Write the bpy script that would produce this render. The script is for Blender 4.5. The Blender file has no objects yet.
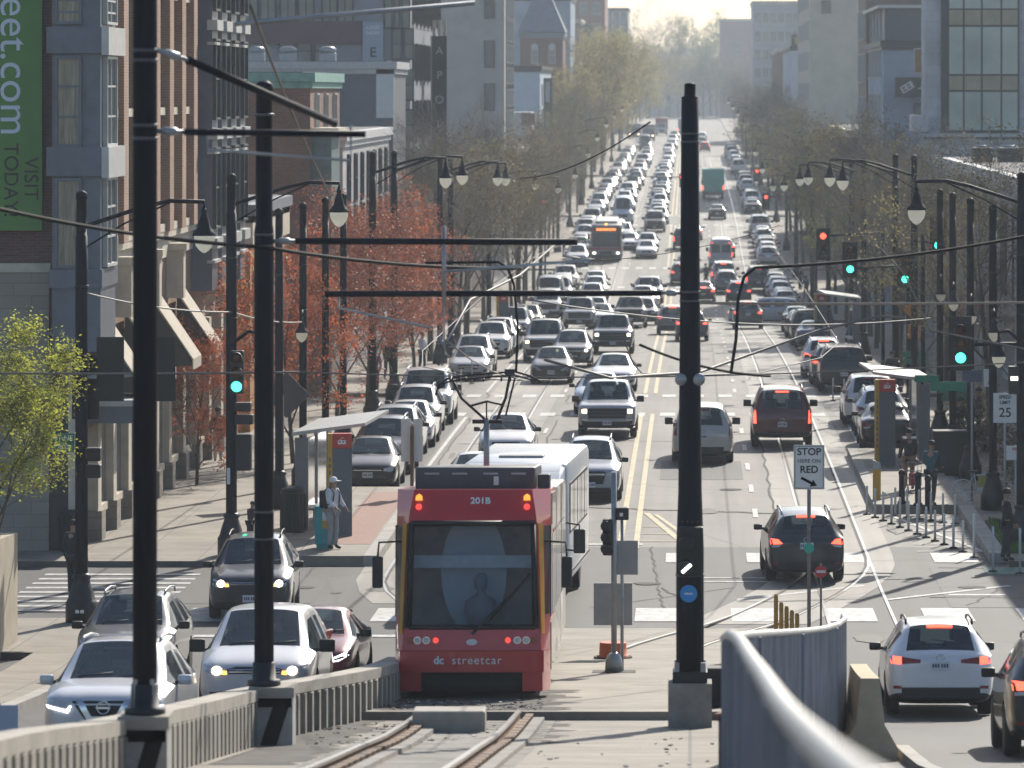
import bpy, bmesh, math, random
from mathutils import Vector, Matrix, Euler
from mathutils.bvhtree import BVHTree
R = math.radians
rnd = random.Random(7)
FL, CX, CY, ZC = 5000.0, 690.0, 90.0, 16.0     # lens in pixels, vanishing point, camera height
scene = bpy.context.scene
C = scene.collection

# ------------------------------------------------------------------ objects
USED = {}
def tag(o, label=None, cat=None, group=None, kind=None):
    if label:
        o['label'] = label
    if cat: o['category'] = cat
    if group: o['group'] = group
    if kind: o['kind'] = kind
    return o
def thing(name, label, cat, loc=(0, 0, 0), rz=0.0, group=None, rx=0.0):
    o = bpy.data.objects.new(name, None); C.objects.link(o)
    o.empty_display_size = 0.3
    o.location = loc; o.rotation_euler = (rx, 0, rz)
    return tag(o, label, cat, group)
def link(name, me, parent=None, loc=None, rot=None):
    o = bpy.data.objects.new(name, me); C.objects.link(o)
    if parent: o.parent = parent
    if loc is not None: o.location = loc
    if rot is not None: o.rotation_euler = rot
    return o
KIDS = {}
def kids(o):
    return [c for c in o.children]
def copy_tree(o, parent=None, skip=()):
    c = o.copy(); C.objects.link(c)
    if parent: c.parent = parent
    for ch in list(o.children):
        if ch.name.split('.')[0] in skip: continue
        copy_tree(ch, c, skip)
    return c

class MB:
    """collects shapes; build() links them as one mesh object"""
    def __init__(s): s.bm = bmesh.new(); s.mats = []
    def mi(s, m):
        if m not in s.mats: s.mats.append(m)
        return s.mats.index(m)
    def face(s, pts, m):
        vs = [s.bm.verts.new(p) for p in pts]
        f = s.bm.faces.new(vs); f.material_index = s.mi(m); return f
    def mesh(s, verts, faces, m):
        vs = [s.bm.verts.new(p) for p in verts]; k = s.mi(m)
        for f in faces:
            try:
                ff = s.bm.faces.new([vs[i] for i in f]); ff.material_index = k
            except ValueError: pass
    def box(s, x0, x1, y0, y1, z0, z1, m, M=None, bev=0.0):
        v = [Vector((x, y, z)) for z in (z0, z1) for y in (y0, y1) for x in (x0, x1)]
        if M is not None: v = [M @ p for p in v]
        f = [(0,2,3,1),(4,5,7,6),(0,1,5,4),(2,6,7,3),(0,4,6,2),(1,3,7,5)]
        if bev <= 0:
            s.mesh(v, f, m); return s
        b = bmesh.new(); vs = [b.verts.new(p) for p in v]
        for q in f: b.faces.new([vs[i] for i in q])
        bmesh.ops.bevel(b, geom=b.edges[:], offset=bev, segments=2, affect='EDGES', profile=0.5)
        b.verts.index_update()
        s.mesh([p.co.copy() for p in b.verts], [[p.index for p in q.verts] for q in b.faces], m); b.free()
        return s
    def tube(s, pts, r, m, n=8, cap=True):
        pts = [Vector(p) for p in pts]
        if not hasattr(r, '__len__'): r = [r]*len(pts)
        rings = []; k = s.mi(m); prev = None
        for i, p in enumerate(pts):
            t = (pts[min(i+1, len(pts)-1)] - pts[max(i-1, 0)])
            if t.length < 1e-9: t = Vector((0, 0, 1))
            t.normalize()
            if prev is None:
                a = Vector((0, 0, 1)) if abs(t.z) < .9 else Vector((1, 0, 0))
                u = t.cross(a).normalized()
            else:
                u = (prev - t*prev.dot(t)); u = u.normalized() if u.length > 1e-6 else t.orthogonal().normalized()
            prev = u; w = t.cross(u)
            rings.append([s.bm.verts.new(p + (u*math.cos(2*math.pi*j/n) + w*math.sin(2*math.pi*j/n))*r[i]) for j in range(n)])
        for a, b in zip(rings, rings[1:]):
            for j in range(n):
                f = s.bm.faces.new((a[j], a[(j+1) % n], b[(j+1) % n], b[j])); f.material_index = k; f.smooth = True
        if cap and n > 2:
            for q in (rings[0][::-1], rings[-1]):
                f = s.bm.faces.new(q); f.material_index = k
        return s
    def lathe(s, prof, m, c=(0, 0, 0), n=16, axis='Z'):
        c = Vector(c); k = s.mi(m); rings = []
        for r, h in prof:
            ring = []
            for j in range(n):
                a = 2*math.pi*j/n
                x, y = max(r, 1e-4)*math.cos(a), max(r, 1e-4)*math.sin(a)
                p = {'Z': Vector((x, y, h)), 'X': Vector((h, x, y)), 'Y': Vector((x, h, y))}[axis]
                ring.append(s.bm.verts.new(c + p))
            rings.append(ring)
        for a, b in zip(rings, rings[1:]):
            for j in range(n):
                f = s.bm.faces.new((a[j], a[(j+1) % n], b[(j+1) % n], b[j])); f.material_index = k; f.smooth = True
        for q in (rings[0], rings[-1]):
            f = s.bm.faces.new(q); f.material_index = k
        return s
    def prism(s, poly, axis, a0, a1, m):
        """poly: 2D outline; axis X: (y,z), Y: (x,z), Z: (x,y); extruded from a0 to a1"""
        def P(u, v, a): return {'X': (a, u, v), 'Y': (u, a, v), 'Z': (u, v, a)}[axis]
        n = len(poly); v = [P(u, w, a0) for u, w in poly] + [P(u, w, a1) for u, w in poly]
        f = [tuple(range(n))[::-1], tuple(range(n, 2*n))] + [(i, (i+1) % n, n+(i+1) % n, n+i) for i in range(n)]
        s.mesh(v, f, m); return s
    def build(s, name, parent=None, loc=None, rot=None, smooth=None):
        bmesh.ops.recalc_face_normals(s.bm, faces=s.bm.faces[:])
        me = bpy.data.meshes.new(name); s.bm.to_mesh(me); s.bm.free()
        for m in s.mats: me.materials.append(m)
        if smooth:
            me.shade_smooth(); me.set_sharp_from_angle(angle=R(smooth))
        return link(name, me, parent, loc, rot)

# ------------------------------------------------------------------ materials
MATS = {}
def nodes(name):
    m = bpy.data.materials.new(name); m.use_nodes = True
    nt = m.node_tree; b = nt.nodes['Principled BSDF']
    return m, nt, b
def N(nt, t, **kw):
    n = nt.nodes.new(t)
    for k, v in kw.items():
        if k.startswith('i_'): n.inputs[int(k[2:]) if k[2:].isdigit() else k[2:]].default_value = v
        else: setattr(n, k, v)
    return n
def pm(name, col, rough=.6, var=.12, scale=6.0, metal=0.0, bump=0.0, coat=0.0, spec=.5, stretch=(1, 1, 1), space='Object'):
    if name in MATS: return MATS[name]
    m, nt, b = nodes(name)
    b.inputs['Roughness'].default_value = rough; b.inputs['Metallic'].default_value = metal
    b.inputs['Coat Weight'].default_value = coat; b.inputs['Specular IOR Level'].default_value = spec
    b.inputs['Base Color'].default_value = (*col, 1)
    if var or bump:
        tc = N(nt, 'ShaderNodeTexCoord'); mp = N(nt, 'ShaderNodeMapping'); mp.inputs['Scale'].default_value = stretch
        if space == 'World':
            g = N(nt, 'ShaderNodeNewGeometry'); nt.links.new(g.outputs['Position'], mp.inputs[0])
        else: nt.links.new(tc.outputs[space], mp.inputs[0])
        no = N(nt, 'ShaderNodeTexNoise', i_Scale=scale, i_Detail=5.0, i_Roughness=.6); nt.links.new(mp.outputs[0], no.inputs[0])
        if var:
            cr = N(nt, 'ShaderNodeValToRGB'); e = cr.color_ramp.elements
            e[0].position, e[1].position = .3, .7
            e[0].color = (*[c*(1-var) for c in col], 1); e[1].color = (*[min(1, c*(1+var)) for c in col], 1)
            nt.links.new(no.outputs[0], cr.inputs[0]); nt.links.new(cr.outputs[0], b.inputs['Base Color'])
        if bump:
            bp = N(nt, 'ShaderNodeBump', i_Strength=bump, i_Distance=.02); nt.links.new(no.outputs[0], bp.inputs['Height']); nt.links.new(bp.outputs[0], b.inputs['Normal'])
    MATS[name] = m; return m
def em(name, col, strength):
    if name in MATS: return MATS[name]
    m, nt, b = nodes(name)
    b.inputs['Base Color'].default_value = (*[c*.5 for c in col], 1)
    b.inputs['Emission Color'].default_value = (*col, 1); b.inputs['Emission Strength'].default_value = strength
    b.inputs['Roughness'].default_value = .3
    MATS[name] = m; return m
def carpaint():
    m, nt, b = nodes('car_paint')
    oi = N(nt, 'ShaderNodeObjectInfo')
    g = N(nt, 'ShaderNodeNewGeometry'); no = N(nt, 'ShaderNodeTexNoise', i_Scale=2.5, i_Detail=4.0)
    nt.links.new(g.outputs['Position'], no.inputs[0])
    mx = N(nt, 'ShaderNodeMix', data_type='RGBA', blend_type='MULTIPLY'); mx.inputs[0].default_value = .22
    cr = N(nt, 'ShaderNodeValToRGB'); cr.color_ramp.elements[0].color = (.7, .66, .6, 1); cr.color_ramp.elements[0].position = .35; cr.color_ramp.elements[1].position = .6
    nt.links.new(no.outputs[0], cr.inputs[0]); nt.links.new(oi.outputs['Color'], mx.inputs[6]); nt.links.new(cr.outputs[0], mx.inputs[7])
    nt.links.new(mx.outputs[2], b.inputs['Base Color'])
    b.inputs['Metallic'].default_value = .25; b.inputs['Roughness'].default_value = .38
    b.inputs['Coat Weight'].default_value = .8; b.inputs['Coat Roughness'].default_value = .08
    return m
PAINT = carpaint()
def glassmat():
    m = pm('car_glass', (.042, .064, .082), .06, .3, 1.5, spec=.6); nt = m.node_tree; b = nt.nodes['Principled BSDF']
    tr = nt.nodes.new('ShaderNodeBsdfTransparent'); tr.inputs[0].default_value = (.62, .72, .74, 1); mx = nt.nodes.new('ShaderNodeMixShader'); mx.inputs[0].default_value = .36
    nt.links.new(b.outputs[0], mx.inputs[1]); nt.links.new(tr.outputs[0], mx.inputs[2]); nt.links.new(mx.outputs[0], nt.nodes['Material Output'].inputs[0]); return m
GLASS = glassmat()
SGLASS = pm('building_glass', (.06, .075, .085), .08, .35, .6, spec=.7)
BGLASS = pm('pale_glass', (.17, .2, .19), .15, .3, .5, spec=.7)
DARK = pm('black_trim', (.012, .012, .014), .55, .2, 20)
RUBBER = pm('tyre_rubber', (.018, .017, .016), .85, .3, 12)
RIM = pm('wheel_alloy', (.42, .43, .44), .35, .1, 10, metal=.8)
CHROME = pm('chrome', (.65, .66, .67), .18, .06, 8, metal=1)
PLATE = pm('plate_white', (.62, .64, .66), .45, .06, 30)
PLATEINK = pm('plate_ink', (.08, .1, .18), .5, 0)
LAMPOFF = pm('lamp_clear', (.5, .52, .54), .12, .2, 30, coat=.6)
LAMPON = em('headlight_lit', (1, .78, .5), 5.0)
LAMPDAY = em('daylight_strip', (.95, .97, 1), 3.2)
AMBER = em('amber_lit', (1, .42, .06), 3.5)
TAILOFF = pm('tail_red', (.25, .015, .015), .2, .2, 20, coat=.5)
TAILON = em('tail_lit', (1, .09, .05), 3.0)
POLE = pm('black_pole_paint', (.008, .011, .020), .6, .4, 3.0, spec=.15, stretch=(6, 6, .6))
POLEB = pm('black_iron_base', (.009, .011, .017), .55, .3, 8)
BAND = pm('band_steel', (.10, .105, .11), .5, .15, 5, metal=.4)
GALV = pm('galvanised_steel', (.33, .35, .37), .42, .15, 5, metal=.5)
CONC = pm('concrete', (.36, .335, .29), .85, .22, 1.6, bump=.3)
CONCD = pm('weathered_concrete', (.25, .235, .21), .88, .3, 1.2, bump=.35)
BRICKP = None
def brick(name, c1, c2, mortar, scale=1.0, bw=.22, rh=.075, axis='auto', rough=.85):
    if name in MATS: return MATS[name]
    m, nt, b = nodes(name)
    g = N(nt, 'ShaderNodeNewGeometry'); sx = N(nt, 'ShaderNodeSeparateXYZ'); nt.links.new(g.outputs['Position'], sx.inputs[0])
    ad = N(nt, 'ShaderNodeMath', operation='ADD'); nt.links.new(sx.outputs[0], ad.inputs[0]); nt.links.new(sx.outputs[1], ad.inputs[1])
    cb = N(nt, 'ShaderNodeCombineXYZ'); nt.links.new(ad.outputs[0], cb.inputs[0]); nt.links.new(sx.outputs[2], cb.inputs[1])
    bt = N(nt, 'ShaderNodeTexBrick', i_Scale=scale); bt.inputs['Color1'].default_value = (*c1, 1); bt.inputs['Color2'].default_value = (*c2, 1)
    bt.inputs['Mortar'].default_value = (*mortar, 1); bt.inputs['Mortar Size'].default_value = .012; bt.inputs['Brick Width'].default_value = bw; bt.inputs['Row Height'].default_value = rh
    nt.links.new(cb.outputs[0], bt.inputs[0])
    no = N(nt, 'ShaderNodeTexNoise', i_Scale=.5, i_Detail=6.0); nt.links.new(g.outputs['Position'], no.inputs[0])
    cr = N(nt, 'ShaderNodeValToRGB'); cr.color_ramp.elements[0].color = (.68, .66, .64, 1); cr.color_ramp.elements[0].position = .3; cr.color_ramp.elements[1].position = .7
    nt.links.new(no.outputs[0], cr.inputs[0])
    mx = N(nt, 'ShaderNodeMix', data_type='RGBA', blend_type='MULTIPLY'); mx.inputs[0].default_value = 1
    nt.links.new(bt.outputs[0], mx.inputs[6]); nt.links.new(cr.outputs[0], mx.inputs[7]); nt.links.new(mx.outputs[2], b.inputs['Base Color'])
    b.inputs['Roughness'].default_value = rough
    bp = N(nt, 'ShaderNodeBump', i_Strength=.4, i_Distance=.02); nt.links.new(bt.outputs['Fac'], bp.inputs['Height']); bp.invert = True; nt.links.new(bp.outputs[0], b.inputs['Normal'])
    MATS[name] = m; return m
BRICK = brick('red_brick', (.27, .115, .075), (.2, .085, .06), (.24, .2, .17))
BRICKO = brick('tan_brick', (.46, .25, .155), (.38, .20, .125), (.4, .33, .27))
BRICKD = brick('dark_brick', (.15, .075, .06), (.11, .06, .05), (.16, .14, .13))
STONEB = brick('stone_blocks', (.36, .33, .28), (.32, .29, .25), (.25, .23, .2), bw=.9, rh=.32)
STONEG = brick('grey_panels', (.56, .57, .59), (.53, .54, .56), (.42, .43, .44), bw=1.2, rh=.6)
SLATE = brick('blue_grey_siding', (.36, .44, .55), (.345, .42, .53), (.28, .34, .43), bw=4.0, rh=.2)

# ------------------------------------------------------------------ terrain profile
def hermite(kn):
    xs = [k[0] for k in kn]; ys = [k[1] for k in kn]; n = len(xs)
    dl = [(ys[i+1]-ys[i])/(xs[i+1]-xs[i]) for i in range(n-1)]
    ms = [dl[0]] + [0 if dl[i-1]*dl[i] <= 0 else 2*dl[i-1]*dl[i]/(dl[i-1]+dl[i]) for i in range(1, n-1)] + [dl[-1]]
    def f(x):
        if x <= xs[0]: return ys[0] + ms[0]*(x-xs[0])
        if x >= xs[-1]: return ys[-1] + ms[-1]*(x-xs[-1])
        i = 0
        while xs[i+1] < x: i += 1
        h = xs[i+1]-xs[i]; t = (x-xs[i])/h
        return (ys[i]*(2*t**3-3*t*t+1) + ms[i]*h*(t**3-2*t*t+t) + ys[i+1]*(-2*t**3+3*t*t) + ms[i+1]*h*(t**3-t*t))
    return f
HR = hermite([(0, 2.6), (10, 3.5), (40, 6.6), (50, 7.7), (60, 8.45), (68, 9.2), (76, 9.92), (84, 10.5), (91, 10.95), (98, 11.25), (108, 11.45), (120, 11.58), (135, 11.63), (162, 11.75),
              (204, 12.15), (250, 13.0), (300, 14.3), (330, 15.0), (355, 15.2), (380, 14.9), (417, 14.2),
              (450, 13.45), (490, 12.6), (543, 11.8), (700, 10.6), (1000, 8.9), (1250, 7.6), (1500, 7.0), (1800, 7.0)])
HT = hermite([(0, 1.6), (13, 3.1), (40, 5.75), (50, 6.87), (60, 7.9), (66, 8.52), (70, 8.88), (79, 9.62), (88, 10.25), (97, 10.85), (104, 11.25), (108, 11.43), (120, 11.57)])
def zr(d): return ZC - HR(d)
def zt(d): return ZC - (HT(d) if d < 108 else HR(d))
def slope(d): return (zr(d+2)-zr(d-2))/4
def depth_at(y, H=HR):
    lo, hi = 15.0, 1700.0
    for _ in range(60):
        m = (lo+hi)/2
        if CY + FL*H(m)/m > y: lo = m
        else: hi = m
    return lo
def at(x, y, H=HR):
    d = depth_at(y, H); return Vector(((x-CX)*d/FL, d, ZC-H(d)))
def XX(x, d): return (x-CX)*d/FL
def ZZ(y, d): return ZC - (y-CY)*d/FL
# ------------------------------------------------------------------ vehicles
TMPS = bpy.data.scenes.new('workbench')
def eval_mesh(o, extra=()):
    for q in (o, *extra):
        if q.name in C.objects: C.objects.unlink(q)
        TMPS.collection.objects.link(q)
    with bpy.context.temp_override(scene=TMPS, view_layer=TMPS.view_layers[0]):
        dg = bpy.context.evaluated_depsgraph_get(); dg.update()
        return bpy.data.meshes.new_from_object(o.evaluated_get(dg))
def shell(st, wind, side, rear, trim_rings=(0, 1), clad=True, wells=(), wr=.37, halfW=.9, crease_st=(), crease_pt=(4,), lvl=2, trimtail=None):
    """loft of half sections; material 0 paint, 1 windscreen, 2 side glass, 3 rear glass, 4 trim"""
    bm = bmesh.new(); rows = []
    cl = bm.edges.layers.float.new('crease_edge')
    for (y, zb, wm, wb, w5, zm, zbelt, zt_, dr) in st:
        half = [(0, zb), (.8*wm, zb), (.97*wm, zb+.09), (wm, zm), (wb, zbelt), (w5, zt_-dr), (w5*.88, zt_-dr*.3), (w5*.45, zt_-.008), (0, zt_)]
        ring = half + [(-x, z) for x, z in half[-2:0:-1]]
        rows.append([bm.verts.new((x, y, z)) for x, z in ring])
    n = 16
    def ringno(j): return j if j < 8 else 15-j
    for i in range(len(rows)-1):
        for j in range(n):
            f = bm.faces.new((rows[i][j], rows[i][(j+1) % n], rows[i+1][(j+1) % n], rows[i+1][j]))
            r_ = ringno(j); k = 0
            if i in wind and r_ in (6, 7): k = 1
            elif i in rear and r_ in (6, 7): k = 3
            elif i in side and r_ == 4: k = 2
            elif r_ in trim_rings: k = 4
            f.material_index = k
    for row, flip in ((rows[0], 0), (rows[-1], 1)):
        q = [[row[1], row[2], row[14], row[15], row[0]], [row[2], row[3], row[13], row[14]], [row[3], row[4], row[12], row[13]], [row[4], row[5], row[11], row[12]],
             [row[5], row[6], row[10], row[11]], [row[6], row[7], row[9], row[10]], [row[7], row[8], row[9]]]
        for k, vs in enumerate(q):
            f = bm.faces.new(vs[::-1] if flip else vs); f.material_index = 4 if (k == 0) else 0
    bm.edges.ensure_lookup_table()
    def cr(a, b, v):
        e = bm.edges.get((a, b))
        if e: e[cl] = v
    for i in range(len(rows)-1):
        for p in crease_pt:
            for jj in (p, (16-p) % 16): cr(rows[i][jj], rows[i+1][jj], .55)
    for i in crease_st:
        for j in range(4, 12): cr(rows[i][j], rows[i][j+1], .6)
    for row in (rows[0], rows[-1]):
        for j in range(n): cr(row[j], row[(j+1) % n], .35)
    bmesh.ops.recalc_face_normals(bm, faces=bm.faces[:])
    me = bpy.data.meshes.new('tmp'); bm.to_mesh(me); bm.free()
    for m in (PAINT, GLASS, GLASS, GLASS, DARK): me.materials.append(m)
    o = bpy.data.objects.new('tmp', me); C.objects.link(o)
    s = o.modifiers.new('s', 'SUBSURF'); s.levels = lvl; s.render_levels = lvl
    tmp = [o]
    if wells:
        cb = MB()
        for wy in wells:
            for sgn in (-1, 1):
                cb.lathe([(wr*1.13, halfW-.36), (wr*1.13, halfW+.4)] if sgn > 0 else [(wr*1.13, -halfW-.4), (wr*1.13, -halfW+.36)], DARK, (0, wy, wr), 28, 'X')
        c = cb.build('tmpc'); tmp.append(c)
        c.data.materials.clear()
        for m in (PAINT, GLASS, GLASS, GLASS, DARK): c.data.materials.append(m)
        for p in c.data.polygons: p.material_index = 4
        b = o.modifiers.new('b', 'BOOLEAN'); b.operation = 'DIFFERENCE'; b.object = c; b.solver = 'EXACT'
    me2 = eval_mesh(o, tmp[1:])
    for t in tmp:
        d_ = t.data; bpy.data.objects.remove(t); bpy.data.meshes.remove(d_)
    b2 = bmesh.new(); b2.from_mesh(me2)
    bvh = BVHTree.FromBMesh(b2)
    out = {}
    for key, ks, ms in (('body', (0,), [PAINT]), ('under', (4,), [DARK]), ('wind', (1,), [GLASS]), ('sideR', (2,), [GLASS]), ('sideL', (2,), [GLASS]), ('rear', (3,), [GLASS])):
        b3 = bmesh.new(); vm = {}
        for f in b2.faces:
            if f.material_index not in ks: continue
            cx = f.calc_center_median().x
            if key == 'sideR' and cx < 0 or key == 'sideL' and cx > 0: continue
            vs = []
            for v in f.verts:
                if v.index not in vm: vm[v.index] = b3.verts.new(v.co)
                vs.append(vm[v.index])
            try:
                g = b3.faces.new(vs); g.smooth = True
            except ValueError: pass
        if len(b3.faces):
            m3 = bpy.data.meshes.new(key); b3.to_mesh(m3)
            for m in ms: m3.materials.append(m)
            m3.shade_smooth(); m3.set_sharp_from_angle(angle=R(38)); out[key] = m3
        b3.free()
    b2.free()
    return out, bvh
def patch(poly, view, bvh, m, off=.008, thick=.02, grid=.09, name='p', parent=None, mirror=False):
    """a thin conformal piece: outline (x,z) for front/rear, (y,z) for sides, pushed on to the body"""
    if mirror: poly = [(-a, z) for a, z in poly]
    bm = bmesh.new(); vs = [bm.verts.new((a, 0, z)) for a, z in poly]; bm.faces.new(vs)
    for ax, no in ((0, (1, 0, 0)), (2, (0, 0, 1))):
        lo = min(p[0 if ax == 0 else 1] for p in poly); hi = max(p[0 if ax == 0 else 1] for p in poly); k = lo+grid
        while k < hi-.005:
            co = Vector((k, 0, 0)) if ax == 0 else Vector((0, 0, k))
            bmesh.ops.bisect_plane(bm, geom=bm.verts[:]+bm.edges[:]+bm.faces[:], plane_co=co, plane_no=no); k += grid
    miss = []; hit = []
    for v in bm.verts:
        a, z = v.co.x, v.co.z
        if view == 'front': o_, d_ = Vector((a, -12, z)), Vector((0, 1, 0))
        elif view == 'rear': o_, d_ = Vector((a, 12, z)), Vector((0, -1, 0))
        elif view == 'right': o_, d_ = Vector((6, a, z)), Vector((-1, 0, 0))
        else: o_, d_ = Vector((-6, a, z)), Vector((1, 0, 0))
        h = bvh.ray_cast(o_, d_)[0]
        if h is None:
            n_ = bvh.find_nearest(Vector((a, -3 if view == 'front' else 3, z)) if view in ('front', 'rear') else Vector((3 if view == 'right' else -3, a, z)))
            h = n_[0]; h = Vector((a, h.y, z)) if view in ('front', 'rear') else Vector((h.x, a, z))
        v.co = h - d_*off
    bm.normal_update()
    d_ = {'front': Vector((0, -1, 0)), 'rear': Vector((0, 1, 0)), 'right': Vector((1, 0, 0)), 'left': Vector((-1, 0, 0))}[view]
    for f in bm.faces:
        if f.normal.dot(d_) < 0: f.normal_flip()
    bmesh.ops.solidify(bm, geom=bm.faces[:], thickness=thick)
    for f in bm.faces: f.smooth = True
    me = bpy.data.meshes.new(name); bm.to_mesh(me); bm.free(); me.materials.append(m)
    me.shade_smooth(); me.set_sharp_from_angle(angle=R(35))
    return link(name, me, parent)
def rect(x0, x1, z0, z1): return [(x0, z0), (x1, z0), (x1, z1), (x0, z1)]
def wheel_meshes(r, w):
    a = MB(); a.lathe([(r*.6, -w/2), (r*.93, -w/2), (r, -w*.36), (r, w*.36), (r*.93, w/2), (r*.6, w/2)], RUBBER, n=24, axis='X')
    b = MB(); b.lathe([(r*.05, w*.44), (r*.2, w*.47), (r*.26, w*.36), (r*.58, w*.36), (r*.62, w*.5), (r*.66, w*.47)], RIM, n=20, axis='X')
    for k in range(5):
        M = Matrix.Rotation(2*math.pi*k/5, 4, 'X'); b.box(w*.36, w*.47, -.03, .03, r*.15, r*.62, RIM, M)
    return a, b
def add_wheels(t, ys, x, r, w):
    a, b = wheel_meshes(r, w); ow = a.build('wheel'); ob = b.build('rim')
    am, bm_ = ow.data, ob.data; bpy.data.objects.remove(ow); bpy.data.objects.remove(ob)
    for y in ys:
        for s in (1, -1):
            o = link('wheel', am, t, (s*x, y, r), (0, 0, 0 if s > 0 else math.pi)); link('rim', bm_, o)
def mirrors(t, y, x, z, col=DARK, sx=.2, sz=.15):
    for s in (1, -1):
        m = MB(); m.box(x+.05, x+.05+sx, y-.05, y+.07, z, z+sz, col, bev=.03); m.box(x-.1, x+.08, y, y+.04, z+.01, z+.06, DARK)
        if s < 0:
            for v in m.bm.verts: v.co.x *= -1
        m.build('mirror', t, smooth=40)
def plate(t, view, bvh, z, w=.155):
    p = patch(rect(-w, w, z-.075, z+.075), view, bvh, PLATE, .025, .02, .2, 'licence_plate', t)
    q = MB(); y = sum(v.co.y for v in p.data.vertices)/len(p.data.vertices)
    ext = min(v.co.y for v in p.data.vertices) if view == 'front' else max(v.co.y for v in p.data.vertices)
    s = -1 if view == 'front' else 1
    for k in range(6):
        x = -w*.8 + k*w*.28 + (.02 if k > 2 else 0); q.box(x, x+w*.19, min(ext, ext+s*.004), max(ext, ext+s*.004), z-.03, z+.035, PLATEINK)
    q.build('plate_lettering', p)

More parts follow.
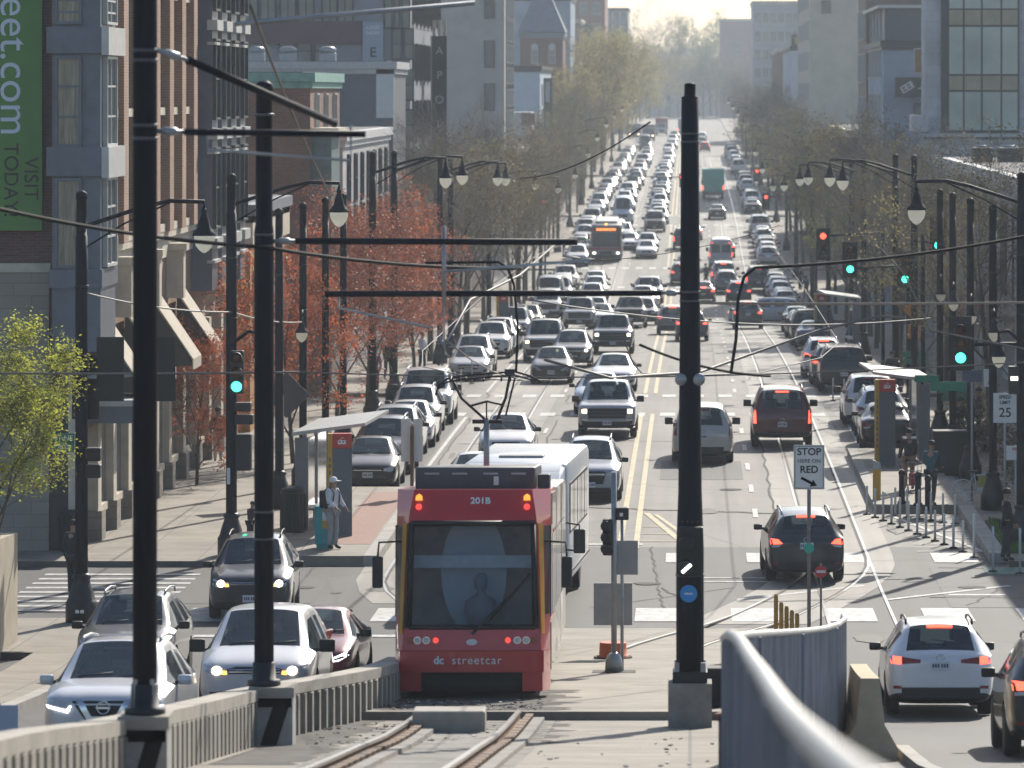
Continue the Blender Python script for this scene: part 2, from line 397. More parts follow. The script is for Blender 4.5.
def make_car(kind, **o):
    """kinds: suv, sedan, minivan, pickup, bigsuv, hatch"""
    t = thing(kind, None, None)
    g = lambda k, d: o.get(k, d)
    if kind == 'suv':
        W, L, H = .92, 4.66, 1.68; f = -L/2; wy = (f+.92, f+3.62); wr = .365
        st = [(f, .24, .74, .70, .60, .50, .72, .80, .03), (f+.10, .22, .86, .82, .72, .56, .86, .95, .03), (f+.55, .20, .91, .87, .76, .62, .95, 1.045, .04), (f+1.12, .2, .915, .89, .75, .64, 1.02, 1.12, .05),
              (f+1.92, .2, .92, .885, .635, .66, 1.06, H-.05, .12), (f+2.0, .2, .92, .885, .635, .66, 1.06, H-.04, .12), (f+2.62, .2, .92, .885, .64, .66, 1.07, H, .13), (f+2.7, .2, .92, .885, .64, .66, 1.07, H, .13), (f+3.55, .2, .92, .885, .62, .68, 1.11, H-.03, .13),
              (f+3.65, .2, .92, .885, .62, .68, 1.12, H-.04, .13), (f+4.12, .21, .91, .875, .60, .7, 1.13, H-.09, .13), (f+4.5, .24, .89, .86, .70, .72, 1.06, 1.15, .05), (f+4.62, .28, .85, .82, .68, .66, .98, 1.06, .04), (f+4.66, .32, .78, .76, .62, .6, .88, .95, .03)]
        kw = dict(wind=(3,), side=(3, 4, 5, 7, 9), rear=(10,), crease_st=(3, 4, 10, 11))
        zhl = (.72, .86); my = f+1.45; zm_ = 1.02; roof = (f+2.1, f+4.0, .56, H)
    elif kind == 'sedan':
        W, L, H = .91, 4.72, 1.45; f = -L/2; wy = (f+.95, f+3.72); wr = .335
        st = [(f, .2, .72, .68, .58, .42, .58, .66, .03), (f+.1, .19, .84, .80, .70, .47, .70, .78, .03), (f+.6, .17, .895, .86, .76, .55, .83, .91, .035), (f+1.25, .17, .905, .87, .74, .58, .92, 1.0, .04),
              (f+2.1, .17, .91, .86, .57, .6, .95, H-.03, .10), (f+2.16, .17, .91, .86, .57, .6, .95, H-.02, .10), (f+2.62, .17, .91, .86, .57, .6, .95, H, .10), (f+2.69, .17, .91, .86, .57, .6, .96, H, .10), (f+3.35, .17, .91, .86, .555, .6, .98, H-.06, .10),
              (f+4.02, .18, .90, .85, .66, .62, .98, 1.09, .05), (f+4.55, .22, .87, .83, .70, .64, .94, 1.03, .03), (f+4.68, .26, .80, .76, .64, .56, .86, .94, .03), (f+4.72, .3, .74, .7, .58, .52, .78, .86, .03)]
        kw = dict(wind=(3,), side=(3, 4, 5, 7, 8), rear=(8,), crease_st=(3, 4, 8, 9))
        zhl = (.57, .70); my = f+1.55; zm_ = .93; roof = None
    elif kind == 'minivan':
        W, L, H = .985, 5.15, 1.77; f = -L/2; wy = (f+1.0, f+4.05); wr = .36
        st = [(f, .22, .76, .72, .62, .5, .68, .77, .03), (f+.1, .2, .90, .86, .75, .55, .80, .90, .03), (f+.55, .18, .965, .92, .81, .6, .92, 1.03, .04), (f+1.0, .18, .98, .94, .81, .62, 1.02, 1.13, .05),
              (f+2.0, .18, .985, .94, .68, .64, 1.06, H-.05, .12), (f+2.07, .18, .985, .94, .69, .64, 1.06, H-.04, .12), (f+2.75, .18, .985, .94, .70, .65, 1.07, H, .13), (f+2.84, .18, .985, .94, .70, .65, 1.07, H, .13), (f+3.75, .18, .985, .94, .70, .65, 1.08, H-.01, .13),
              (f+3.84, .18, .985, .94, .70, .65, 1.08, H-.01, .13), (f+4.72, .2, .975, .93, .67, .66, 1.1, H-.05, .13), (f+4.98, .24, .95, .91, .76, .66, 1.08, 1.17, .06), (f+5.1, .27, .92, .88, .74, .6, .95, 1.05, .04), (f+5.15, .3, .85, .8, .68, .55, .82, .9, .03)]
        kw = dict(wind=(3,), side=(3, 4, 5, 7, 9), rear=(10,), crease_st=(3, 4, 10, 11))
        zhl = (.68, .82); my = f+1.5; zm_ = 1.0; roof = (f+2.2, f+4.6, .62, H)
    elif kind == 'bigsuv':
        W, L, H = 1.01, 5.2, 1.9; f = -L/2; wy = (f+1.0, f+4.05); wr = .40
        st = [(f, .34, .86, .84, .78, .6, .95, 1.04, .03), (f+.08, .3, .96, .94, .86, .66, 1.04, 1.13, .03), (f+.5, .28, 1.0, .97, .88, .75, 1.11, 1.19, .04), (f+1.35, .28, 1.01, .98, .85, .76, 1.14, 1.23, .05),
              (f+2.0, .28, 1.01, .97, .74, .78, 1.18, H-.03, .11), (f+2.07, .28, 1.01, .97, .74, .78, 1.18, H-.02, .11), (f+2.85, .28, 1.01, .97, .75, .78, 1.18, H, .12), (f+2.93, .28, 1.01, .97, .75, .78, 1.18, H, .12), (f+3.85, .28, 1.01, .97, .74, .78, 1.19, H-.01, .12),
              (f+3.94, .28, 1.01, .97, .74, .78, 1.19, H-.01, .12), (f+4.9, .3, 1.0, .96, .73, .8, 1.2, H-.05, .12), (f+5.1, .34, .985, .95, .82, .78, 1.16, 1.24, .05), (f+5.17, .36, .95, .92, .8, .7, 1.0, 1.1, .04), (f+5.2, .4, .9, .86, .76, .62, .85, .93, .03)]
        kw = dict(wind=(3,), side=(3, 4, 5, 7, 9), rear=(10,), crease_st=(3, 4, 10, 11))
        zhl = (.84, 1.0); my = f+1.65; zm_ = 1.14; roof = (f+2.2, f+4.7, .66, H)
    elif kind == 'pickup':
        W, L, H = 1.02, 5.85, 1.93; f = -L/2; wy = (f+1.02, f+4.72); wr = .41
        st = [(f, .4, .88, .86, .80, .65, 1.0, 1.1, .03), (f+.08, .36, .98, .95, .87, .7, 1.1, 1.19, .03), (f+.5, .34, 1.01, .98, .89, .8, 1.17, 1.25, .04), (f+1.45, .34, 1.02, .98, .86, .8, 1.2, 1.28, .05),
              (f+2.1, .34, 1.02, .97, .73, .8, 1.22, H-.04, .11), (f+2.17, .34, 1.02, .97, .73, .8, 1.22, H-.03, .11), (f+2.8, .34, 1.02, .97, .74, .8, 1.22, H, .12), (f+2.88, .34, 1.02, .97, .74, .8, 1.22, H, .12), (f+3.62, .34, 1.02, .97, .72, .8, 1.22, H-.04, .12),
              (f+3.78, .34, 1.02, .985, .93, .8, 1.2, 1.25, .02), (f+3.9, .34, 1.02, .985, .94, .8, 1.2, 1.23, .02), (f+5.7, .38, 1.01, .98, .94, .8, 1.2, 1.23, .02), (f+5.82, .42, .98, .95, .9, .75, 1.12, 1.16, .02), (f+5.85, .45, .92, .9, .86, .7, 1.05, 1.1, .02)]
        kw = dict(wind=(3,), side=(3, 4, 5, 7), rear=(8,), crease_st=(3, 4, 8, 9, 11))
        zhl = (.86, 1.04); my = f+1.75; zm_ = 1.18; roof = None
    parts, bvh = shell(st, wells=wy, wr=wr, halfW=W, **kw)
    body = link('body', parts['body'], t); r_ = f+L
    link('underbody_trim', parts['under'], t)
    link('windscreen', parts['wind'], t); link('rear_window', parts['rear'], t)
    link('side_window', parts['sideR'], t); link('side_window', parts['sideL'], t)
    add_wheels(t, wy, W-.13, wr, .23)
    z0, z1 = zhl
    fs = g('front', 'a'); rs = g('rear', 'a')
    # ---------- front
    if fs == 'v':          # v-shaped grille, hooked day lights
        for s in (0, 1):
            patch([(.46, z0+.01), (.80, z0+.06), (.84, z1+.06), (.70, z1+.03), (.47, z0+.07)], 'front', bvh, LAMPOFF, .01, .03, .07, 'headlight', t, s)
            patch([(.50, z0-.045), (.80, z0+.03), (.83, z0+.065), (.80, z0+.065), (.52, z0-.01), (.48, z0+.05), (.45, z0+.05)], 'front', bvh, LAMPDAY, .02, .03, .07, 'daylight_strip', t, s)
        patch([(-.45, z1-.02), (-.2, .5), (.2, .5), (.45, z1-.02)], 'front', bvh, DARK, .008, .02, .08, 'grille', t)
        patch([(-.40, z1), (-.22, .56), (.22, .56), (.40, z1), (.30, z1), (.17, .63), (-.17, .63), (-.30, z1)], 'front', bvh, CHROME, .02, .02, .06, 'grille_trim', t)
        e = MB(); e.tube([(.085*math.cos(a*math.pi/8), f-.035, .745+.085*math.sin(a*math.pi/8)) for a in range(17)], .013, CHROME, 6); e.box(-.1, .1, f-.045, f-.02, .73, .76, CHROME); e.build('emblem', t)
        patch(rect(-.62, .62, .28, .40), 'front', bvh, DARK, .008, .02, .1, 'lower_intake', t)
        for s in (0, 1): patch([(.58, .38), (.78, .42), (.76, .52), (.62, .5)], 'front', bvh, DARK, .008, .02, .06, 'fog_lamp', t, s)
    elif fs == 'slim':     # thin bright lamps on a closed nose
        for s in (0, 1):
            patch([(.40, z0-.03), (.62, z0+.0), (.80, z0+.10), (.76, z1+.04), (.5, z0+.06)], 'front', bvh, LAMPDAY if g('day', 1) else LAMPOFF, .01, .02, .07, 'headlight', t, s)
            patch([(.52, z0+.005), (.72, z0+.06), (.70, z0+.1), (.54, z0+.045)], 'front', bvh, DARK, .016, .02, .07, 'lamp_bezel', t, s)
        patch(rect(-.5, .5, .24, .36), 'front', bvh, DARK, .008, .02, .1, 'lower_intake', t)
        for s in (0, 1): patch([(.6, .3), (.78, .36), (.76, .46), (.62, .42)], 'front', bvh, DARK, .008, .02, .06, 'fog_lamp', t, s)
    elif fs == 'bar':      # wide grille bar joining two lamps
        for s in (0, 1):
            patch([(.42, z0), (.70, z0-.0), (.86, z0+.08), (.86, z1+.05), (.70, z1), (.45, z0+.10)], 'front', bvh, LAMPOFF, .01, .03, .07, 'headlight', t, s)
            e = patch([(.62+.085*math.cos(a*math.pi/6), (z0+z1)/2+.005+.075*math.sin(a*math.pi/6)) for a in range(12)], 'front', bvh, LAMPOFF, .022, .02, .08, 'beam_lens', t, s); e['lit'] = 1
            e = patch([(.45, z0+.015), (.53, z0+.01), (.53, z0+.07), (.46, z0+.07)], 'front', bvh, AMBER, .022, .02, .08, 'turn_signal', t, s)
        patch([(-.44, z0+.02), (.44, z0+.02), (.46, z0+.10), (.3, z1), (-.3, z1), (-.46, z0+.10)], 'front', bvh, DARK, .008, .02, .08, 'grille', t)
        for z in (z0+.045, z0+.085): patch(rect(-.42, .42, z, z+.016), 'front', bvh, CHROME, .016, .01, .1, 'grille_bar', t)
        patch([(-.74, .40), (-.70, .30), (.70, .30), (.74, .40), (.5, .42), (-.5, .42)], 'front', bvh, DARK, .008, .02, .1, 'lower_intake', t)
    elif fs == 'truck':    # tall black grille between stacked lamps
        for s in (0, 1):
            patch([(.66, z0-.02), (.95, z0+.02), (.96, z1+.04), (.68, z1+.02)], 'front', bvh, LAMPOFF, .012, .03, .07, 'headlight', t, s)
            e = patch(rect(.70, .86, z0+.03, z1-.02), 'front', bvh, LAMPOFF, .024, .02, .08, 'beam_lens', t, s); e['lit'] = 1
        patch([(-.64, z0-.16), (.64, z0-.16), (.68, z1-.02), (.66, z1+.01), (-.66, z1+.01), (-.68, z1-.02)], 'front', bvh, DARK, .01, .02, .1, 'grille', t)
        for z in (z0-.06, z0+.05): patch(rect(-.62, .62, z, z+.03), 'front', bvh, pm('grille_grey', (.09, .09, .1), .4), .02, .015, .1, 'grille_bar', t)
        patch([(-.95, .42), (-.9, .36), (.9, .36), (.95, .42), (.95, .64), (.7, .6), (-.7, .6), (-.95, .64)], 'front', bvh, DARK, .01, .03, .1, 'bumper', t)
        patch([(.66, .60), (.95, .66), (.97, .72), (.66, .67)], 'front', bvh, CHROME, .02, .02, .1, 'bumper_trim', t); patch([(.66, .60), (.95, .66), (.97, .72), (.66, .67)], 'front', bvh, CHROME, .02, .02, .1, 'bumper_trim', t, True)
    else:                  # ordinary swept lamps, hexagonal grille
        for s in (0, 1):
            patch([(.48, z0+.02), (.72, z0+.01), (.85, z0+.09), (.85, z1+.05), (.72, z1+.01), (.48, z0+.1)], 'front', bvh, LAMPOFF, .01, .03, .07, 'headlight', t, s)
            e = patch([(.65+.075*math.cos(a*math.pi/6), (z0+z1)/2+.005+.06*math.sin(a*math.pi/6)) for a in range(12)], 'front', bvh, LAMPOFF, .022, .02, .08, 'beam_lens', t, s); e['lit'] = 1
            patch([(.62, .36), (.80, .42), (.78, .50), (.63, .48)], 'front', bvh, DARK, .008, .02, .06, 'fog_lamp', t, s)
        patch([(-.46, z0+.08), (-.38, .5), (.38, .5), (.46, z0+.08), (.42, z1), (-.42, z1)], 'front', bvh, DARK, .008, .02, .08, 'grille', t)
        patch(rect(-.42, .42, z0+.03, z0+.06), 'front', bvh, CHROME, .016, .01, .1, 'grille_bar', t)
        patch([(-.6, .40), (-.56, .3), (.56, .3), (.6, .40)], 'front', bvh, DARK, .008, .02, .1, 'lower_intake', t)
    plate(t, 'front', bvh, .48 if kind != 'pickup' else .55)
    # ---------- rear
    zb_ = {'suv': (.92, 1.06), 'sedan': (.76, .90), 'minivan': (.86, 1.22), 'bigsuv': (.78, 1.2), 'pickup': (.84, 1.12)}[kind]
    wx = st[-3][3]
    if rs == 'wide':       # wing-shaped lamps reaching over the tailgate
        for s in (0, 1):
            e = patch([(wx-.20, zb_[0]), (wx-.02, zb_[0]+.01), (wx-.0, zb_[1]), (wx-.20, zb_[1]-.02)], 'rear', bvh, TAILOFF, .012, .03, .07, 'tail_light', t, s); e['lit'] = 2
            patch([(wx-.52, zb_[0]+.02), (wx-.205, zb_[0]), (wx-.205, zb_[1]-.02), (wx-.52, zb_[0]+.075)], 'rear', bvh, TAILOFF, .012, .03, .07, 'tail_lamp_wing', t, s)
            patch(rect(wx-.2, wx-.06, .50, .55), 'rear', bvh, TAILOFF, .02, .03, .07, 'reflector', t, s)
    elif rs == 'tall':
        for s in (0, 1):
            e = patch([(wx-.10, zb_[0]), (wx+.0, zb_[0]+.01), (wx-.0, zb_[1]), (wx-.08, zb_[1])], 'rear', bvh, TAILOFF, .012, .03, .07, 'tail_light', t, s); e['lit'] = 2
    else:
        for s in (0, 1):
            e = patch([(wx-.30, zb_[0]+.02), (wx-.02, zb_[0]), (wx-.0, zb_[1]), (wx-.2, zb_[1]-.02)], 'rear', bvh, TAILOFF, .012, .03, .07, 'tail_light', t, s); e['lit'] = 2
            patch([(wx-.28, zb_[0]-.005), (wx-.04, zb_[0]-.02), (wx-.05, zb_[0]-.07), (wx-.2, zb_[0]-.06)], 'rear', bvh, LAMPOFF, .014, .02, .07, 'reverse_lamp', t, s)
            patch(rect(wx-.2, wx-.08, .46, .5), 'rear', bvh, TAILOFF, .02, .03, .07, 'reflector', t, s)
    patch(rect(-.66, .66, .34, .52), 'rear', bvh, DARK, .012, .02, .1, 'rear_bumper', t)
    plate(t, 'rear', bvh, zb_[0]-.03 if kind != 'sedan' else .6)
    if kind != 'pickup':
        e = patch(rect(-.19, .19, st[-4][7]-.07, st[-4][7]-.02) if kind == 'sedan' else rect(-.22, .22, H-.14, H-.105), 'rear', bvh, TAILOFF, .03, .05, .08, 'high_brake_light', t); e['lit'] = 2
        e = MB(); e.tube([(-.02, r_-.02-(.3 if kind != 'sedan' else .3), (1.2 if kind != 'sedan' else 1.08)), (.4, r_-.05-(.3 if kind != 'sedan' else .3), (1.24 if kind != 'sedan' else 1.1))], .012, DARK, 5)
        if kind in ('suv', 'minivan', 'bigsuv'): e.build('rear_wiper', t)
        else: e.bm.free()
        e = MB(); e.tube([(.075*math.cos(a*math.pi/6), r_+.0, zb_[0]+.11+.05*math.sin(a*math.pi/6)) for a in range(13)], .012, CHROME, 6)
        if kind in ('suv', 'minivan', 'bigsuv'):
            hh = bvh.ray_cast(Vector((0, 12, zb_[0]+.11)), Vector((0, -1, 0)))[0]
            for v in e.bm.verts: v.co.y += (hh.y - r_) + .012 if hh else 0
            e.build('emblem', t)
        else: e.bm.free()
    mirrors(t, my, W-.08, zm_, g('mirror', DARK), .2 if kind in ('suv', 'sedan') else .26, .14 if kind in ('suv', 'sedan') else .22)
    if roof and g('rails', 1):
        for s in (1, -1):
            m = MB(); y0, y1, x, z = roof; m.tube([(s*x, y0, z-.07), (s*x, y0+.12, z-.01), (s*x, (y0+y1)/2, z+.02), (s*x, y1-.12, z-.01), (s*x, y1, z-.1)], .02, g('railmat', GALV), 6); m.build('roof_rail', t)
    e = MB()
    for x in (-.5, .12): e.tube([(x, st[3][0]+.04, st[3][7]+.02), (x+.48, st[3][0]+.12, st[3][7]+.075)], .011, DARK, 5)
    e.build('wiper', t)
    if kind == 'pickup':
        b = MB(); b.box(-.86, .86, f+3.98, f+5.66, 1.236, 1.262, DARK); b.build('bed_cover', t)
    ST = pm('seat_fabric', (.035, .034, .034), .9, .2, 6)
    for y, xs in ((my+.75, (-.38, .38)), (my+1.65, (-.42, .42))):
        for x in xs:
            m = MB(); z = H-1.28 if kind != 'sedan' else H-1.16
            m.box(x-.25, x+.25, y+.28, y+.42, z+.1, z+.82, ST, bev=.04); m.box(x-.13, x+.13, y+.32, y+.42, z+.84, z+1.04, ST, bev=.03); m.box(x-.25, x+.25, y-.25, y+.3, z, z+.16, ST, bev=.03); m.build('seat', t)
    m = MB(); m.box(-W*.86, W*.86, my+.02, my+.3, zm_-.16, zm_-.02, ST, bev=.04); m.build('dashboard', t)
    t['L'] = L; t['H'] = H
    return t
def box_vehicle(kind, L, W, H, zb=.35, nose=.0, col=None):
    """rounded coachwork for vans, buses and trucks; returns thing and body mesh"""
    t = thing(kind, None, None); t['L'] = L; t['H'] = H; return t
def make_van():
    t = box_vehicle('van', 5.9, 2.05, 2.6); f = -2.95
    st = [(f, .35, .84, .82, .72, .6, .95, 1.05, .03), (f+.1, .32, .95, .92, .8, .7, 1.08, 1.18, .03), (f+.5, .3, 1.0, .97, .82, .8, 1.18, 1.3, .04), (f+.85, .3, 1.01, .98, .8, .8, 1.25, 1.42, .05),
          (f+1.55, .3, 1.02, .98, .78, .8, 1.3, 2.46, .16), (f+1.65, .3, 1.02, .98, .78, .8, 1.3, 2.5, .16), (f+2.4, .3, 1.02, .98, .82, .8, 1.3, 2.58, .16), (f+2.5, .3, 1.02, .98, .82, .8, 1.3, 2.6, .16),
          (f+5.8, .32, 1.02, .98, .83, .8, 1.3, 2.58, .16), (f+5.88, .36, 1.0, .96, .81, .8, 1.3, 2.52, .15), (f+5.9, .4, .95, .92, .78, .75, 1.28, 2.46, .14)]
    parts, bvh = shell(st, wind=(3,), side=(3, 4, 5), rear=(), wells=(f+1.0, f+4.5), wr=.36, halfW=1.02, crease_st=(3, 4), lvl=2)
    link('body', parts['body'], t); link('underbody_trim', parts['under'], t); link('windscreen', parts['wind'], t); link('side_window', parts['sideR'], t); link('side_window', parts['sideL'], t)
    add_wheels(t, (f+1.0, f+4.5), .88, .36, .24); mirrors(t, f+1.15, .94, 1.3, DARK, .22, .34)
    for s in (0, 1):
        patch([(.55, .88), (.86, .9), (.88, 1.1), (.6, 1.02)], 'front', bvh, LAMPOFF, .012, .03, .07, 'headlight', t, s)
        e = patch(rect(.9, .985, 1.1, 1.45), 'rear', bvh, TAILOFF, .012, .03, .08, 'tail_light', t, s); e['lit'] = 2
        e = patch(rect(.66, .74, 2.2, 2.3), 'rear', bvh, TAILOFF, .012, .03, .08, 'marker_light', t, s); e['lit'] = 2
        patch(rect(.06, .78, 1.45, 2.1), 'rear', bvh, GLASS, .006, .02, .12, 'rear_window', t, s)
    patch([(-.45, .72), (.45, .72), (.5, .98), (-.5, .98)], 'front', bvh, DARK, .01, .02, .1, 'grille', t)
    patch(rect(-.9, .9, .38, .6), 'rear', bvh, DARK, .02, .03, .1, 'rear_bumper', t)
    patch(rect(-.012, .012, .65, 2.4), 'rear', bvh, DARK, .004, .015, .2, 'door_gap', t)
    plate(t, 'rear', bvh, .8); plate(t, 'front', bvh, .58)
    return t
def make_truck(kind, boxcol, cabcol, L=7.5, H=3.2, W=1.2, z0=.95, lit=False):
    t = box_vehicle(kind, L, 2*W, H); f = -L/2
    b = MB(); b.box(-W, W, f+2.1, -f-.03, z0, H, boxcol, bev=.06); b.build('cargo_box', t, smooth=30)
    st = [(f, .4, .95, .95, .9, .7, 1.1, 1.3, .03), (f+.1, .38, 1.05, 1.04, .98, .8, 1.25, 1.45, .04), (f+.22, .38, 1.08, 1.06, .98, .8, 1.35, 1.56, .05), (f+.6, .38, 1.1, 1.08, .92, .8, 1.45, 2.4, .1), (f+.7, .38, 1.1, 1.08, .92, .8, 1.45, 2.45, .1), (f+1.85, .4, 1.1, 1.08, .92, .8, 1.45, 2.5, .1), (f+2.0, .4, 1.08, 1.06, .9, .8, 1.45, 2.48, .1)]
    parts, bvh = shell(st, wind=(2,), side=(2, 3, 4), rear=(), wells=(f+1.1,), wr=.45, halfW=1.1, crease_st=(2, 3), lvl=2)
    ob = link('cab', parts['body'], t); link('underbody_trim', parts['under'], t); link('windscreen', parts['wind'], t); link('side_window', parts['sideR'], t); link('side_window', parts['sideL'], t)
    t['cab'] = 1
    add_wheels(t, (f+1.1, -f-1.6), W-.22, .45, .3); mirrors(t, f+.5, 1.06, 1.5, DARK, .18, .5)
    c = MB(); c.box(-.9, .9, f+2, -f-.1, .55, z0, DARK); c.build('chassis', t)
    for s in (1, -1):
        m = MB(); m.box(s*(W-.06)-.09, s*(W-.06)+.09, -f-.02, -f+.03, 1.05, 1.5, TAILOFF); e = m.build('tail_light', t); e['lit'] = 2
        patch([(.6, .9), (.92, .92), (.94, 1.08), (.6, 1.06)], 'front', bvh, LAMPON if lit else LAMPOFF, .02, .03, .1, 'headlight', t, s < 0)
    patch(rect(-.5, .5, .75, 1.1), 'front', bvh, DARK, .012, .02, .1, 'grille', t)
    m = MB(); m.box(-W+.1, W-.1, -f-.06, -f+.08, .5, .72, DARK); m.build('rear_bumper', t)
    m = MB()
    for x in (-W+.16, W-.18): m.box(x, x+.02, -f-.03, -f-.012, z0+.12, H-.12, GALV)
    m.box(-W+.14, W-.14, -f-.03, -f-.015, H-.14, H-.12, GALV); m.box(-.05, .05, -f-.03, -f, z0+.1, z0+.3, GALV); m.build('door_frame', t)
    return t
def make_bus(front='red'):
    """city bus, front towards -Y"""
    L, W, H = 11.5, 1.27, 3.1; t = box_vehicle('bus', L, 2*W, H); f = -L/2
    RED = pm('bus_red', (.30, .035, .03), .35, .1, 3, coat=.4); GREY = pm('bus_grey', (.20, .205, .22), .45, .15, 3)
    m = MB(); m.box(-W, W, f, -f, .32, H, GREY, bev=.14); m.build('body', t, smooth=40)
    m = MB(); m.box(-W-.006, W+.006, f-.006, f+.5, .95, 1.3, RED, bev=.1); m.box(-W-.006, W+.006, f-.004, f+.4, H-.62, H-.2, RED, bev=.1); m.build('red_band', t, smooth=40)
    m = MB(); m.box(-W+.14, W-.14, f-.02, f+.06, 1.3, 2.5, GLASS, bev=.03); m.build('windscreen', t, smooth=40)
    m = MB(); m.box(-W+.2, W-.2, f-.025, f+.06, 2.55, 2.88, DARK, bev=.02); o = m.build('destination_display', t)
    m = MB()
    for k in range(9):
        x = -.78+k*.18; m.box(x, x+.13, f-.032, f-.024, 2.62, 2.8, em('orange_led', (1, .2, .04), 3.0))
    m.build('led_lettering', o)
    m = MB(); m.box(-.09, .09, f-.02, f+.1, H-.02, H+.12, AMBER, bev=.03); m.build('marker_light', t)
    for s in (1, -1):
        m = MB(); m.box(s*.98-.13, s*.98+.13, f-.03, f+.05, .68, .84, em('bus_headlight', (1, .95, .85), 3.0), bev=.03); m.build('headlight', t)
        m = MB(); m.box(s*(W+.002)-.012, s*(W+.002)+.012, f+1.6, -f-.6, 1.35, 2.6, GLASS); m.build('side_window', t)
        m = MB(); m.tube([(s*(W-.1), f+.05, 2.6), (s*(W+.16), f-.12, 2.5), (s*(W+.18), f-.14, 2.3)], .025, DARK, 6); m.box(s*(W+.17)-.1, s*(W+.17)+.1, f-.2, f-.08, 1.9, 2.35, DARK, bev=.03); m.build('mirror', t)
    m = MB(); m.box(-W+.1, W-.1, f-.04, f+.02, .34, .62, DARK, bev=.02); m.box(-.5, .5, f-.02, f+.02, .66, .9, DARK); m.build('bumper', t)
    m = MB(); m.box(-.9, .9, f+2.0, -f-1.5, H-.02, H+.22, pm('bus_roof_box', (.5, .5, .5), .5), bev=.05); m.build('roof_unit', t)
    add_wheels(t, (f+2.6, -f-3.0), W-.16, .48, .3)
    return t
def make_shuttle():
    """white cutaway shuttle bus with tall front cap"""
    L, W, H = 8.6, 1.17, 2.85; t = box_vehicle('shuttle', L, 2*W, H); f = -L/2
    WH = pm('shuttle_white', (.64, .66, .68), .38, .07, 1.5, coat=.3)
    m = MB(); m.box(-W, W, f+1.5, -f, .42, H, WH, bev=.13); m.build('body', t, smooth=40)
    m = MB(); m.prism([(f+1.55, 1.98), (f+.35, 1.98), (f+.12, 2.12), (f+.18, 2.45), (f+.7, 2.72), (f+1.55, H-.02)], 'X', -W+.07, W-.07, WH)
    bmesh.ops.bevel(m.bm, geom=m.bm.edges[:], offset=.06, segments=3, affect='EDGES'); m.build('front_cap', t, smooth=40)
    st = [(f-.35, .4, .8, .8, .72, .6, .95, 1.08, .03), (f-.25, .36, .92, .9, .82, .7, 1.05, 1.18, .03), (f+.3, .34, .98, .96, .84, .75, 1.15, 1.28, .04), (f+.55, .34, 1.0, .98, .84, .75, 1.2, 1.36, .05), (f+1.05, .34, 1.0, .98, .84, .75, 1.22, 2.1, .1), (f+1.15, .34, 1., .98, .84, .75, 1.22, 2.12, .1), (f+1.7, .34, 1., .98, .84, .75, 1.22, 2.14, .1), (f+1.8, .34, 1., .98, .84, .75, 1.22, 2.12, .1)]
    parts, bvh = shell(st, wind=(3,), side=(3, 4, 5), rear=(), wells=(f+.55,), wr=.4, halfW=1.0, crease_st=(3, 4), lvl=2)
    o = link('cab', parts['body'], t); o.color = (.75, .77, .78, 1); link('underbody_trim', parts['under'], t); link('windscreen', parts['wind'], t)
    for k in ('sideR', 'sideL'): link('side_window', parts[k], t)
    add_wheels(t, (f+.55, -f-2.2), W-.2, .4, .26)
    for k, x in enumerate((-.95, -.2, 0, .2, .95)):
        m = MB(); m.box(x-.05, x+.05, f+.16, f+.26, 2.36, 2.43, AMBER, bev=.015); m.build('marker_light', t)
    for s in (1, -1):
        fr = MB(); y = f+2.0
        wn = []
        for k in range(5):
            y0 = f+2.0+k*1.18; fr.box(s*(W+.004)-.012, s*(W+.004)+.012, y0-.04, y0+1.06, 1.42, 2.42, DARK)
            g_ = MB()
            for (a, b_) in ((0, .48), (.52, 1.0)): g_.box(s*(W+.012)-.012, s*(W+.012)+.012, y0+a, y0+b_, 1.47, 2.37, SGLASS)
            fo = fr.build('window', t); g_.build('pane', fo); fr = MB()
        fr.bm.free()
        m = MB(); m.tube([(s*.95, f+.8, 1.75), (s*1.5, f+.35, 1.7), (s*1.5, f+.35, 1.2)], .02, DARK, 6); m.box(s*1.5-.13, s*1.5+.13, f+.3, f+.4, 1.15, 1.62, DARK, bev=.03); m.tube([(s*.95, f+.8, 1.2), (s*1.5, f+.35, 1.2)], .02, DARK, 6); m.build('mirror', t)
        patch([(.6, .82), (.88, .84), (.9, 1.0), (.6, .98)], 'front', bvh, LAMPOFF, .015, .03, .08, 'headlight', t, s < 0)
    m = MB(); m.box(W, W+.02, f+1.5, -f, .62, .66, DARK); m.box(-W-.02, -W, f+1.5, -f, .62, .66, DARK); m.build('rub_rail', t)
    m = MB(); m.box(-.5, .5, f+3.0, f+3.55, H-.01, H+.05, pm('vent_grey', (.3, .3, .3), .6), bev=.02); m.build('roof_hatch', t)
    patch(rect(-.5, .5, .72, 1.02), 'front', bvh, DARK, .015, .02, .1, 'grille', t); plate(t, 'front', bvh, .55)
    t['L'] = L; return t
def capture(o): return (o, [capture(c) for c in list(o.children)])
def spawn(tr, parent=None, skip=()):
    o, ch = tr; c = o.copy(); C.objects.link(c); c.parent = parent
    kk = [spawn(x, c, skip)[1] for x in ch if x[0].name.split('.')[0] not in skip]
    fl = [c]
    for q in kk: fl += q
    return c, fl
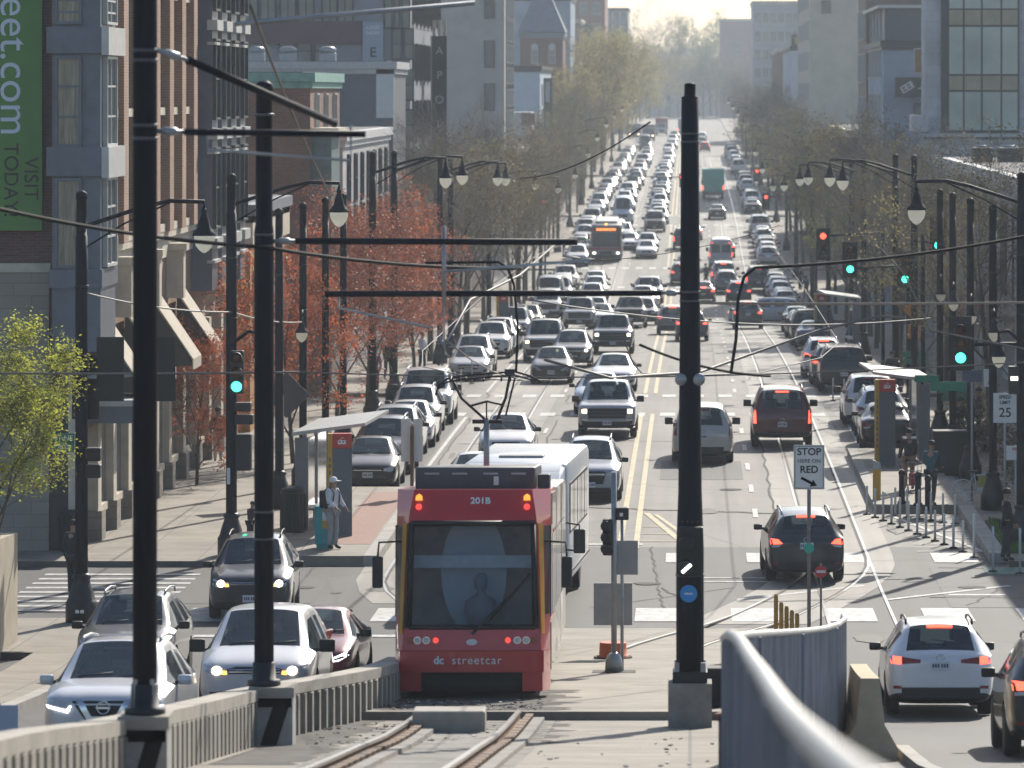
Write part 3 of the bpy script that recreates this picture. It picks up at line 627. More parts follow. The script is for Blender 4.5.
# ------------------------------------------------------------------ ground, road, kerbs, rails, markings
def asphalt(name, base, rough=.62, streak=.25):
    m, nt, b = nodes(name)
    g = N(nt, 'ShaderNodeNewGeometry'); mp = N(nt, 'ShaderNodeMapping'); mp.inputs['Scale'].default_value = (1.3, .035, 1); nt.links.new(g.outputs['Position'], mp.inputs[0])
    n1 = N(nt, 'ShaderNodeTexNoise', i_Scale=1.0, i_Detail=4.0); nt.links.new(mp.outputs[0], n1.inputs[0])
    n2 = N(nt, 'ShaderNodeTexNoise', i_Scale=.22, i_Detail=8.0, i_Roughness=.65); nt.links.new(g.outputs['Position'], n2.inputs[0])
    n3 = N(nt, 'ShaderNodeTexNoise', i_Scale=45.0, i_Detail=2.0); nt.links.new(g.outputs['Position'], n3.inputs[0])
    vo = N(nt, 'ShaderNodeTexVoronoi', feature='DISTANCE_TO_EDGE', i_Scale=.16)
    mp2 = N(nt, 'ShaderNodeMapping'); mp2.inputs['Scale'].default_value = (1.2, .45, 1); nt.links.new(g.outputs['Position'], mp2.inputs[0])
    wn = N(nt, 'ShaderNodeTexNoise', i_Scale=.8, i_Detail=4.0); nt.links.new(mp2.outputs[0], wn.inputs[0])
    ad = N(nt, 'ShaderNodeMixRGB'); ad.inputs[0].default_value = .35; nt.links.new(mp2.outputs[0], ad.inputs[1]); nt.links.new(wn.outputs['Color'], ad.inputs[2]); nt.links.new(ad.outputs[0], vo.inputs['Vector'])
    def ramp(src, a, ca, c, cc):
        r = N(nt, 'ShaderNodeValToRGB'); r.color_ramp.elements[0].position = a; r.color_ramp.elements[0].color = (ca, ca, ca, 1); r.color_ramp.elements[1].position = c; r.color_ramp.elements[1].color = (cc, cc, cc, 1); nt.links.new(src, r.inputs[0]); return r.outputs[0]
    def mul(a, c):
        x = N(nt, 'ShaderNodeMix', data_type='RGBA', blend_type='MULTIPLY'); x.inputs[0].default_value = 1; nt.links.new(a, x.inputs[6]); nt.links.new(c, x.inputs[7]); return x.outputs[2]
    base_n = N(nt, 'ShaderNodeRGB'); base_n.outputs[0].default_value = (*base, 1)
    c = mul(base_n.outputs[0], ramp(n1.outputs[0], .35, 1-streak, .65, 1.0+streak*.4))
    c = mul(c, ramp(n2.outputs[0], .35, .78, .62, 1.12)); c = mul(c, ramp(n3.outputs[0], .3, .85, .7, 1.1)); c = mul(c, ramp(vo.outputs[0], .0, .55, .012, 1.0))
    nt.links.new(c, b.inputs['Base Color']); b.inputs['Roughness'].default_value = rough
    bp = N(nt, 'ShaderNodeBump', i_Strength=.35, i_Distance=.01); nt.links.new(n3.outputs[0], bp.inputs['Height']); nt.links.new(bp.outputs[0], b.inputs['Normal'])
    return m
ASPH = asphalt('worn_road', (.12, .109, .094), .66, .42); ASPHN = asphalt('asphalt', (.045, .0455, .047), .72, .38)
ASPHD = asphalt('newer_asphalt', (.05, .05, .052), .72, .2)
TRACKC = asphalt('track_concrete', (.21, .192, .163), .62, .35)
PAVE = brick('pavement_slabs', (.30, .275, .24), (.27, .25, .22), (.19, .18, .16), bw=1.5, rh=1.5)
def slabmat(name, col, joint, sx, sy, jw=.012):
    m, nt, b = nodes(name)
    g = N(nt, 'ShaderNodeNewGeometry'); bt = N(nt, 'ShaderNodeTexBrick', i_Scale=1.0); bt.offset = 0
    bt.inputs['Color1'].default_value = (*col, 1); bt.inputs['Color2'].default_value = (*[c*.9 for c in col], 1); bt.inputs['Mortar'].default_value = (*joint, 1)
    bt.inputs['Brick Width'].default_value = sx; bt.inputs['Row Height'].default_value = sy; bt.inputs['Mortar Size'].default_value = jw
    nt.links.new(g.outputs['Position'], bt.inputs[0])
    n2 = N(nt, 'ShaderNodeTexNoise', i_Scale=.7, i_Detail=9.0, i_Roughness=.68); nt.links.new(g.outputs['Position'], n2.inputs[0])
    r = N(nt, 'ShaderNodeValToRGB'); r.color_ramp.elements[0].position = .33; r.color_ramp.elements[0].color = (.62, .6, .58, 1); r.color_ramp.elements[1].position = .66; r.color_ramp.elements[1].color = (1.1, 1.08, 1.05, 1); nt.links.new(n2.outputs[0], r.inputs[0])
    x = N(nt, 'ShaderNodeMix', data_type='RGBA', blend_type='MULTIPLY'); x.inputs[0].default_value = 1; nt.links.new(bt.outputs[0], x.inputs[6]); nt.links.new(r.outputs[0], x.inputs[7])
    nt.links.new(x.outputs[2], b.inputs['Base Color']); b.inputs['Roughness'].default_value = .75
    n3 = N(nt, 'ShaderNodeTexNoise', i_Scale=30.0, i_Detail=3.0); nt.links.new(g.outputs['Position'], n3.inputs[0])
    bp = N(nt, 'ShaderNodeBump', i_Strength=.3, i_Distance=.01); nt.links.new(n3.outputs[0], bp.inputs['Height']); nt.links.new(bp.outputs[0], b.inputs['Normal'])
    return m
PAVE = slabmat('pavement_slabs', (.26, .232, .195), (.14, .128, .11), 1.5, 1.5, .02)
SLAB = slabmat('track_slab', (.27, .245, .205), (.12, .11, .092), 3.2, 1.9, .025)
KERB = pm('kerb_stone', (.33, .315, .285), .8, .2, 1.5, bump=.2)
WHITEP = pm('white_road_paint', (.43, .43, .415), .65, .4, 5.0, space='World')
YELLOWP = pm('yellow_road_paint', (.46, .38, .22), .65, .35, 3.5, space='World')
STEEL = pm('rail_steel', (.55, .53, .5), .28, .15, 4, metal=.9)
RAILSIDE = pm('rust', (.22, .13, .075), .8, .35, 5)
GROOVE = pm('dark_groove', (.03, .028, .026), .8, .2, 8)
TACT = pm('tactile_brick', (.27, .15, .115), .8, .2, 9, bump=.5)
GROUNDM = pm('ground_earth', (.17, .16, .14), .9, .2, .2, space='World')
def drange(d0, d1, st):
    n = max(1, int(math.ceil((d1-d0)/st))); return [d0+(d1-d0)*i/n for i in range(n+1)]
def ribbon(mb, xa, xb, d0, d1, dz, m, prof=zr, step=4.0, nx=1, skirt=0.0):
    fa = xa if callable(xa) else (lambda d: xa); fb = xb if callable(xb) else (lambda d: xb)
    ds = drange(d0, d1, step); k = mb.mi(m); prev = None; rows = []
    for d in ds:
        z = prof(d)+dz
        rows.append([mb.bm.verts.new((fa(d)+(fb(d)-fa(d))*i/nx, d, z)) for i in range(nx+1)])
    for a, b in zip(rows, rows[1:]):
        for i in range(nx):
            f = mb.bm.faces.new((a[i], a[i+1], b[i+1], b[i])); f.material_index = k
    if skirt:
        def wall(seq):
            low = [mb.bm.verts.new(v.co - Vector((0, 0, skirt))) for v in seq]
            for i in range(len(seq)-1):
                f = mb.bm.faces.new((seq[i], seq[i+1], low[i+1], low[i])); f.material_index = k
        wall([r[0] for r in rows]); wall([r[-1] for r in rows]); wall(rows[0]); wall(rows[-1])
def quadroad(mb, pts, dz, m, prof=zr):
    mb.face([(x, d, prof(d)+dz) for x, d in pts], m)
def struct(o): o['kind'] = 'structure'; return o

g = MB(); ribbon(g, -2500, 2500, -40, 3500, -.10, GROUNDM, step=10, nx=4); struct(g.build('ground'))
g = MB(); ribbon(g, -14.5, 13.5, 8, 127, -.004, ASPHN, nx=14); struct(g.build('road')); g = MB(); ribbon(g, -14.5, 13.5, 127, 1300, -.004, ASPH, nx=14); struct(g.build('road'))
CROSS = [(104.5, 121.5), (186.5, 196.5), (303, 318), (381, 402), (478, 494), (620, 636), (800, 818), (1010, 1030)]
for a, b in CROSS:
    g = MB(); ribbon(g, -110, -14.4, a, b, 0.0, ASPHD, nx=2); ribbon(g, 13.4, 110, a, b, 0.0, ASPHD, nx=2); struct(g.build('side_street'))
def smooth(a, b, x): t = max(0, min(1, (x-a)/(b-a))); return t*t*(3-2*t)
def TL(d): return -3.25 - 3.3*smooth(97, 119, d)          # centre of the left track
def TR(d): return -.9 + 4.6*smooth(92, 124, d)           # centre of the right track
g = MB(); ribbon(g, lambda d: TL(d)-1.35, lambda d: TL(d)+1.35, 112, 760, .004, TRACKC, nx=2, step=3)
ribbon(g, lambda d: TR(d)-1.35, lambda d: TR(d)+1.35, 107, 760, .005, TRACKC, nx=2, step=3); struct(g.build('track_lane'))
g = MB()
for fn, a in ((TL, 90), (TR, 94)):
    pf = lambda d: (zt(d) if d < 108 else zr(d))
    for s in (-.7175, .7175):
        ribbon(g, lambda d: fn(d)+s-.035, lambda d: fn(d)+s+.035, a, 760, .016, STEEL, prof=pf, step=2.5)
        sg = -1 if s > 0 else 1
        ribbon(g, lambda d: fn(d)+s+sg*.04-.0, lambda d: fn(d)+s+sg*.10, a, 760, .014, GROOVE, prof=pf, step=2.5)
struct(g.build('tram_track'))
# crossover rails between the two tracks at the junction
g = MB()
for s in (-.7175, .7175):
    ribbon(g, lambda d: 3.7+s-.035, lambda d: 3.7+s+.035, 106.5, 124, .018, STEEL, step=1.5)
struct(g.build('junction_track'))
# raised track bed on the ramp
def bedz(d): return zt(d) - (.13 if d < 74.5 else 0)
def bedL(d): return -5.78 if d < 66 else -5.78+1.1*smooth(66, 80, d)
def bedR(d): return .32 if d < 50 else .32+2.0*smooth(48, 77, d)
g = MB()
ribbon(g, bedL, bedR, 8, 74.5, 0, SLAB, prof=lambda d: zt(d)-.13, nx=4, step=2, skirt=.5)
ribbon(g, lambda d: bedL(d) if d < 82 else -4.5, lambda d: bedR(d) if d < 77 else 2.32, 74.5, 105.0, 0.0, SLAB, prof=zt, nx=4, step=2, skirt=.7)
DIRT_SHADE = pm('track_dirt_shade', (.075, .068, .06), .9, .5, 2.2, bump=.5, space='World'); ribbon(g, lambda d: -4.7+.2*math.sin(d*2.3), lambda d: -2.0+.22*math.sin(d*3.1)+.15*math.sin(d*7.3), 74.9, 82, .004, DIRT_SHADE, prof=zt, step=.25); ribbon(g, -5.6, lambda d: -4.45+.25*math.sin(d*1.7)+.14*math.sin(d*5.1), 58, 74.4, -.126, DIRT_SHADE, prof=zt, step=.25); ribbon(g, lambda d: -4.0+.1*math.sin(d*4), lambda d: -2.6+.1*math.sin(d*5), 71, 74.4, -.126, DIRT_SHADE, prof=zt, step=.25); ribbon(g, -2.4, lambda d: -1.9+.2*math.sin(d*3.3)+.12*math.sin(d*8), 66, 74.4, -.126, DIRT_SHADE, prof=zt, step=.25)  # dirt by wall and rails; strips at the tram also paint in its shadow
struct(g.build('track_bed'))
# exposed rails on the near ramp with clips, sleepers and drain
g = MB()
for s in (-.7175, .7175):
    x = -3.25+s
    def bar(x0, x1, z0, z1, d0, d1, m):
        n = 14
        for i in range(n):
            a = d0+(d1-d0)*i/n; b = d0+(d1-d0)*(i+1)/n
            v = []
            for d in (a, b):
                z = zt(d)-.13
                v += [(x0, d, z+z0), (x1, d, z+z0), (x1, d, z+z1), (x0, d, z+z1)]
            g.mesh(v, [(0,1,5,4), (1,2,6,5), (2,3,7,6), (3,0,4,7), (0,3,2,1), (4,5,6,7)], m)
    bar(x-.036, x+.036, .13, .17, 8, 74.2, STEEL); bar(x-.012, x+.012, .03, .13, 8, 74.2, RAILSIDE); bar(x-.07, x+.07, .004, .03, 8, 74.2, RAILSIDE)
    bar(x+.12, x+.20, .003, .09, 30, 74.0, GROOVE)
    bar(x+.22, x+.38, .004, .07, 30, 74.0, CONCD)
    d = 42.0
    while d < 74:
        z = zt(d)-.13; g.box(x+.105, x+.215, d-.05, d+.07, z+.01, z+.115, RAILSIDE if int(d*3) % 3 else GROOVE); d += .32
struct(g.build('ramp_rails'))
g = MB(); d = 40.0
while d < 74: 
    z = zt(d)-.13; g.box(-4.5, -2.0, d-.12, d+.12, z-.05, z+.006, CONCD); d += .75
struct(g.build('track_sleepers'))
g = MB(); g.box(-3.9, -2.88, 70.2, 70.8, zt(70.5)-.3, zt(70.5)+.2, CONC, bev=.03); g.box(-3.8, -2.98, 70.8, 71.2, zt(70.5)-.3, zt(70.5)+.0, CONCD)
tag(g.build('concrete_block'), 'rough concrete block lying between the rails in front of the tram', 'block')
SIGNP = pm('paper_scrap', (.5, .5, .5), .7, .1)
# litter and grit by the wall: loose scraps
g = MB(); r2 = random.Random(5)
for k in range(420):
    x = r2.uniform(-5.2, -2.2) if k % 12 else r2.uniform(-2, .8); d = (r2.uniform(66, 77) if k % 2 else r2.uniform(75.2, 78.6)) if k % 12 else r2.uniform(56, 69); s = r2.uniform(.008, .032); z = bedz(d)
    if 74.0 < d < 75: continue
    M = Matrix.Translation((x, d, z+s*.3)) @ Matrix.Rotation(r2.uniform(0, 6), 4, 'Z') @ Matrix.Rotation(r2.uniform(-.5, .5), 4, 'X')
    g.box(-s, s, -s*.7, s*.7, 0, s*.5, r2.choice([CONCD, CONCD, GROOVE, GROOVE, RAILSIDE, SIGNP]), M)
o = g.build('track_litter'); o['kind'] = 'stuff'; o['label'] = 'grit and scraps of litter lying along the rails'; o['category'] = 'litter'
# pavements
SEG = []
edges = [(121.5, 186.5), (196.5, 303), (318, 381), (402, 478), (494, 620), (636, 800), (818, 1010), (1030, 1290)]
for i, (a, b) in enumerate(edges):
    g = MB(); ribbon(g, -40, -10.45, a, b, .14, PAVE, nx=3, skirt=.3); ribbon(g, -10.45, -10.2, a, b, .145, KERB, skirt=.3); struct(g.build('pavement'))
    g = MB(); a2 = max(a, 137.45) if i == 0 else a
    ribbon(g, 7.85, 40, a2, b, .14, PAVE, nx=3, skirt=.3); ribbon(g, 7.6, 7.85, a2, b, .145, KERB, skirt=.3); struct(g.build('pavement'))
# stop platforms
g = MB(); ribbon(g, -10.19, lambda d: -7.95+.1*smooth(118, 134, d)*0-.0, 121.8, 144, .24, SLAB, nx=2, step=3, skirt=.4); ribbon(g, -7.95, -7.62, 121.8, 144, .245, KERB, step=3, skirt=.4)
ribbon(g, -9.05, -8.0, 125, 142, .247, TACT, step=3); struct(g.build('tram_platform'))
g = MB(); ribbon(g, 5.35, 7.58, 137.5, 160.5, .24, SLAB, nx=2, step=3, skirt=.4); ribbon(g, 5.05, 5.35, 137.5, 160.5, .245, KERB, step=3, skirt=.4); struct(g.build('tram_platform'))
g = MB(); ribbon(g, 7.75, 30, 121.5, 137.4, .14, PAVE, nx=2, skirt=.3); ribbon(g, 7.35, 7.75, 122.5, 137.4, .24, KERB, skirt=.4); struct(g.build('pavement'))
GRASSM = pm('grass_soil', (.05, .075, .02), .9, .3, 5)
g = MB(); ribbon(g, 7.85, 8.9, 123.5, 133, .19, GRASSM, skirt=.1); struct(g.build('grass_verge'))
g = MB(); gm = pm('grass_blade', (.10, .19, .03), .7, .35, 3); r2 = random.Random(2)
for k in range(2600):
    x, d = r2.uniform(7.9, 8.85), r2.uniform(123.6, 132.8); z = zr(d)+.185; a = r2.uniform(0, 3.14); h = r2.uniform(.06, .16)
    g.face([(x-.02*math.cos(a), d-.02*math.sin(a), z), (x+.02*math.cos(a), d+.02*math.sin(a), z), (x+r2.uniform(-.05, .05), d+r2.uniform(-.05, .05), z+h)], gm)
o = g.build('grass'); o['kind'] = 'stuff'; o['label'] = 'strip of green grass beside the right pavement'; o['category'] = 'grass'
g = MB(); ribbon(g, -13.0, -11.65, 55, 107, .14, PAVE, nx=2, skirt=.3); ribbon(g, -11.65, -11.4, 40, 107, .145, KERB, skirt=.3); ribbon(g, -60, -13.0, 99, 107, .14, PAVE, nx=2, skirt=.3); struct(g.build('pavement'))
# painted markings (one sheet set, 4 mm above the road)
g = MB()
Z1 = .010
def line(x0, x1, d0, d1, m=WHITEP, step=6.0, dz=Z1): ribbon(g, x0, x1, d0, d1, dz, m, step=step)
for a, b in ((126.5, 184), (199, 299), (322, 377), (407, 476), (497, 618), (640, 798), (820, 1000)):
    line(-1.86, -1.71, a, b, YELLOWP); line(-1.45, -1.30, a, b, YELLOWP)
# yellow hatched wedge
quadroad(g, [(-1.28, 137.5), (-1.12, 137.5), (.02, 127), (-.16, 127)], Z1, YELLOWP)
quadroad(g, [(-1.0, 137.0), (-.88, 137.0), (.36, 127), (.2, 127)], Z1, YELLOWP)
for d in (128.5, 130.8, 133): line(-1.28, -.25-(d-128)*.1, d, d+.16, YELLOWP)
def bars(d0, d1, x0, x1, w, gap):
    x = x0
    while x < x1: line(x, x+w, d0, d1, WHITEP, 2.0); x += w+gap
bars(107.6, 110.8, -11.0, -4.6, 1.05, 1.0); bars(107.6, 110.8, -1.2, 13, 1.05, 1.05)
bars(122.6, 125.2, -.6, 5.1, .9, 1.1); bars(122.6, 125.2, 6.0, 7.5, 1.1, .9); bars(122.6, 125.2, 8.6, 9.8, 1.1, .9)
d = 110.0
while d < 119.5: line(-15.4, -11.7, d, d+.42, WHITEP, 1); d += 1.15
for a, b in ((182.6, 184.8), (196.0, 198.2), (299, 301.3), (319.5, 322), (377, 379.5), (404, 406.5), (475, 477), (495, 497), (616, 618.5), (637, 639)):
    bars(a, b, -9.9, 7.4, .55, .55)
for a, b in ((136, 182), (200, 298), (324, 376), (410, 473), (500, 612), (645, 795)):
    d = a
    while d+3 < b:
        line(-5.06, -4.94, d, d+3); line(1.72, 1.86, d, d+3); d += 9
    line(5.55, 5.67, max(a, 162), b); line(-8.2, -8.08, max(a, 146), b)
line(-3.9, -1.2, 127.5, 127.9); line(.0, 2.2, 118.4, 118.6); line(.0, 2.2, 117.4, 117.6); line(-10.8, -5.6, 104.0, 104.5)
for k in range(6): line(5.7, 7.3, 125.6+k*2.0, 125.75+k*2.0)
quadroad(g, [(7.4, 125), (7.55, 125), (5.5, 137), (5.35, 137)], Z1+.001, WHITEP)
for x in (5.9, 8.4, 11.2): line(x, x+1.3, 114, 114.3)
for x in (1.0, 4.4): quadroad(g, [(x, 113), (x+3, 116.6), (x+3.1, 116.4), (x+.1, 112.8)], Z1, WHITEP)
struct(g.build('road_markings'))
# tar seams and patches in the asphalt
g = MB(); TAR = pm('tar', (.028, .027, .026), .85, .2, 9)
def seam(x0, d0, x1, d1, w, n=12, jit=.12):
    p = [(x0+(x1-x0)*i/n+r2.uniform(-jit, jit), d0+(d1-d0)*i/n+r2.uniform(-jit, jit)*2) for i in range(n+1)]
    for a, b in zip(p, p[1:]):
        dx, dy = b[0]-a[0], b[1]-a[1]; l = math.hypot(dx, dy); nx_, ny_ = -dy/l*w, dx/l*w
        quadroad(g, [(a[0]-nx_, a[1]-ny_), (b[0]-nx_, b[1]-ny_), (b[0]+nx_, b[1]+ny_), (a[0]+nx_, a[1]+ny_)], .0065, TAR)
seam(-3.4, 139.5, 2.3, 137.5, .12); seam(2.4, 190, 2.3, 127, .03, 30, .05); seam(-7.9, 180, -7.9, 146, .03, 20, .05); seam(-4.8, 180, -4.8, 128, .03, 20, .05); seam(-2.2, 111, 1, 116, .02, 20, .04); seam(-1.0, 127, -.6, 111, .025, 24, .05); seam(-2, 168, 2.2, 166.5, .05)
seam(6.0, 121, 12, 120.6, .1); seam(5.4, 113.5, 13, 113, .07)
for (x0, x1, a, b) in ((-9.8, -8.3, 146, 180), (-.9, 1.6, 150, 158), (5.8, 10.0, 111, 122), (-12, -8.5, 112, 119), (2.6, 9.8, 60, 84)):
    ribbon(g, x0, x1, a, b, .003, ASPHD, nx=1, step=3)
r4 = random.Random(9); STAIN = pm('oil_stain', (.045, .043, .04), .7, .3, 4, space='World')
def blob(x, d, a, b_, m, dz):
    n = 14; g.face([(x+a*math.cos(2*math.pi*i/n)*r4.uniform(.7, 1.15), q, zr(q)+dz) for i in range(n) for q in [d+b_*math.sin(2*math.pi*i/n)*r4.uniform(.8, 1.1)]], m)
for k in range(46):
    ln = r4.choice([-6.5, -3.2, .3, 3.6, -7.6, 5.0]); d = r4.uniform(60, 260); 
    if d < 104 and -5.9 < ln < 2.8: continue
    blob(ln+r4.uniform(-.5, .5), d, r4.uniform(.1, .45), r4.uniform(.3, 1.6), STAIN, .0078+.0001*k)
for x, d in ((-1.0, 117), (1.2, 146), (-4.9, 151), (.6, 176), (5.0, 98), (-9.0, 116), (6.6, 116)): blob(x, d, .36, .36, TAR, .0145)
for k in range(26):
    x = r4.choice([-9.2, -7.9, -4.8, -.2, 2.2, 5.2, 6.2]); d = r4.uniform(110, 250); seam(x, d, x+r4.uniform(-1.2, 1.2), d+r4.uniform(-3, 6), r4.uniform(.015, .035), 9, .1)
struct(g.build('road_repairs'))
# ------------------------------------------------------------------ traffic
WHITE, SILVER, GREYC, DGREY, BLACK = (.72, .73, .74), (.42, .44, .47), (.17, .18, .19), (.07, .075, .08), (.014, .015, .017)
REDC, MAROON, BLUE, NAVY, LBLUE, GREENC, BEIGE = (.25, .02, .02), (.085, .009, .014), (.03, .075, .17), (.02, .03, .06), (.27, .36, .46), (.03, .07, .05), (.34, .31, .26)
PROTO = {}
def proto(key, fn, *a, **k):
    t = fn(*a, **k); PROTO[key] = capture(t)
proto('suv_v', make_car, 'suv', front='v', rear='wide', mirror=PAINT)
proto('suv', make_car, 'suv', rear='a')
proto('suv_w', make_car, 'suv', front='bar', rear='wide', railmat=DARK)
proto('sedan', make_car, 'sedan')
proto('sedan_s', make_car, 'sedan', front='slim')
proto('sedan_d', make_car, 'sedan', front='slim', day=0)
proto('minivan', make_car, 'minivan', front='bar', rear='tall', mirror=DARK, rails=0)
proto('bigsuv', make_car, 'bigsuv', front='truck', rear='tall')
proto('pickup', make_car, 'pickup', front='truck', rear='tall')
proto('van', make_van); proto('bus', make_bus); proto('shuttle', make_shuttle)
proto('green_truck', make_truck, 'truck', pm('green_box', (.05, .33, .25), .5, .12, 1), None, 7.4, 3.3, 1.22, .8)
proto('red_truck', make_truck, 'truck', pm('red_box', (.33, .045, .03), .5, .12, 1), None, 7.4, 3.4, 1.22, .9)
proto('blue_truck', make_truck, 'truck', pm('blue_box', (.22, .30, .38), .5, .12, 1), None, 7.4, 3.4, 1.22, .9)
proto('dark_truck', make_truck, 'truck', pm('navy_box', (.055, .06, .085), .5, .12, 1), None, 8.4, 3.0, 1.22, .6, True)
NAMES = {'suv_v': 'suv', 'suv_w': 'suv', 'sedan_s': 'sedan', 'sedan_d': 'sedan', 'bigsuv': 'suv', 'green_truck': 'truck', 'red_truck': 'truck', 'blue_truck': 'truck', 'dark_truck': 'truck'}
LABELS = set(); rs = random.Random(21)
def put(key, d, X, col, label, face='on', lit=0, brake=0, group=None, yaw=0.0, far=None, prof=zr, roadz=0.0):
    """d: distance of the nearest end; X: lane position"""
    tr = PROTO[key]; L = tr[0]['L']
    far = (d > 300) if far is None else far
    skip = ('rim', 'wiper', 'emblem', 'plate_lettering', 'beam_lens', 'lamp_bezel', 'reflector', 'fog_lamp', 'rear_wiper', 'grille_bar', 'door_gap') if far else ()
    if d > 650: skip += ('mirror', 'licence_plate', 'roof_rail', 'daylight_strip', 'lower_intake', 'seat', 'dashboard', 'bumper_trim', 'grille_trim', 'turn_signal', 'tail_lamp_wing', 'reverse_lamp')
    c, fl = spawn(tr, None, skip)
    n = NAMES.get(key, key); c.name = n
    yc = d + L/2*math.cos(yaw); sl = math.atan((prof(yc+L/2.6)-prof(yc-L/2.6))/(2*L/2.6))
    z = (prof(yc+L/2.9)+prof(yc-L/2.9))/2
    c.location = (X - math.sin(yaw)*0, yc, z+.005+roadz)
    if key not in ('shuttle', 'bus'): c.scale = (rs.uniform(.975, 1.03), rs.uniform(.96, 1.04), rs.uniform(.965, 1.045))
    else: c.scale = (1, 1, 1.13 if key == 'shuttle' else 1)
    c.rotation_euler = (sl if face == 'on' else -sl, 0, (0 if face == 'on' else math.pi)+yaw)
    if face == 'side': c.location = (X, d, prof(d)+.005); c.rotation_euler = (0, 0, -math.pi/2+yaw)
    for p in fl:
        if p is c: continue
        p.color = (*col, 1)
        k = p.get('lit')
        if k:
            if (k == 1 and lit) or (k == 2 and brake):
                p.material_slots[0].link = 'OBJECT'; p.material_slots[0].material = LAMPON if k == 1 else TAILON
            del p['lit']
    for q in ('L', 'H', 'cab'):
        if q in c.keys(): del c[q]
    assert label not in LABELS, label
    assert 4 <= len(label.split()) <= 16, label
    LABELS.add(label)
    tag(c, label, {'suv': 'car', 'sedan': 'car', 'minivan': 'car', 'pickup': 'pickup truck', 'shuttle': 'bus'}.get(n, n), group)
    return c
G1, G2, G3, G4, G5 = 'cars waiting on the ramp', 'oncoming traffic queue', 'traffic driving away', 'cars parked along the left kerb', 'cars parked along the right kerb'
put('suv_v', 69, -8.1, (.60, .61, .63), 'silver crossover with v-shaped chrome grille, nearest car beside the ramp wall', lit=0, group=G1)
put('suv', 91, -10.35, DGREY, 'dark grey crossover with roof rails just behind the nearest silver crossover', group=G1)
put('minivan', 83.5, -7.28, (.66, .67, .69), 'white minivan with glowing headlights waiting beside the ramp wall', lit=1, group=G1)
put('sedan_s', 90.6, -6.93, (.17, .018, .03), 'dark red sedan with slim light strips behind the white minivan', group=G1, yaw=R(-1.5))
put('suv_w', 107.5, -9.55, (.03, .036, .045), 'black crossover with amber lit lamps in the junction behind the minivan', lit=1, group=G1, yaw=R(2))
put('suv_w', 83.0, 4.17, (.74, .74, .75), 'white crossover with red wing lamps seen from behind on the right ramp', 'away', brake=1, group=G3)
put('suv', 70.5, 5.42, BLACK, 'black crossover cut off by the right edge, next to the white crossover', 'away', brake=1, group=G3)
put('suv', 117.0, 2.66, (.018, .021, .026), 'black crossover with roof rails in the junction behind the stop sign', 'away', brake=1, group=G3, yaw=R(2))
put('bigsuv', 164, 3.03, (.10, .009, .014), 'maroon full-size suv with tall lit brake lights on the tram lane', 'away', brake=1, group=G3)
put('minivan', 156.5, .40, (.52, .51, .48), 'beige-grey minivan partly hidden behind the black centre pole', 'away', group=G3)
put('shuttle', 109.5, -3.75, WHITE, 'long white shuttle bus with roof hatch directly behind the red tram', group=G2, yaw=R(-2.6), far=False)
put('suv', 141.5, -2.83, (.30, .34, .40), 'blue-grey crossover beside the rear of the white shuttle bus', group=G2)
put('sedan', 138.5, -6.0, WHITE, 'white sedan roof just showing left of the white shuttle bus', group=G2)
put('sedan', 156, -5.75, (.70, .71, .72), 'white sedan on the left tram lane beneath the raised pantograph', group=G2)
put('pickup', 169, -2.8, (.40, .43, .47), 'silver pickup truck with black grille and lit lamps, facing the camera', lit=1, group=G2)
put('sedan', 183, -3.35, LBLUE, 'pale blue sedan peeking out left of the silver pickup', group=G2)
put('sedan', 200, -3.05, WHITE, 'white sedan directly behind the silver pickup in the inner oncoming lane', group=G2)
put('sedan_d', 207, -5.75, (.03, .03, .033), 'black sedan on the left tram lane just past the first far crossing', group=G2)
put('bigsuv', 231, -6.75, (.55, .56, .57), 'white suv with amber lights behind the black sedan on the tram lane', lit=1, group=G2)
put('suv', 224, -5.3, GREYC, 'grey crossover squeezed right of the white suv with amber lights', lit=1, group=G2)
put('pickup', 243, -3.75, (.10, .12, .15), 'dark blue pickup with lit lamps and pale windscreen in the inner oncoming lane', lit=1, group=G2)
ORD = ['first', 'second', 'third', 'fourth', 'fifth', 'sixth', 'seventh', 'eighth', 'ninth', 'tenth', 'eleventh', 'twelfth', 'thirteenth', 'fourteenth', 'fifteenth', 'sixteenth', 'seventeenth', 'eighteenth', 'nineteenth', 'twentieth', 'twenty-first', 'twenty-second', 'twenty-third', 'twenty-fourth']
CN = {'white': WHITE, 'silver': SILVER, 'grey': GREYC, 'dark grey': DGREY, 'black': BLACK, 'blue': BLUE, 'navy': NAVY, 'pale blue': LBLUE, 'red': REDC, 'maroon': MAROON, 'green': GREENC, 'beige': BEIGE}
KW = {'suv': 'crossover', 'suv_w': 'crossover', 'suv_v': 'crossover', 'sedan': 'sedan', 'sedan_d': 'sedan', 'sedan_s': 'sedan', 'bigsuv': 'large suv', 'pickup': 'pickup', 'minivan': 'minivan', 'van': 'van'}
rc = random.Random(11)
def rcol(): return rc.choice(['white']*10 + ['silver']*5 + ['grey']*3 + ['dark grey']*2 + ['black']*3 + ['pale blue', 'blue', 'navy', 'red', 'beige'])
def rkey(): return rc.choice(['sedan']*4 + ['suv']*4 + ['suv_w']*2 + ['bigsuv', 'minivan', 'pickup'])
def row(where, X, ds, group, face, cols=None, keys=None, jit=.12, lit=.12, brake=None):
    if brake is None: brake = .5 if face == 'away' else 0
    for i, d in enumerate(ds):
        cn = (cols[i] if cols and i < len(cols) and cols[i] else rcol()); k = (keys[i] if keys and i < len(keys) and keys[i] else rkey())
        x = X if not hasattr(X, '__len__') else X[i]
        put(k, d, x+rc.uniform(-jit, jit), CN[cn], f'{cn} {KW[k]}, {ORD[i]} in the {where}', face, lit=rc.random() < lit, brake=rc.random() < brake, group=group)
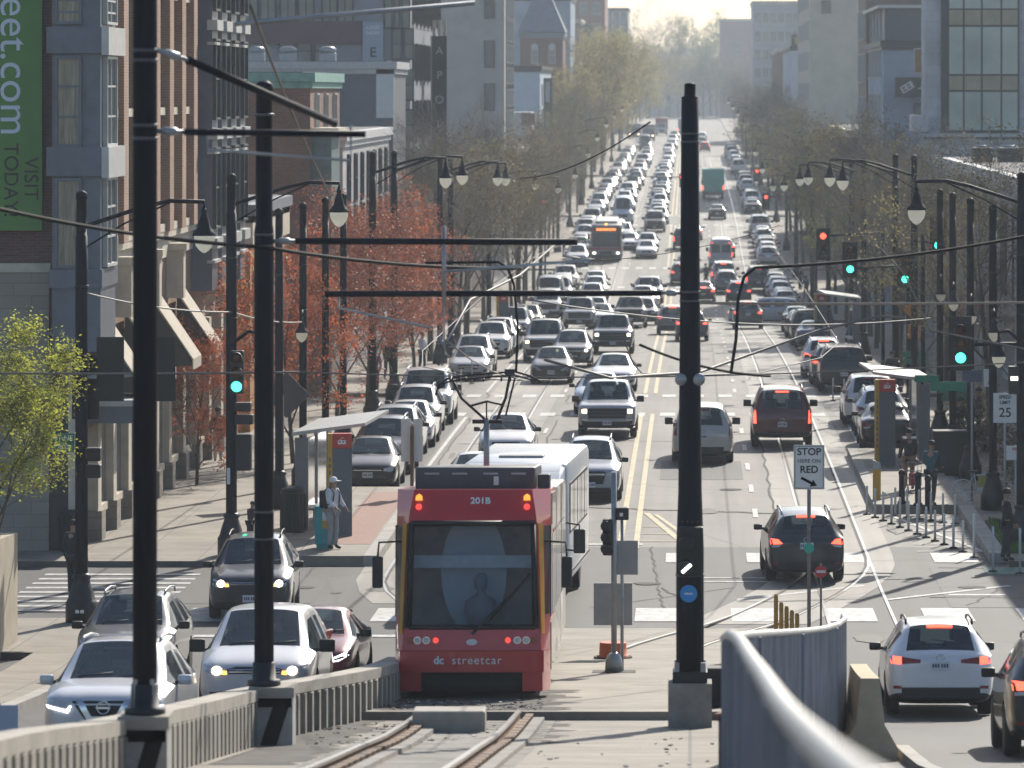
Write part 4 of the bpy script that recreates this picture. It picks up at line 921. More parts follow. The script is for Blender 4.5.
P = [145, 151.6, 157.9, 164.0, 170.2, 176.6, 182.0]
row('row parked at the left kerb behind the tram platform', -9.35, P[:6], G4, 'on', ['black', 'navy', 'silver', 'white', 'silver', 'white'], ['sedan', 'suv', 'suv', 'sedan', 'suv', 'bigsuv'], .08, 0)
row('left parked row past the first far crossing', -9.35, [210, 217, 236, 243, 250, 263, 270, 278, 286, 293], G4, 'on', ['silver', 'white', 'white', 'white'], ['sedan', 'suv', 'suv', 'suv'], .1, 0)
row('left parked row past the blocked junction', -9.35, [322+6.3*i for i in range(9)], G4, 'on', ['white', 'white', 'silver', 'white', 'white', 'silver', 'white', 'white', 'white'], ['pickup', 'bigsuv', 'van', 'suv'], .1, .1)
row('left parked row just behind the red city bus', -9.3, [407, 414, 422, 430, 440, 447, 456, 468], G4, 'on', None, None, .12, .1)
row('left parked row beyond the white van', -9.3, [500, 507, 516, 533, 541, 548, 562, 575, 590, 604], G4, 'on', None, None, .12, .1)
row('left parked row far up the rise', -9.3, [642, 650, 662, 672, 690, 705, 720, 742, 760, 780], G4, 'on', None, None, .15, .1)
row('left tram lane just before the blocked junction', [-6.6, -5.5, -5.9, -7.2], [296, 304, 311, 321], G2, 'on', ['silver', 'white', 'white', 'green'], ['bigsuv', 'sedan', 'suv', 'suv'], .05, 0)
row('outer oncoming queue in the dip', -6.9, [347, 353.5, 360, 367], G2, 'on', ['white']*4, ['suv', 'sedan', 'suv', 'suv'], .1, 0)
row('inner oncoming queue before the blocked junction', [-3.55, -2.9], [300, 308], G2, 'on', ['black', 'dark grey'], ['pickup', 'suv'], .05, 0)
row('inner oncoming queue in the dip', [-3.3, -3.0, -2.9, -3.3], [341, 348, 355, 362], G2, 'on', ['white', 'white', 'silver', 'grey'], ['suv', 'sedan', 'bigsuv', 'sedan'], .08, 0)
put('bus', 414, -6.95, GREYC, 'red and grey city bus with orange lit display, facing the camera', group='buses')
row('outer oncoming queue between city bus and white van', [-5.2, -5.95, -6.6], [432, 446, 455], G2, 'on', ['white', 'white', 'white'], ['sedan', 'suv', 'sedan'], .05, .3)
put('van', 476, -6.4, (.55, .60, .68), 'tall pale blue-white van facing the camera behind the red city bus', group=G2)
row('outer oncoming queue uphill of the white van', -6.55, [496, 505, 515, 529, 541, 555, 571, 590, 610, 640, 660, 683, 708, 735, 768], G2, 'on', None, None, .25, .06)
put('van', 812, -7.3, DGREY, 'dark van far up the outer oncoming lane below the trucks', group=G2)
row('inner oncoming queue waiting at the far crossing', [-3.65, -3.6], [419, 428], G2, 'on', ['white', 'silver'], ['sedan', 'suv'], .05, .2)
row('inner oncoming queue uphill of the far crossing', -3.15, [462, 469, 477, 486, 497, 507, 516, 526, 540, 556, 569, 583, 604, 622, 641, 664, 692, 722, 752, 785, 830, 880, 930], G2, 'on', ['dark grey', 'white', 'white', 'silver', 'white', 'white', 'black'], ['bigsuv', 'sedan', 'suv', 'suv'], .35, .06)
row('kerbside oncoming queue near the top of the hill', -8.0, [826, 850, 880], G2, 'on', None, None, .2, .06)
put('dark_truck', 915, -7.6, NAVY, 'dark truck with lit headlights, right one of the hilltop pair', group='trucks')
put('dark_truck', 935, -10.4, NAVY, 'dark truck with lit headlights, left one of the hilltop pair', group='trucks')
put('red_truck', 985, -5.6, WHITE, 'red box truck at the top of the hill beside the dark trucks', group='trucks')
put('blue_truck', 975, -1.1, WHITE, 'pale blue box truck at the hilltop behind the black centre pole', 'away', brake=1, group='trucks')
# driving away
row('inner lane driving away before the blocked junction', [.12, -1.0], [266, 282], G3, 'away', ['dark grey', 'grey'], ['suv', 'suv'], .02, 0, 1)
row('inner lane driving away through the dip', [.95, -.62, -.2], [357, 381, 394], G3, 'away', ['maroon', 'dark grey', 'silver'], ['sedan', 'suv', 'suv'], .02, 0, 1)
row('inner lane driving away up the rise', [-.5, .3, .2, .3, .4], [432, 448, 640, 700, 780], G3, 'away', ['black', 'silver', 'black', 'white', 'grey'], ['bigsuv', 'sedan', 'suv', 'suv', 'sedan'], .1, 0, 1)
put('suv', 297, 3.45, DGREY, 'dark grey crossover with lit brakes in front of the crossing silver suv', 'away', brake=1, group=G3)
put('suv_w', 310.5, 4.75, (.38, .44, .52), 'silver-blue suv crossing the street sideways at the blocked junction', 'side', group='crossing traffic')
row('tram lane driving away through the dip', [3.45, 2.72, 2.55, 5.1], [354, 369, 377, 371], G3, 'away', ['navy', 'grey', 'silver', 'black'], ['suv', 'suv', 'bigsuv', 'bigsuv'], .02, 0, .8)
put('van', 402, 2.48, (.42, .46, .54), 'silver cargo van seen from behind with lit brakes at the far crossing', 'away', brake=1, group=G3)
put('suv', 420, 2.9, WHITE, 'white crossover just ahead of the silver cargo van', 'away', brake=1, group=G3)
put('sedan', 487, 2.66, BLACK, 'black sedan driving away between silver van and green truck', 'away', group=G3)
put('green_truck', 540, 2.5, (.6, .6, .6), 'teal green box truck seen from behind up the right lane', 'away', brake=1, group='trucks')
row('right lane driving away beyond the green truck', [2.3, 1.9, 2.2], [806, 850, 910], G3, 'away', ['dark grey', 'white', 'white'], None, .1, 0, .2)
# parked right
row('right parked row behind the platform kiosk', [6.45, 6.5, 6.4], [163, 169.5, 176], G5, 'away', ['black', 'white', 'white'], ['sedan', 'suv', 'minivan'], .02, 0, 0)
row('right parked row past the first far crossing', [6.15, 5.9, 5.7], [199.5, 205.8, 212.5], G5, 'away', ['black', 'dark grey', 'white'], ['bigsuv', 'suv', 'suv'], .02, 0, .3)
row('right parked row by the second kiosk', 6.2, [250, 256.5, 263, 274, 281, 290], G5, 'away', ['blue', 'black', 'dark grey'], ['sedan', 'bigsuv', 'suv'], .06, 0, .1)
row('right parked row past the blocked junction', 6.4, [326, 333, 340, 347, 354, 361, 368], G5, 'away', ['black', 'white', 'white', 'silver', 'white'], None, .1, 0, .1)
row('right parked row beyond the silver cargo van', 6.4, [406, 413, 420, 427, 436, 444, 452, 462], G5, 'away', ['silver', 'white', 'grey'], None, .1, 0, .1)
row('right parked row level with the green truck', 6.4, [500, 507, 514, 523, 560, 570, 586], G5, 'away', None, None, .1, 0, 0)
row('right parked row far up the rise', 6.4, [648, 656, 668, 690, 705, 725, 750, 775], G5, 'away', None, None, .1, 0, 0)
def kill(tr):
    for c in tr[1]: kill(c)
    bpy.data.objects.remove(tr[0])
for k in PROTO: kill(PROTO[k])
# ------------------------------------------------------------------ lettering
def text_mesh(s, size, m, depth=.004, name='lettering', align='CENTER', bold=0.0, spacing=1.0):
    cu = bpy.data.curves.new('t', 'FONT'); cu.body = s; cu.size = size; cu.extrude = depth; cu.align_x = align; cu.align_y = 'CENTER'; cu.offset = bold; cu.space_character = spacing
    o = bpy.data.objects.new('t', cu); C.objects.link(o)
    me = eval_mesh(o); bpy.data.objects.remove(o); bpy.data.curves.remove(cu)
    me.materials.clear(); me.materials.append(m); me.name = name
    return me
def text(s, size, m, parent, loc, rot=(R(90), 0, 0), name='lettering', **k):
    """reads from the camera side (faces -Y) by default"""
    return link(name, text_mesh(s, size, m, **k), parent, loc, rot)
INK = pm('sign_ink', (.012, .012, .014), .5, 0); SIGNW = pm('sign_white', (.66, .67, .66), .5, .06, 6); LETW = pm('letter_white', (.75, .76, .76), .5, 0)
# ------------------------------------------------------------------ tram
TRED = pm('tram_red', (.48, .026, .03), .32, .12, 1.2, coat=.5); TSIDE = pm('tram_side', (.50, .45, .38), .3, .12, 1.2, metal=.25, coat=.5); TYEL = pm('tram_yellow', (.72, .46, .04), .4, .1, 3)
TGREY = pm('roof_grey', (.06, .065, .075), .5, .2, 3)
def clear_glass():
    m, nt, b = nodes('tram_glass'); b.inputs['Base Color'].default_value = (.12, .135, .15, 1); b.inputs['Roughness'].default_value = .06
    tr = nt.nodes.new('ShaderNodeBsdfTransparent'); tr.inputs[0].default_value = (.75, .82, .85, 1); mx = nt.nodes.new('ShaderNodeMixShader'); mx.inputs[0].default_value = .74
    nt.links.new(tr.outputs[0], mx.inputs[2]); nt.links.new(b.outputs[0], mx.inputs[1]); nt.links.new(mx.outputs[0], nt.nodes['Material Output'].inputs[0]); return m
TGLASS = clear_glass()
def make_tram():
    D0 = 79.0; sl = math.atan((zt(97)-zt(80))/17)
    t = thing('tram', 'red tram with black windscreen, roof pantograph and number 201B on the ramp', 'tram', (-3.45, D0, zt(D0)+.02), R(.7), rx=sl)
    lev = [(.74, 1.10, .02), (1.08, 1.08, .06), (2.76, 1.02, .30), (2.92, 1.0, .36), (3.27, .94, .62)]
    def ring(a, y, z, back=5.6): return [(a, y, z), (1.225, y+.5, z), (1.23, back, z), (-1.23, back, z), (-1.225, y+.5, z), (-a, y, z)]
    m = MB(); rs = [ring(a, y, z) for z, a, y in lev]; v = [p for r_ in rs for p in r_]; f = []
    for i in range(len(rs)-1):
        for j in range(6): f.append((i*6+j, i*6+(j+1) % 6, (i+1)*6+(j+1) % 6, (i+1)*6+j))
    # leave the windscreen band open at the front (between level 1 and 2)
    front = (1*6+5, 1*6+0, 2*6+0, 2*6+5)
    f = [q for q in f if set(q) != set(front)]
    f.append(tuple(range(24, 30))); m.mesh(v, f, TRED)
    m.build('cab_shell', t, smooth=20)
    y1, y2 = .06, .30
    def fy(z): return y1+(y2-y1)*(z-1.08)/(2.76-1.08)
    m = MB(); m.mesh([(-.99, fy(1.12)+.03, 1.12), (.99, fy(1.12)+.03, 1.12), (.96, fy(2.72)+.03, 2.72), (-.96, fy(2.72)+.03, 2.72)], [(0, 1, 2, 3)], TGLASS); m.build('windscreen', t)
    m = MB()
    def fr(p, q, w=.045):
        m.tube([(p[0], fy(p[1])+.005, p[1]), (q[0], fy(q[1])+.005, q[1])], w, DARK, 4)
    fr((-1.0, 1.10), (1.0, 1.10)); fr((1.0, 1.10), (.97, 2.74)); fr((.97, 2.74), (-.97, 2.74)); fr((-.97, 2.74), (-1.0, 1.10)); m.build('windscreen_frame', t)
    # cab interior
    m = MB(); m.box(-1.15, 1.15, .35, 3.2, .9, 1.0, pm('cab_floor', (.08, .08, .085), .8)); m.build('cab_floor', t)
    m = MB(); PB = pm('cab_glare_panel', (.50, .60, .70), .6, .08, 1); m.prism([(.5*math.cos(a)*1.05, 1.95+.98*math.sin(a)) for a in [2*math.pi*k/24 for k in range(24)]], 'Y', 1.0, 1.03, PB); m.box(-1.12, 1.12, 1.4, 1.45, 1.0, 2.9, pm('cab_wall', (.42, .34, .27), .7, .3, 2)); m.box(-.95, .95, .78, .8, 2.02, 2.22, pm('cab_rail', (.6, .7, .8), .5)); m.build('cab_glare_panel', t)  # pale oval panel added in the shape and tint of the windscreen's bright reflection
    m = MB(); DR = pm('driver_dark', (.17, .21, .26), .8); m.lathe([(.2, 1.1), (.27, 1.3), (.25, 1.5), (.09, 1.6), (.06, 1.65), (.1, 1.7), (.115, 1.82), (.08, 1.92), (.02, 1.95)], DR, (.12, .72, 0), 14); m.build('driver_figure', t)  # driver's head and shoulders as one turned figure
    for s in (1, -1):
        m = MB(); k = .02
        def CH(tt, z):
            q = (z-1.08)/1.68; a, y = 1.08-.06*q, .06+.24*q
            return (s*(a+(1.225-a)*tt), y+.5*tt, z)
        m.mesh([CH(.06, 1.0), CH(.42, 1.0), CH(.42, 2.74), CH(.06, 2.74)], [(0, 1, 2, 3)], TYEL)
        bmesh.ops.solidify(m.bm, geom=m.bm.faces[:], thickness=.03)
        for v in m.bm.verts: v.co.x += s*.012; v.co.y -= .012
        m.build('yellow_stripe', t)
        m = MB(); m.mesh([CH(.48, 1.3), CH(.97, 1.3), CH(.97, 2.7), CH(.48, 2.7)], [(0, 1, 2, 3)], GLASS); bmesh.ops.solidify(m.bm, geom=m.bm.faces[:], thickness=.02)
        for v in m.bm.verts: v.co.x += s*.012; v.co.y -= .012
        m.build('corner_window', t)
        m = MB(); m.box(s*1.235-.012, s*1.235+.012, .75, 1.7, 1.25, 2.7, SGLASS); m.build('cab_side_window', t)
        m = MB(); m.tube([(s*1.15, .45, 2.45), (s*1.48, .18, 2.44), (s*1.5, .16, 2.2)], .018, DARK, 6); m.box(s*1.5-.085, s*1.5+.085, .1, .22, 1.72, 2.22, DARK, bev=.03); m.build('mirror', t)
        for k, (x, mt) in enumerate(((.98, pm('amber_off', (.25, .08, .03), .3)), (.86, LAMPOFF), (.72, LAMPOFF), (.57, em('tram_red_lamp', (1, .08, .06), .9)))):
            q = MB(); q.lathe([(.062, -.02), (.062, .02), (.045, .026)], CHROME if mt is LAMPOFF else TRED, (s*x, .035, .9), 14, 'Y'); q.lathe([(.046, -.028), (.046, 0), (.03, .01)], mt, (s*x, .035, .9), 14, 'Y')
            q.build('front_lamp', t)
        q = MB(); q.prism([(s*.86-.055, 3.10), (s*.86+.055, 3.10), (s*.86+.05, 3.17), (s*.86, 3.205), (s*.86-.05, 3.17)], 'Y', .46, .56, em('tram_amber', (1, .45, .06), .9)); q.build('amber_marker', t)
        q = MB(); q.lathe([(.05, .36), (.05, .5), (.02, .5)], em('tram_red_lamp', (1, .08, .06), .9), (s*.86, 0, 3.0), 12, 'Y'); q.build('red_marker', t)
    # bumper and skirt
    m = MB(); m.prism([(-1.23, .5), (-1.14, 0), (-1.0, -.05), (1.0, -.05), (1.14, 0), (1.23, .5), (1.23, 1.2), (-1.23, 1.2)], 'Z', .40, .735, TRED)
    for s in (1, -1): m.prism([(s*.8, -.02), (s*1.12, .02), (s*1.23, .5), (s*1.23, 1.2), (s*.8, 1.2)], 'Z', .1, .40, TRED)
    m.build('bumper', t, smooth=20)
    m = MB(); m.box(-.8, .8, .25, 1.2, .14, .42, DARK); m.box(-1.0, 1.0, 1.0, 5.0, .02, .5, DARK); m.build('coupler_recess', t)
    text('dc', .17, LETW, t, (-.52, -.062, .585), bold=.006); text('streetcar', .185, LETW, t, (.08, -.062, .585), spacing=1.15)
    text('201B', .155, LETW, t, (.12, .455, 3.09), rot=(R(62), 0, 0), bold=.004, name='fleet_number')
    m = MB(); m.prism([(.09*math.cos(a*math.pi/8), .87+.05*math.sin(a*math.pi/8)) for a in range(16)], 'Y', .01, .06, SIGNW); m.build('emblem', t)
    m = MB(); m.tube([(.0, .02, 1.0), (.1, .04, 1.1), (.55, .10, 1.55)], .022, DARK, 6); m.tube([(.28, .05, 1.22), (.92, .18, 1.95)], .016, DARK, 5); m.build('wiper', t)
    # body modules behind the cab
    for (a, b_) in ((5.62, 12.4), (12.5, 20)):
        m = MB(); m.box(-1.23, 1.23, a, b_, .3, 3.25, TSIDE, bev=.08); m.build('body_module', t, smooth=30)
    m = MB(); m.box(-1.1, 1.1, 5.5, 12.6, .5, 3.1, RUBBER); m.build('gangway', t)
    for s in (1, -1):
        for (a, b_) in ((2.0, 3.5), (3.7, 5.4), (5.9, 7.2), (7.4, 8.8), (9.0, 10.4), (10.6, 12.1), (12.8, 14.2), (14.4, 15.8), (16, 17.4)):
            m = MB(); m.box(s*1.238-.012, s*1.238+.012, a, b_, 1.25, 2.55, SGLASS); m.build('side_window', t)
        m = MB(); m.box(s*1.236-.012, s*1.236+.012, .9, 5.5, .4, 1.15, TSIDE); m.box(s*1.236-.012, s*1.236+.012, 1.8, 5.5, 2.62, 3.2, TSIDE); m.build('side_panel', t)
    m = MB(); m.box(-.97, .97, 1.6, 4.6, 3.26, 3.62, TGREY, bev=.03)
    for x in (-.7, -.25, .25, .7): m.box(x-.12, x+.12, 1.575, 1.6, 3.5, 3.53, GALV)
    m.box(.3, .38, 1.57, 1.6, 3.33, 3.47, SIGNW); m.build('roof_equipment', t, smooth=30)
    m = MB(); m.box(1.0, 1.2, 2.0, 3.0, 3.26, 3.5, TGREY, bev=.02); m.box(-.9, .9, 6.5, 11.5, 3.26, 3.6, TGREY, bev=.04); m.build('roof_box', t)
    # pantograph
    pz = .0; m = MB(); yb = 5.2
    m.tube([(.08, yb, 3.26), (.08, yb, 4.42)], .05, GALV, 8)
    m.tube([(.05, yb, 4.40), (-.18, yb-.1, 4.75), (-.36, yb-.2, 5.12)], .024, DARK, 6); m.tube([(.42, yb, 4.40), (.56, yb-.1, 4.75), (.64, yb-.2, 5.14)], .024, DARK, 6)
    m.tube([(.56, yb+.12, 4.46), (.72, yb, 5.1)], .018, DARK, 5)
    m.tube([(.0, yb, 4.36), (.5, yb, 4.36)], .04, DARK, 6)
    m.tube([(-.05, yb-.05, 4.62), (.25, yb-.05, 4.70), (.52, yb-.05, 4.64)], .02, DARK, 5); m.tube([(.24, yb-.05, 4.42), (.24, yb-.05, 4.69)], .014, DARK, 5)
    
    for v in m.bm.verts:
        if v.co.z > 4.3 and abs(v.co.x-.08) > .051: v.co.x -= .16
    o = m.build('pantograph', t)
    m = MB(); hd = [(-.62, yb-.2, 4.80), (-.56, yb-.2, 4.97), (-.42, yb-.2, 5.08), (-.2, yb-.2, 5.12), (.3, yb-.2, 5.17), (.72, yb-.2, 5.20), (1.0, yb-.2, 5.12), (1.16, yb-.2, 5.02)]
    m.tube(hd, .02, DARK, 6); m.tube([(x, y-.3, z-.06) for x, y, z in hd[1:-1]], .018, DARK, 6)
    for x in (-.35, -.1, .2, .5, .65): m.tube([(x, yb-.2, 5.12), (x, yb-.5, 5.04)], .016, DARK, 4)
    m.box(.55, .72, yb-.4, yb-.15, 5.15, 5.24, DARK)
    for v in m.bm.verts: v.co.x -= .16
    m.build('collector_head', o)
    return t
make_tram()
# ------------------------------------------------------------------ ramp walls and fence
WALLC = pm('ribbed_concrete', (.30, .28, .24), .85, .3, 1.2, bump=.3, stretch=(1, 1, .4)); WCAP = pm('wall_cap', (.38, .345, .29), .8, .22, 1.5, bump=.3)
def wallx(d): return -5.88 + 1.13*smooth(65, 79, d)
def walltop(d): return ZC - hermite([(8, 2.6), (30, 4.6), (40.6, 5.32), (51, 6.42), (66, 7.92), (70, 8.28), (79, 9.04), (82, 9.3)])(d)
t = thing('ramp_wall', 'ribbed concrete parapet wall along the left side of the tram ramp', 'wall', (wallx(50), 50, zt(50)-.3))
g = MB(); ribbon(g, lambda d: wallx(d)-.16, lambda d: wallx(d)+.10, 8, 82, 0, WALLC, prof=lambda d: walltop(d)-.14, step=2, skirt=2.6); o = g.build('wall'); o.parent = t; o.location = -t.location
g = MB(); ribbon(g, lambda d: wallx(d)-.22, lambda d: wallx(d)+.16, 8, 82.1, 0, WCAP, prof=walltop, step=2, skirt=.15); o = g.build('coping', t); o.location = -t.location
g = MB(); d = 30.0
while d < 81.5:
    x = wallx(d)+.10; z1 = walltop(d)-.16; g.box(x-.01, x+.07, d-.15, d+.15, z1-2.0, z1, WALLC); d += .52
o = g.build('ribs', t); o.location = -t.location
for d, w in ((51, .24), (66.2, .28)):
    t = thing('wall_pier', 'concrete pier in the ramp wall with black diagonal band, ' + ('nearest the camera' if d < 60 else 'behind the nearest pier'), 'pier', (-5.55 if d < 60 else -5.52, d, zt(d)-.3), group='painted wall piers')
    z1 = walltop(d)+.06; z0 = zt(d)-.3
    g = MB(); g.box(-w, w, -w, w, -.6, z1-z0-.12, pm('pier_paint', (.42, .41, .385), .75, .25, 2, bump=.2)); g.box(-w-.02, w+.02, -w-.02, w+.02, z1-z0-.12, z1-z0, WCAP); g.build('pier_block', t)
    H = z1-z0-.14; g = MB(); g.mesh([(w*.95, -w-.006, H), (w*.2, -w-.006, H), (-w*.98, -w-.006, H-1.0), (-w*.98, -w-.006, H-1.7)], [(0, 1, 2, 3)], DARK); g.mesh([(-w*.98, -w-.006, H), (w*.95, -w-.006, H), (w*.95, -w-.006, H-.12), (-w*.98, -w-.006, H-.12)], [(0, 1, 2, 3)], DARK)
    for v in g.bm.verts: v.co.y -= .001*(v.co.z > H-.125)
    bmesh.ops.solidify(g.bm, geom=g.bm.faces[:], thickness=.005); g.build('diagonal_band', t)
FENCEM = pm('fence_sheet', (.33, .35, .40), .55, .3, 1.3, stretch=(3, 3, .5)); RAILM = pm('fence_rail', (.50, .49, .47), .45, .2, 6, metal=.2)
t = thing('ramp_fence', 'blue-grey corrugated metal fence with pale top rail along the right of the ramp', 'fence', (.33, 50, zt(50)-.13))
g = MB(); d = 9.0; k = 0; prev = None; ki = g.mi(FENCEM)
cols = []
while d < 76.3:
    x = bedR(d)+.02 + (.03 if k % 4 in (0, 1) else -.03)
    cols.append((x, d)); d += (.055 if k % 2 == 0 else .09); k += 1
vs = [(g.bm.verts.new((x, d, bedz(d)-.3)), g.bm.verts.new((x, d, zt(d)+1.36))) for x, d in cols]
for a, b in zip(vs, vs[1:]):
    f = g.bm.faces.new((a[0], b[0], b[1], a[1])); f.material_index = ki
bmesh.ops.solidify(g.bm, geom=g.bm.faces[:], thickness=.012)
o = g.build('sheet_panel', t); o.location = -t.location
g = MB(); g.tube([(bedR(d)+.02+(.01*math.sin(d*1.9) if d > 48 else 0), d, zt(d)+1.39+.004*math.sin(d*.6)) for d in drange(7, 76.4, .8)], .043, RAILM, 10); o = g.build('top_rail', t); o.location = -t.location
for d in (14, 20, 26, 32, 38, 44, 50, 56.5, 63, 69.5, 76.2):
    g = MB(); x = bedR(d)+.02; g.box(x-.05, x+.05, d-.05, d+.05, bedz(d)-.2, zt(d)+1.36, FENCEM); o = g.build('post', t); o.location = -t.location
# low decorated wall in front of the far fence
t = thing('low_parapet', 'low pinkish parapet wall with a row of white squares under the fence', 'wall', (1.5, 64, zt(64)-.13))
g = MB(); ribbon(g, lambda d: bedR(d)-.30, lambda d: bedR(d)-.12, 55, 76.2, .62, pm('parapet_stone', (.28, .21, .18), .8, .2, 3), prof=lambda d: zt(d)-.13, step=1, skirt=.9); o = g.build('wall', t); o.location = -t.location
g = MB(); ribbon(g, lambda d: bedR(d)-.34, lambda d: bedR(d)-.08, 55, 76.3, .66, pm('parapet_tile', (.36, .17, .13), .7, .2, 6), prof=lambda d: zt(d)-.13, step=.5, skirt=.08); o = g.build('coping', t); o.location = -t.location
g = MB(); d = 55.2
while d < 76:
    for z in (.22, .42): x = bedR(d)-.30; g.box(x-.012, x+.004, d, d+.22, zt(d)-.13+z, zt(d)-.13+z+.14, SIGNW)
    d += .36
o = g.build('white_squares', t); o.location = -t.location
t = thing('jersey_barrier', 'beige concrete traffic barrier at the far end of the ramp fence', 'barrier', (2.6, 72, zr(72)))
g = MB(); pf = [(-.38, 0), (-.38, .18), (-.2, .45), (-.13, 1.0), (.13, 1.0), (.2, .45), (.38, .18), (.38, 0)]
vv = []; ds = [69.5, 72, 74, 77.0]
for d in ds: vv += [(x-.12+.1*(d-67)/9, d-72, zr(d)-zr(72)+z*1.18-.02) for x, z in pf]
fc = [(i*8+j, i*8+(j+1) % 8, (i+1)*8+(j+1) % 8, (i+1)*8+j) for i in range(3) for j in range(8)] + [tuple(range(8)), tuple(range(24, 32))]
g.mesh(vv, fc, pm('barrier_concrete', (.55, .45, .31), .85, .2, 2, bump=.3)); g.build('barrier_body', t)
g = MB(); ribbon(g, lambda d: 2.95+.25*smooth(66, 60, d), lambda d: 3.15+.25*smooth(66, 60, d), 55, 72, .14, KERB, skirt=.2); struct(g.build('kerb'))
# left retaining wall with rails and the pale sign back
t = thing('retaining_wall', 'tall beige concrete wall end with pipe handrails at the left edge', 'wall', (-13.8, 95, zr(95)))
g = MB(); vv = []
for d in (60, 70, 80, 90, 101.5): vv += [(-.75, d-95, zr(d)-zr(95)-.3), (.15, d-95, zr(d)-zr(95)-.3), (.15, d-95, zr(d)-zr(95)+2.35), (-.75, d-95, zr(d)-zr(95)+2.35)]
g.mesh(vv, [(i*4+j, i*4+(j+1) % 4, (i+1)*4+(j+1) % 4, (i+1)*4+j) for i in range(4) for j in range(4)] + [(0, 1, 2, 3), (16, 17, 18, 19)], pm('beige_wall', (.42, .36, .27), .85, .15, 2, bump=.2)); g.build('wall', t)
g = MB()
for z in (2.6, 3.2): g.tube([(-.3, d-95, zr(d)-zr(95)+z+ (0 if d < 95 else .0)) for d in (60, 80, 101)], .05, pm('pipe_grey', (.2, .2, .2), .4, .1), 8)
for d in (70, 80, 90, 101): g.tube([(-.3, d-95, zr(d)-zr(95)+2.3), (-.3, d-95, zr(d)-zr(95)+3.2)], .04, MATS['pipe_grey'], 8)
g.build('handrail', t)
# ------------------------------------------------------------------ poles, lamps, wires
def globe_mat():
    m, nt, b = nodes('lamp_globe'); b.inputs['Base Color'].default_value = (.86, .87, .78, 1); b.inputs['Roughness'].default_value = .25
    tl = nt.nodes.new('ShaderNodeBsdfTranslucent'); tl.inputs[0].default_value = (1, 1, .93, 1); mx = nt.nodes.new('ShaderNodeMixShader'); mx.inputs[0].default_value = .93
    nt.links.new(b.outputs[0], mx.inputs[1]); nt.links.new(tl.outputs[0], mx.inputs[2]); nt.links.new(mx.outputs[0], nt.nodes['Material Output'].inputs[0]); return m
GLOBE = globe_mat()
def shaft(t, h, r0=.135, r1=.09, base=True, name='shaft'):
    g = MB(); g.lathe([(r0, 0), (r0, h*.5), (r0*.97, h*.8), (r0*.95, h*.9), (r1*1.25, h*.9), (r1*1.2, h*.985), (r1*1.4, h*.985), (r1*1.3, h), (r1*.5, h+.05)], POLE, n=14)
    for z in (h*.62, h*.78): g.lathe([(r0*1.01, z), (r0*1.12, z), (r0*1.12, z+.05), (r0*1.01, z+.05)], POLEB, n=14)
    g.build(name, t)
    if base:
        g = MB(); g.lathe([(.34, 0), (.34, .42), (.31, .46), (.29, .5), (.25, .66), (.2, .8), (.17, .9), (.2, .94), (.2, .99), (r0*1.1, 1.04)], POLEB, n=8)
        g.build('base', t)
def lantern(t, loc, arm=None, s=1.0):
    if arm:
        g = MB(); g.tube(arm, [.045]*(len(arm)-1)+[.035], POLE, 8); a = g.build('arm', t); p = a
    else: p = t
    x, y, z = loc
    g = MB(); g.lathe([(.03*s, .42*s), (.05*s, .36*s), (.035*s, .33*s), (.06*s, .28*s), (.085*s, .2*s), (.1*s, .12*s), (.15*s, .05*s), (.19*s, 0), (.19*s, -.03*s), (.12*s, -.03*s)], POLE, loc, 14); o = g.build('lamp_housing', p)
    g = MB(); g.lathe([(.165*s, -.03*s), (.17*s, -.1*s), (.14*s, -.19*s), (.08*s, -.27*s), (.02*s, -.31*s)], GLOBE, loc, 14); g.build('lamp_globe', o)
def street_lamp(X, d, h, side, reach, label, low=None, z0=.14):
    t = thing('street_lamp', label, 'street lamp', (X, d, zr(d)+z0), group='street lamps with hanging globes')
    shaft(t, h)
    hz = h-.35
    arm = [(side*.1, 0, hz-.35), (side*.5*reach, 0, hz+.05), (side*.72*reach, 0, hz+.18), (side*reach, 0, hz+.16), (side*reach, 0, hz+.02)]
    lantern(t, (side*reach, 0, hz-.52), arm, 1.3)
    g = MB(); g.tube([(side*.1, 0, hz-.8), (side*.35*reach, 0, hz-.3), (side*.72*reach, 0, hz+.14)], .022, POLE, 6); g.build('brace', t)
    if low: lantern(t, (low[0], -.3, low[1]), [(0, -.1, low[1]+.3), (low[0]*.6, -.3, low[1]+.62), (low[0], -.3, low[1]+.58), (low[0], -.3, low[1]+.4)])
    return t
lampA = street_lamp(-12.9, 106.0, 9.1, 1, 2.6, 'black street lamp on the corner pavement left of the near junction', z0=.14)
lampB = street_lamp(-11.3, 123.2, 9.35, 1, 2.65, 'black street lamp carrying a green signal at the left far corner', low=(.75, 4.9))
for i, (d, lb) in enumerate(((178, 'black street lamp by the left kerb above the red-budded trees'), (191, 'second black street lamp by the left kerb above the red-budded trees'))): street_lamp(-11.3, d, 9.5, 1, 2.6, lb)
for i, d in enumerate((226, 236, 281, 330, 378, 427, 470, 520, 575, 640, 720, 800)):
    street_lamp(-11.3, d, 9.3, 1, 2.6, f'street lamp number {i+3} counted along the left kerb from the camera'.replace(f'number {i+3}', ORD[i+4]) if False else f'{ORD[i+4]} street lamp along the left kerb counting away from the camera')
for i, (d, X) in enumerate(((125.8, 8.35), (185, 8.3), (202, 8.3), (239, 8.3), (257, 8.3), (300, 8.3), (340, 8.3), (390, 8.3), (430, 8.3), (480, 8.3), (530, 8.3), (590, 8.3), (660, 8.3), (740, 8.3))):
    street_lamp(X, d, 9.35, -1, 2.65, f'{ORD[i]} street lamp along the right kerb counting away from the camera', low=(-.6, 4.8) if i == 0 else None)
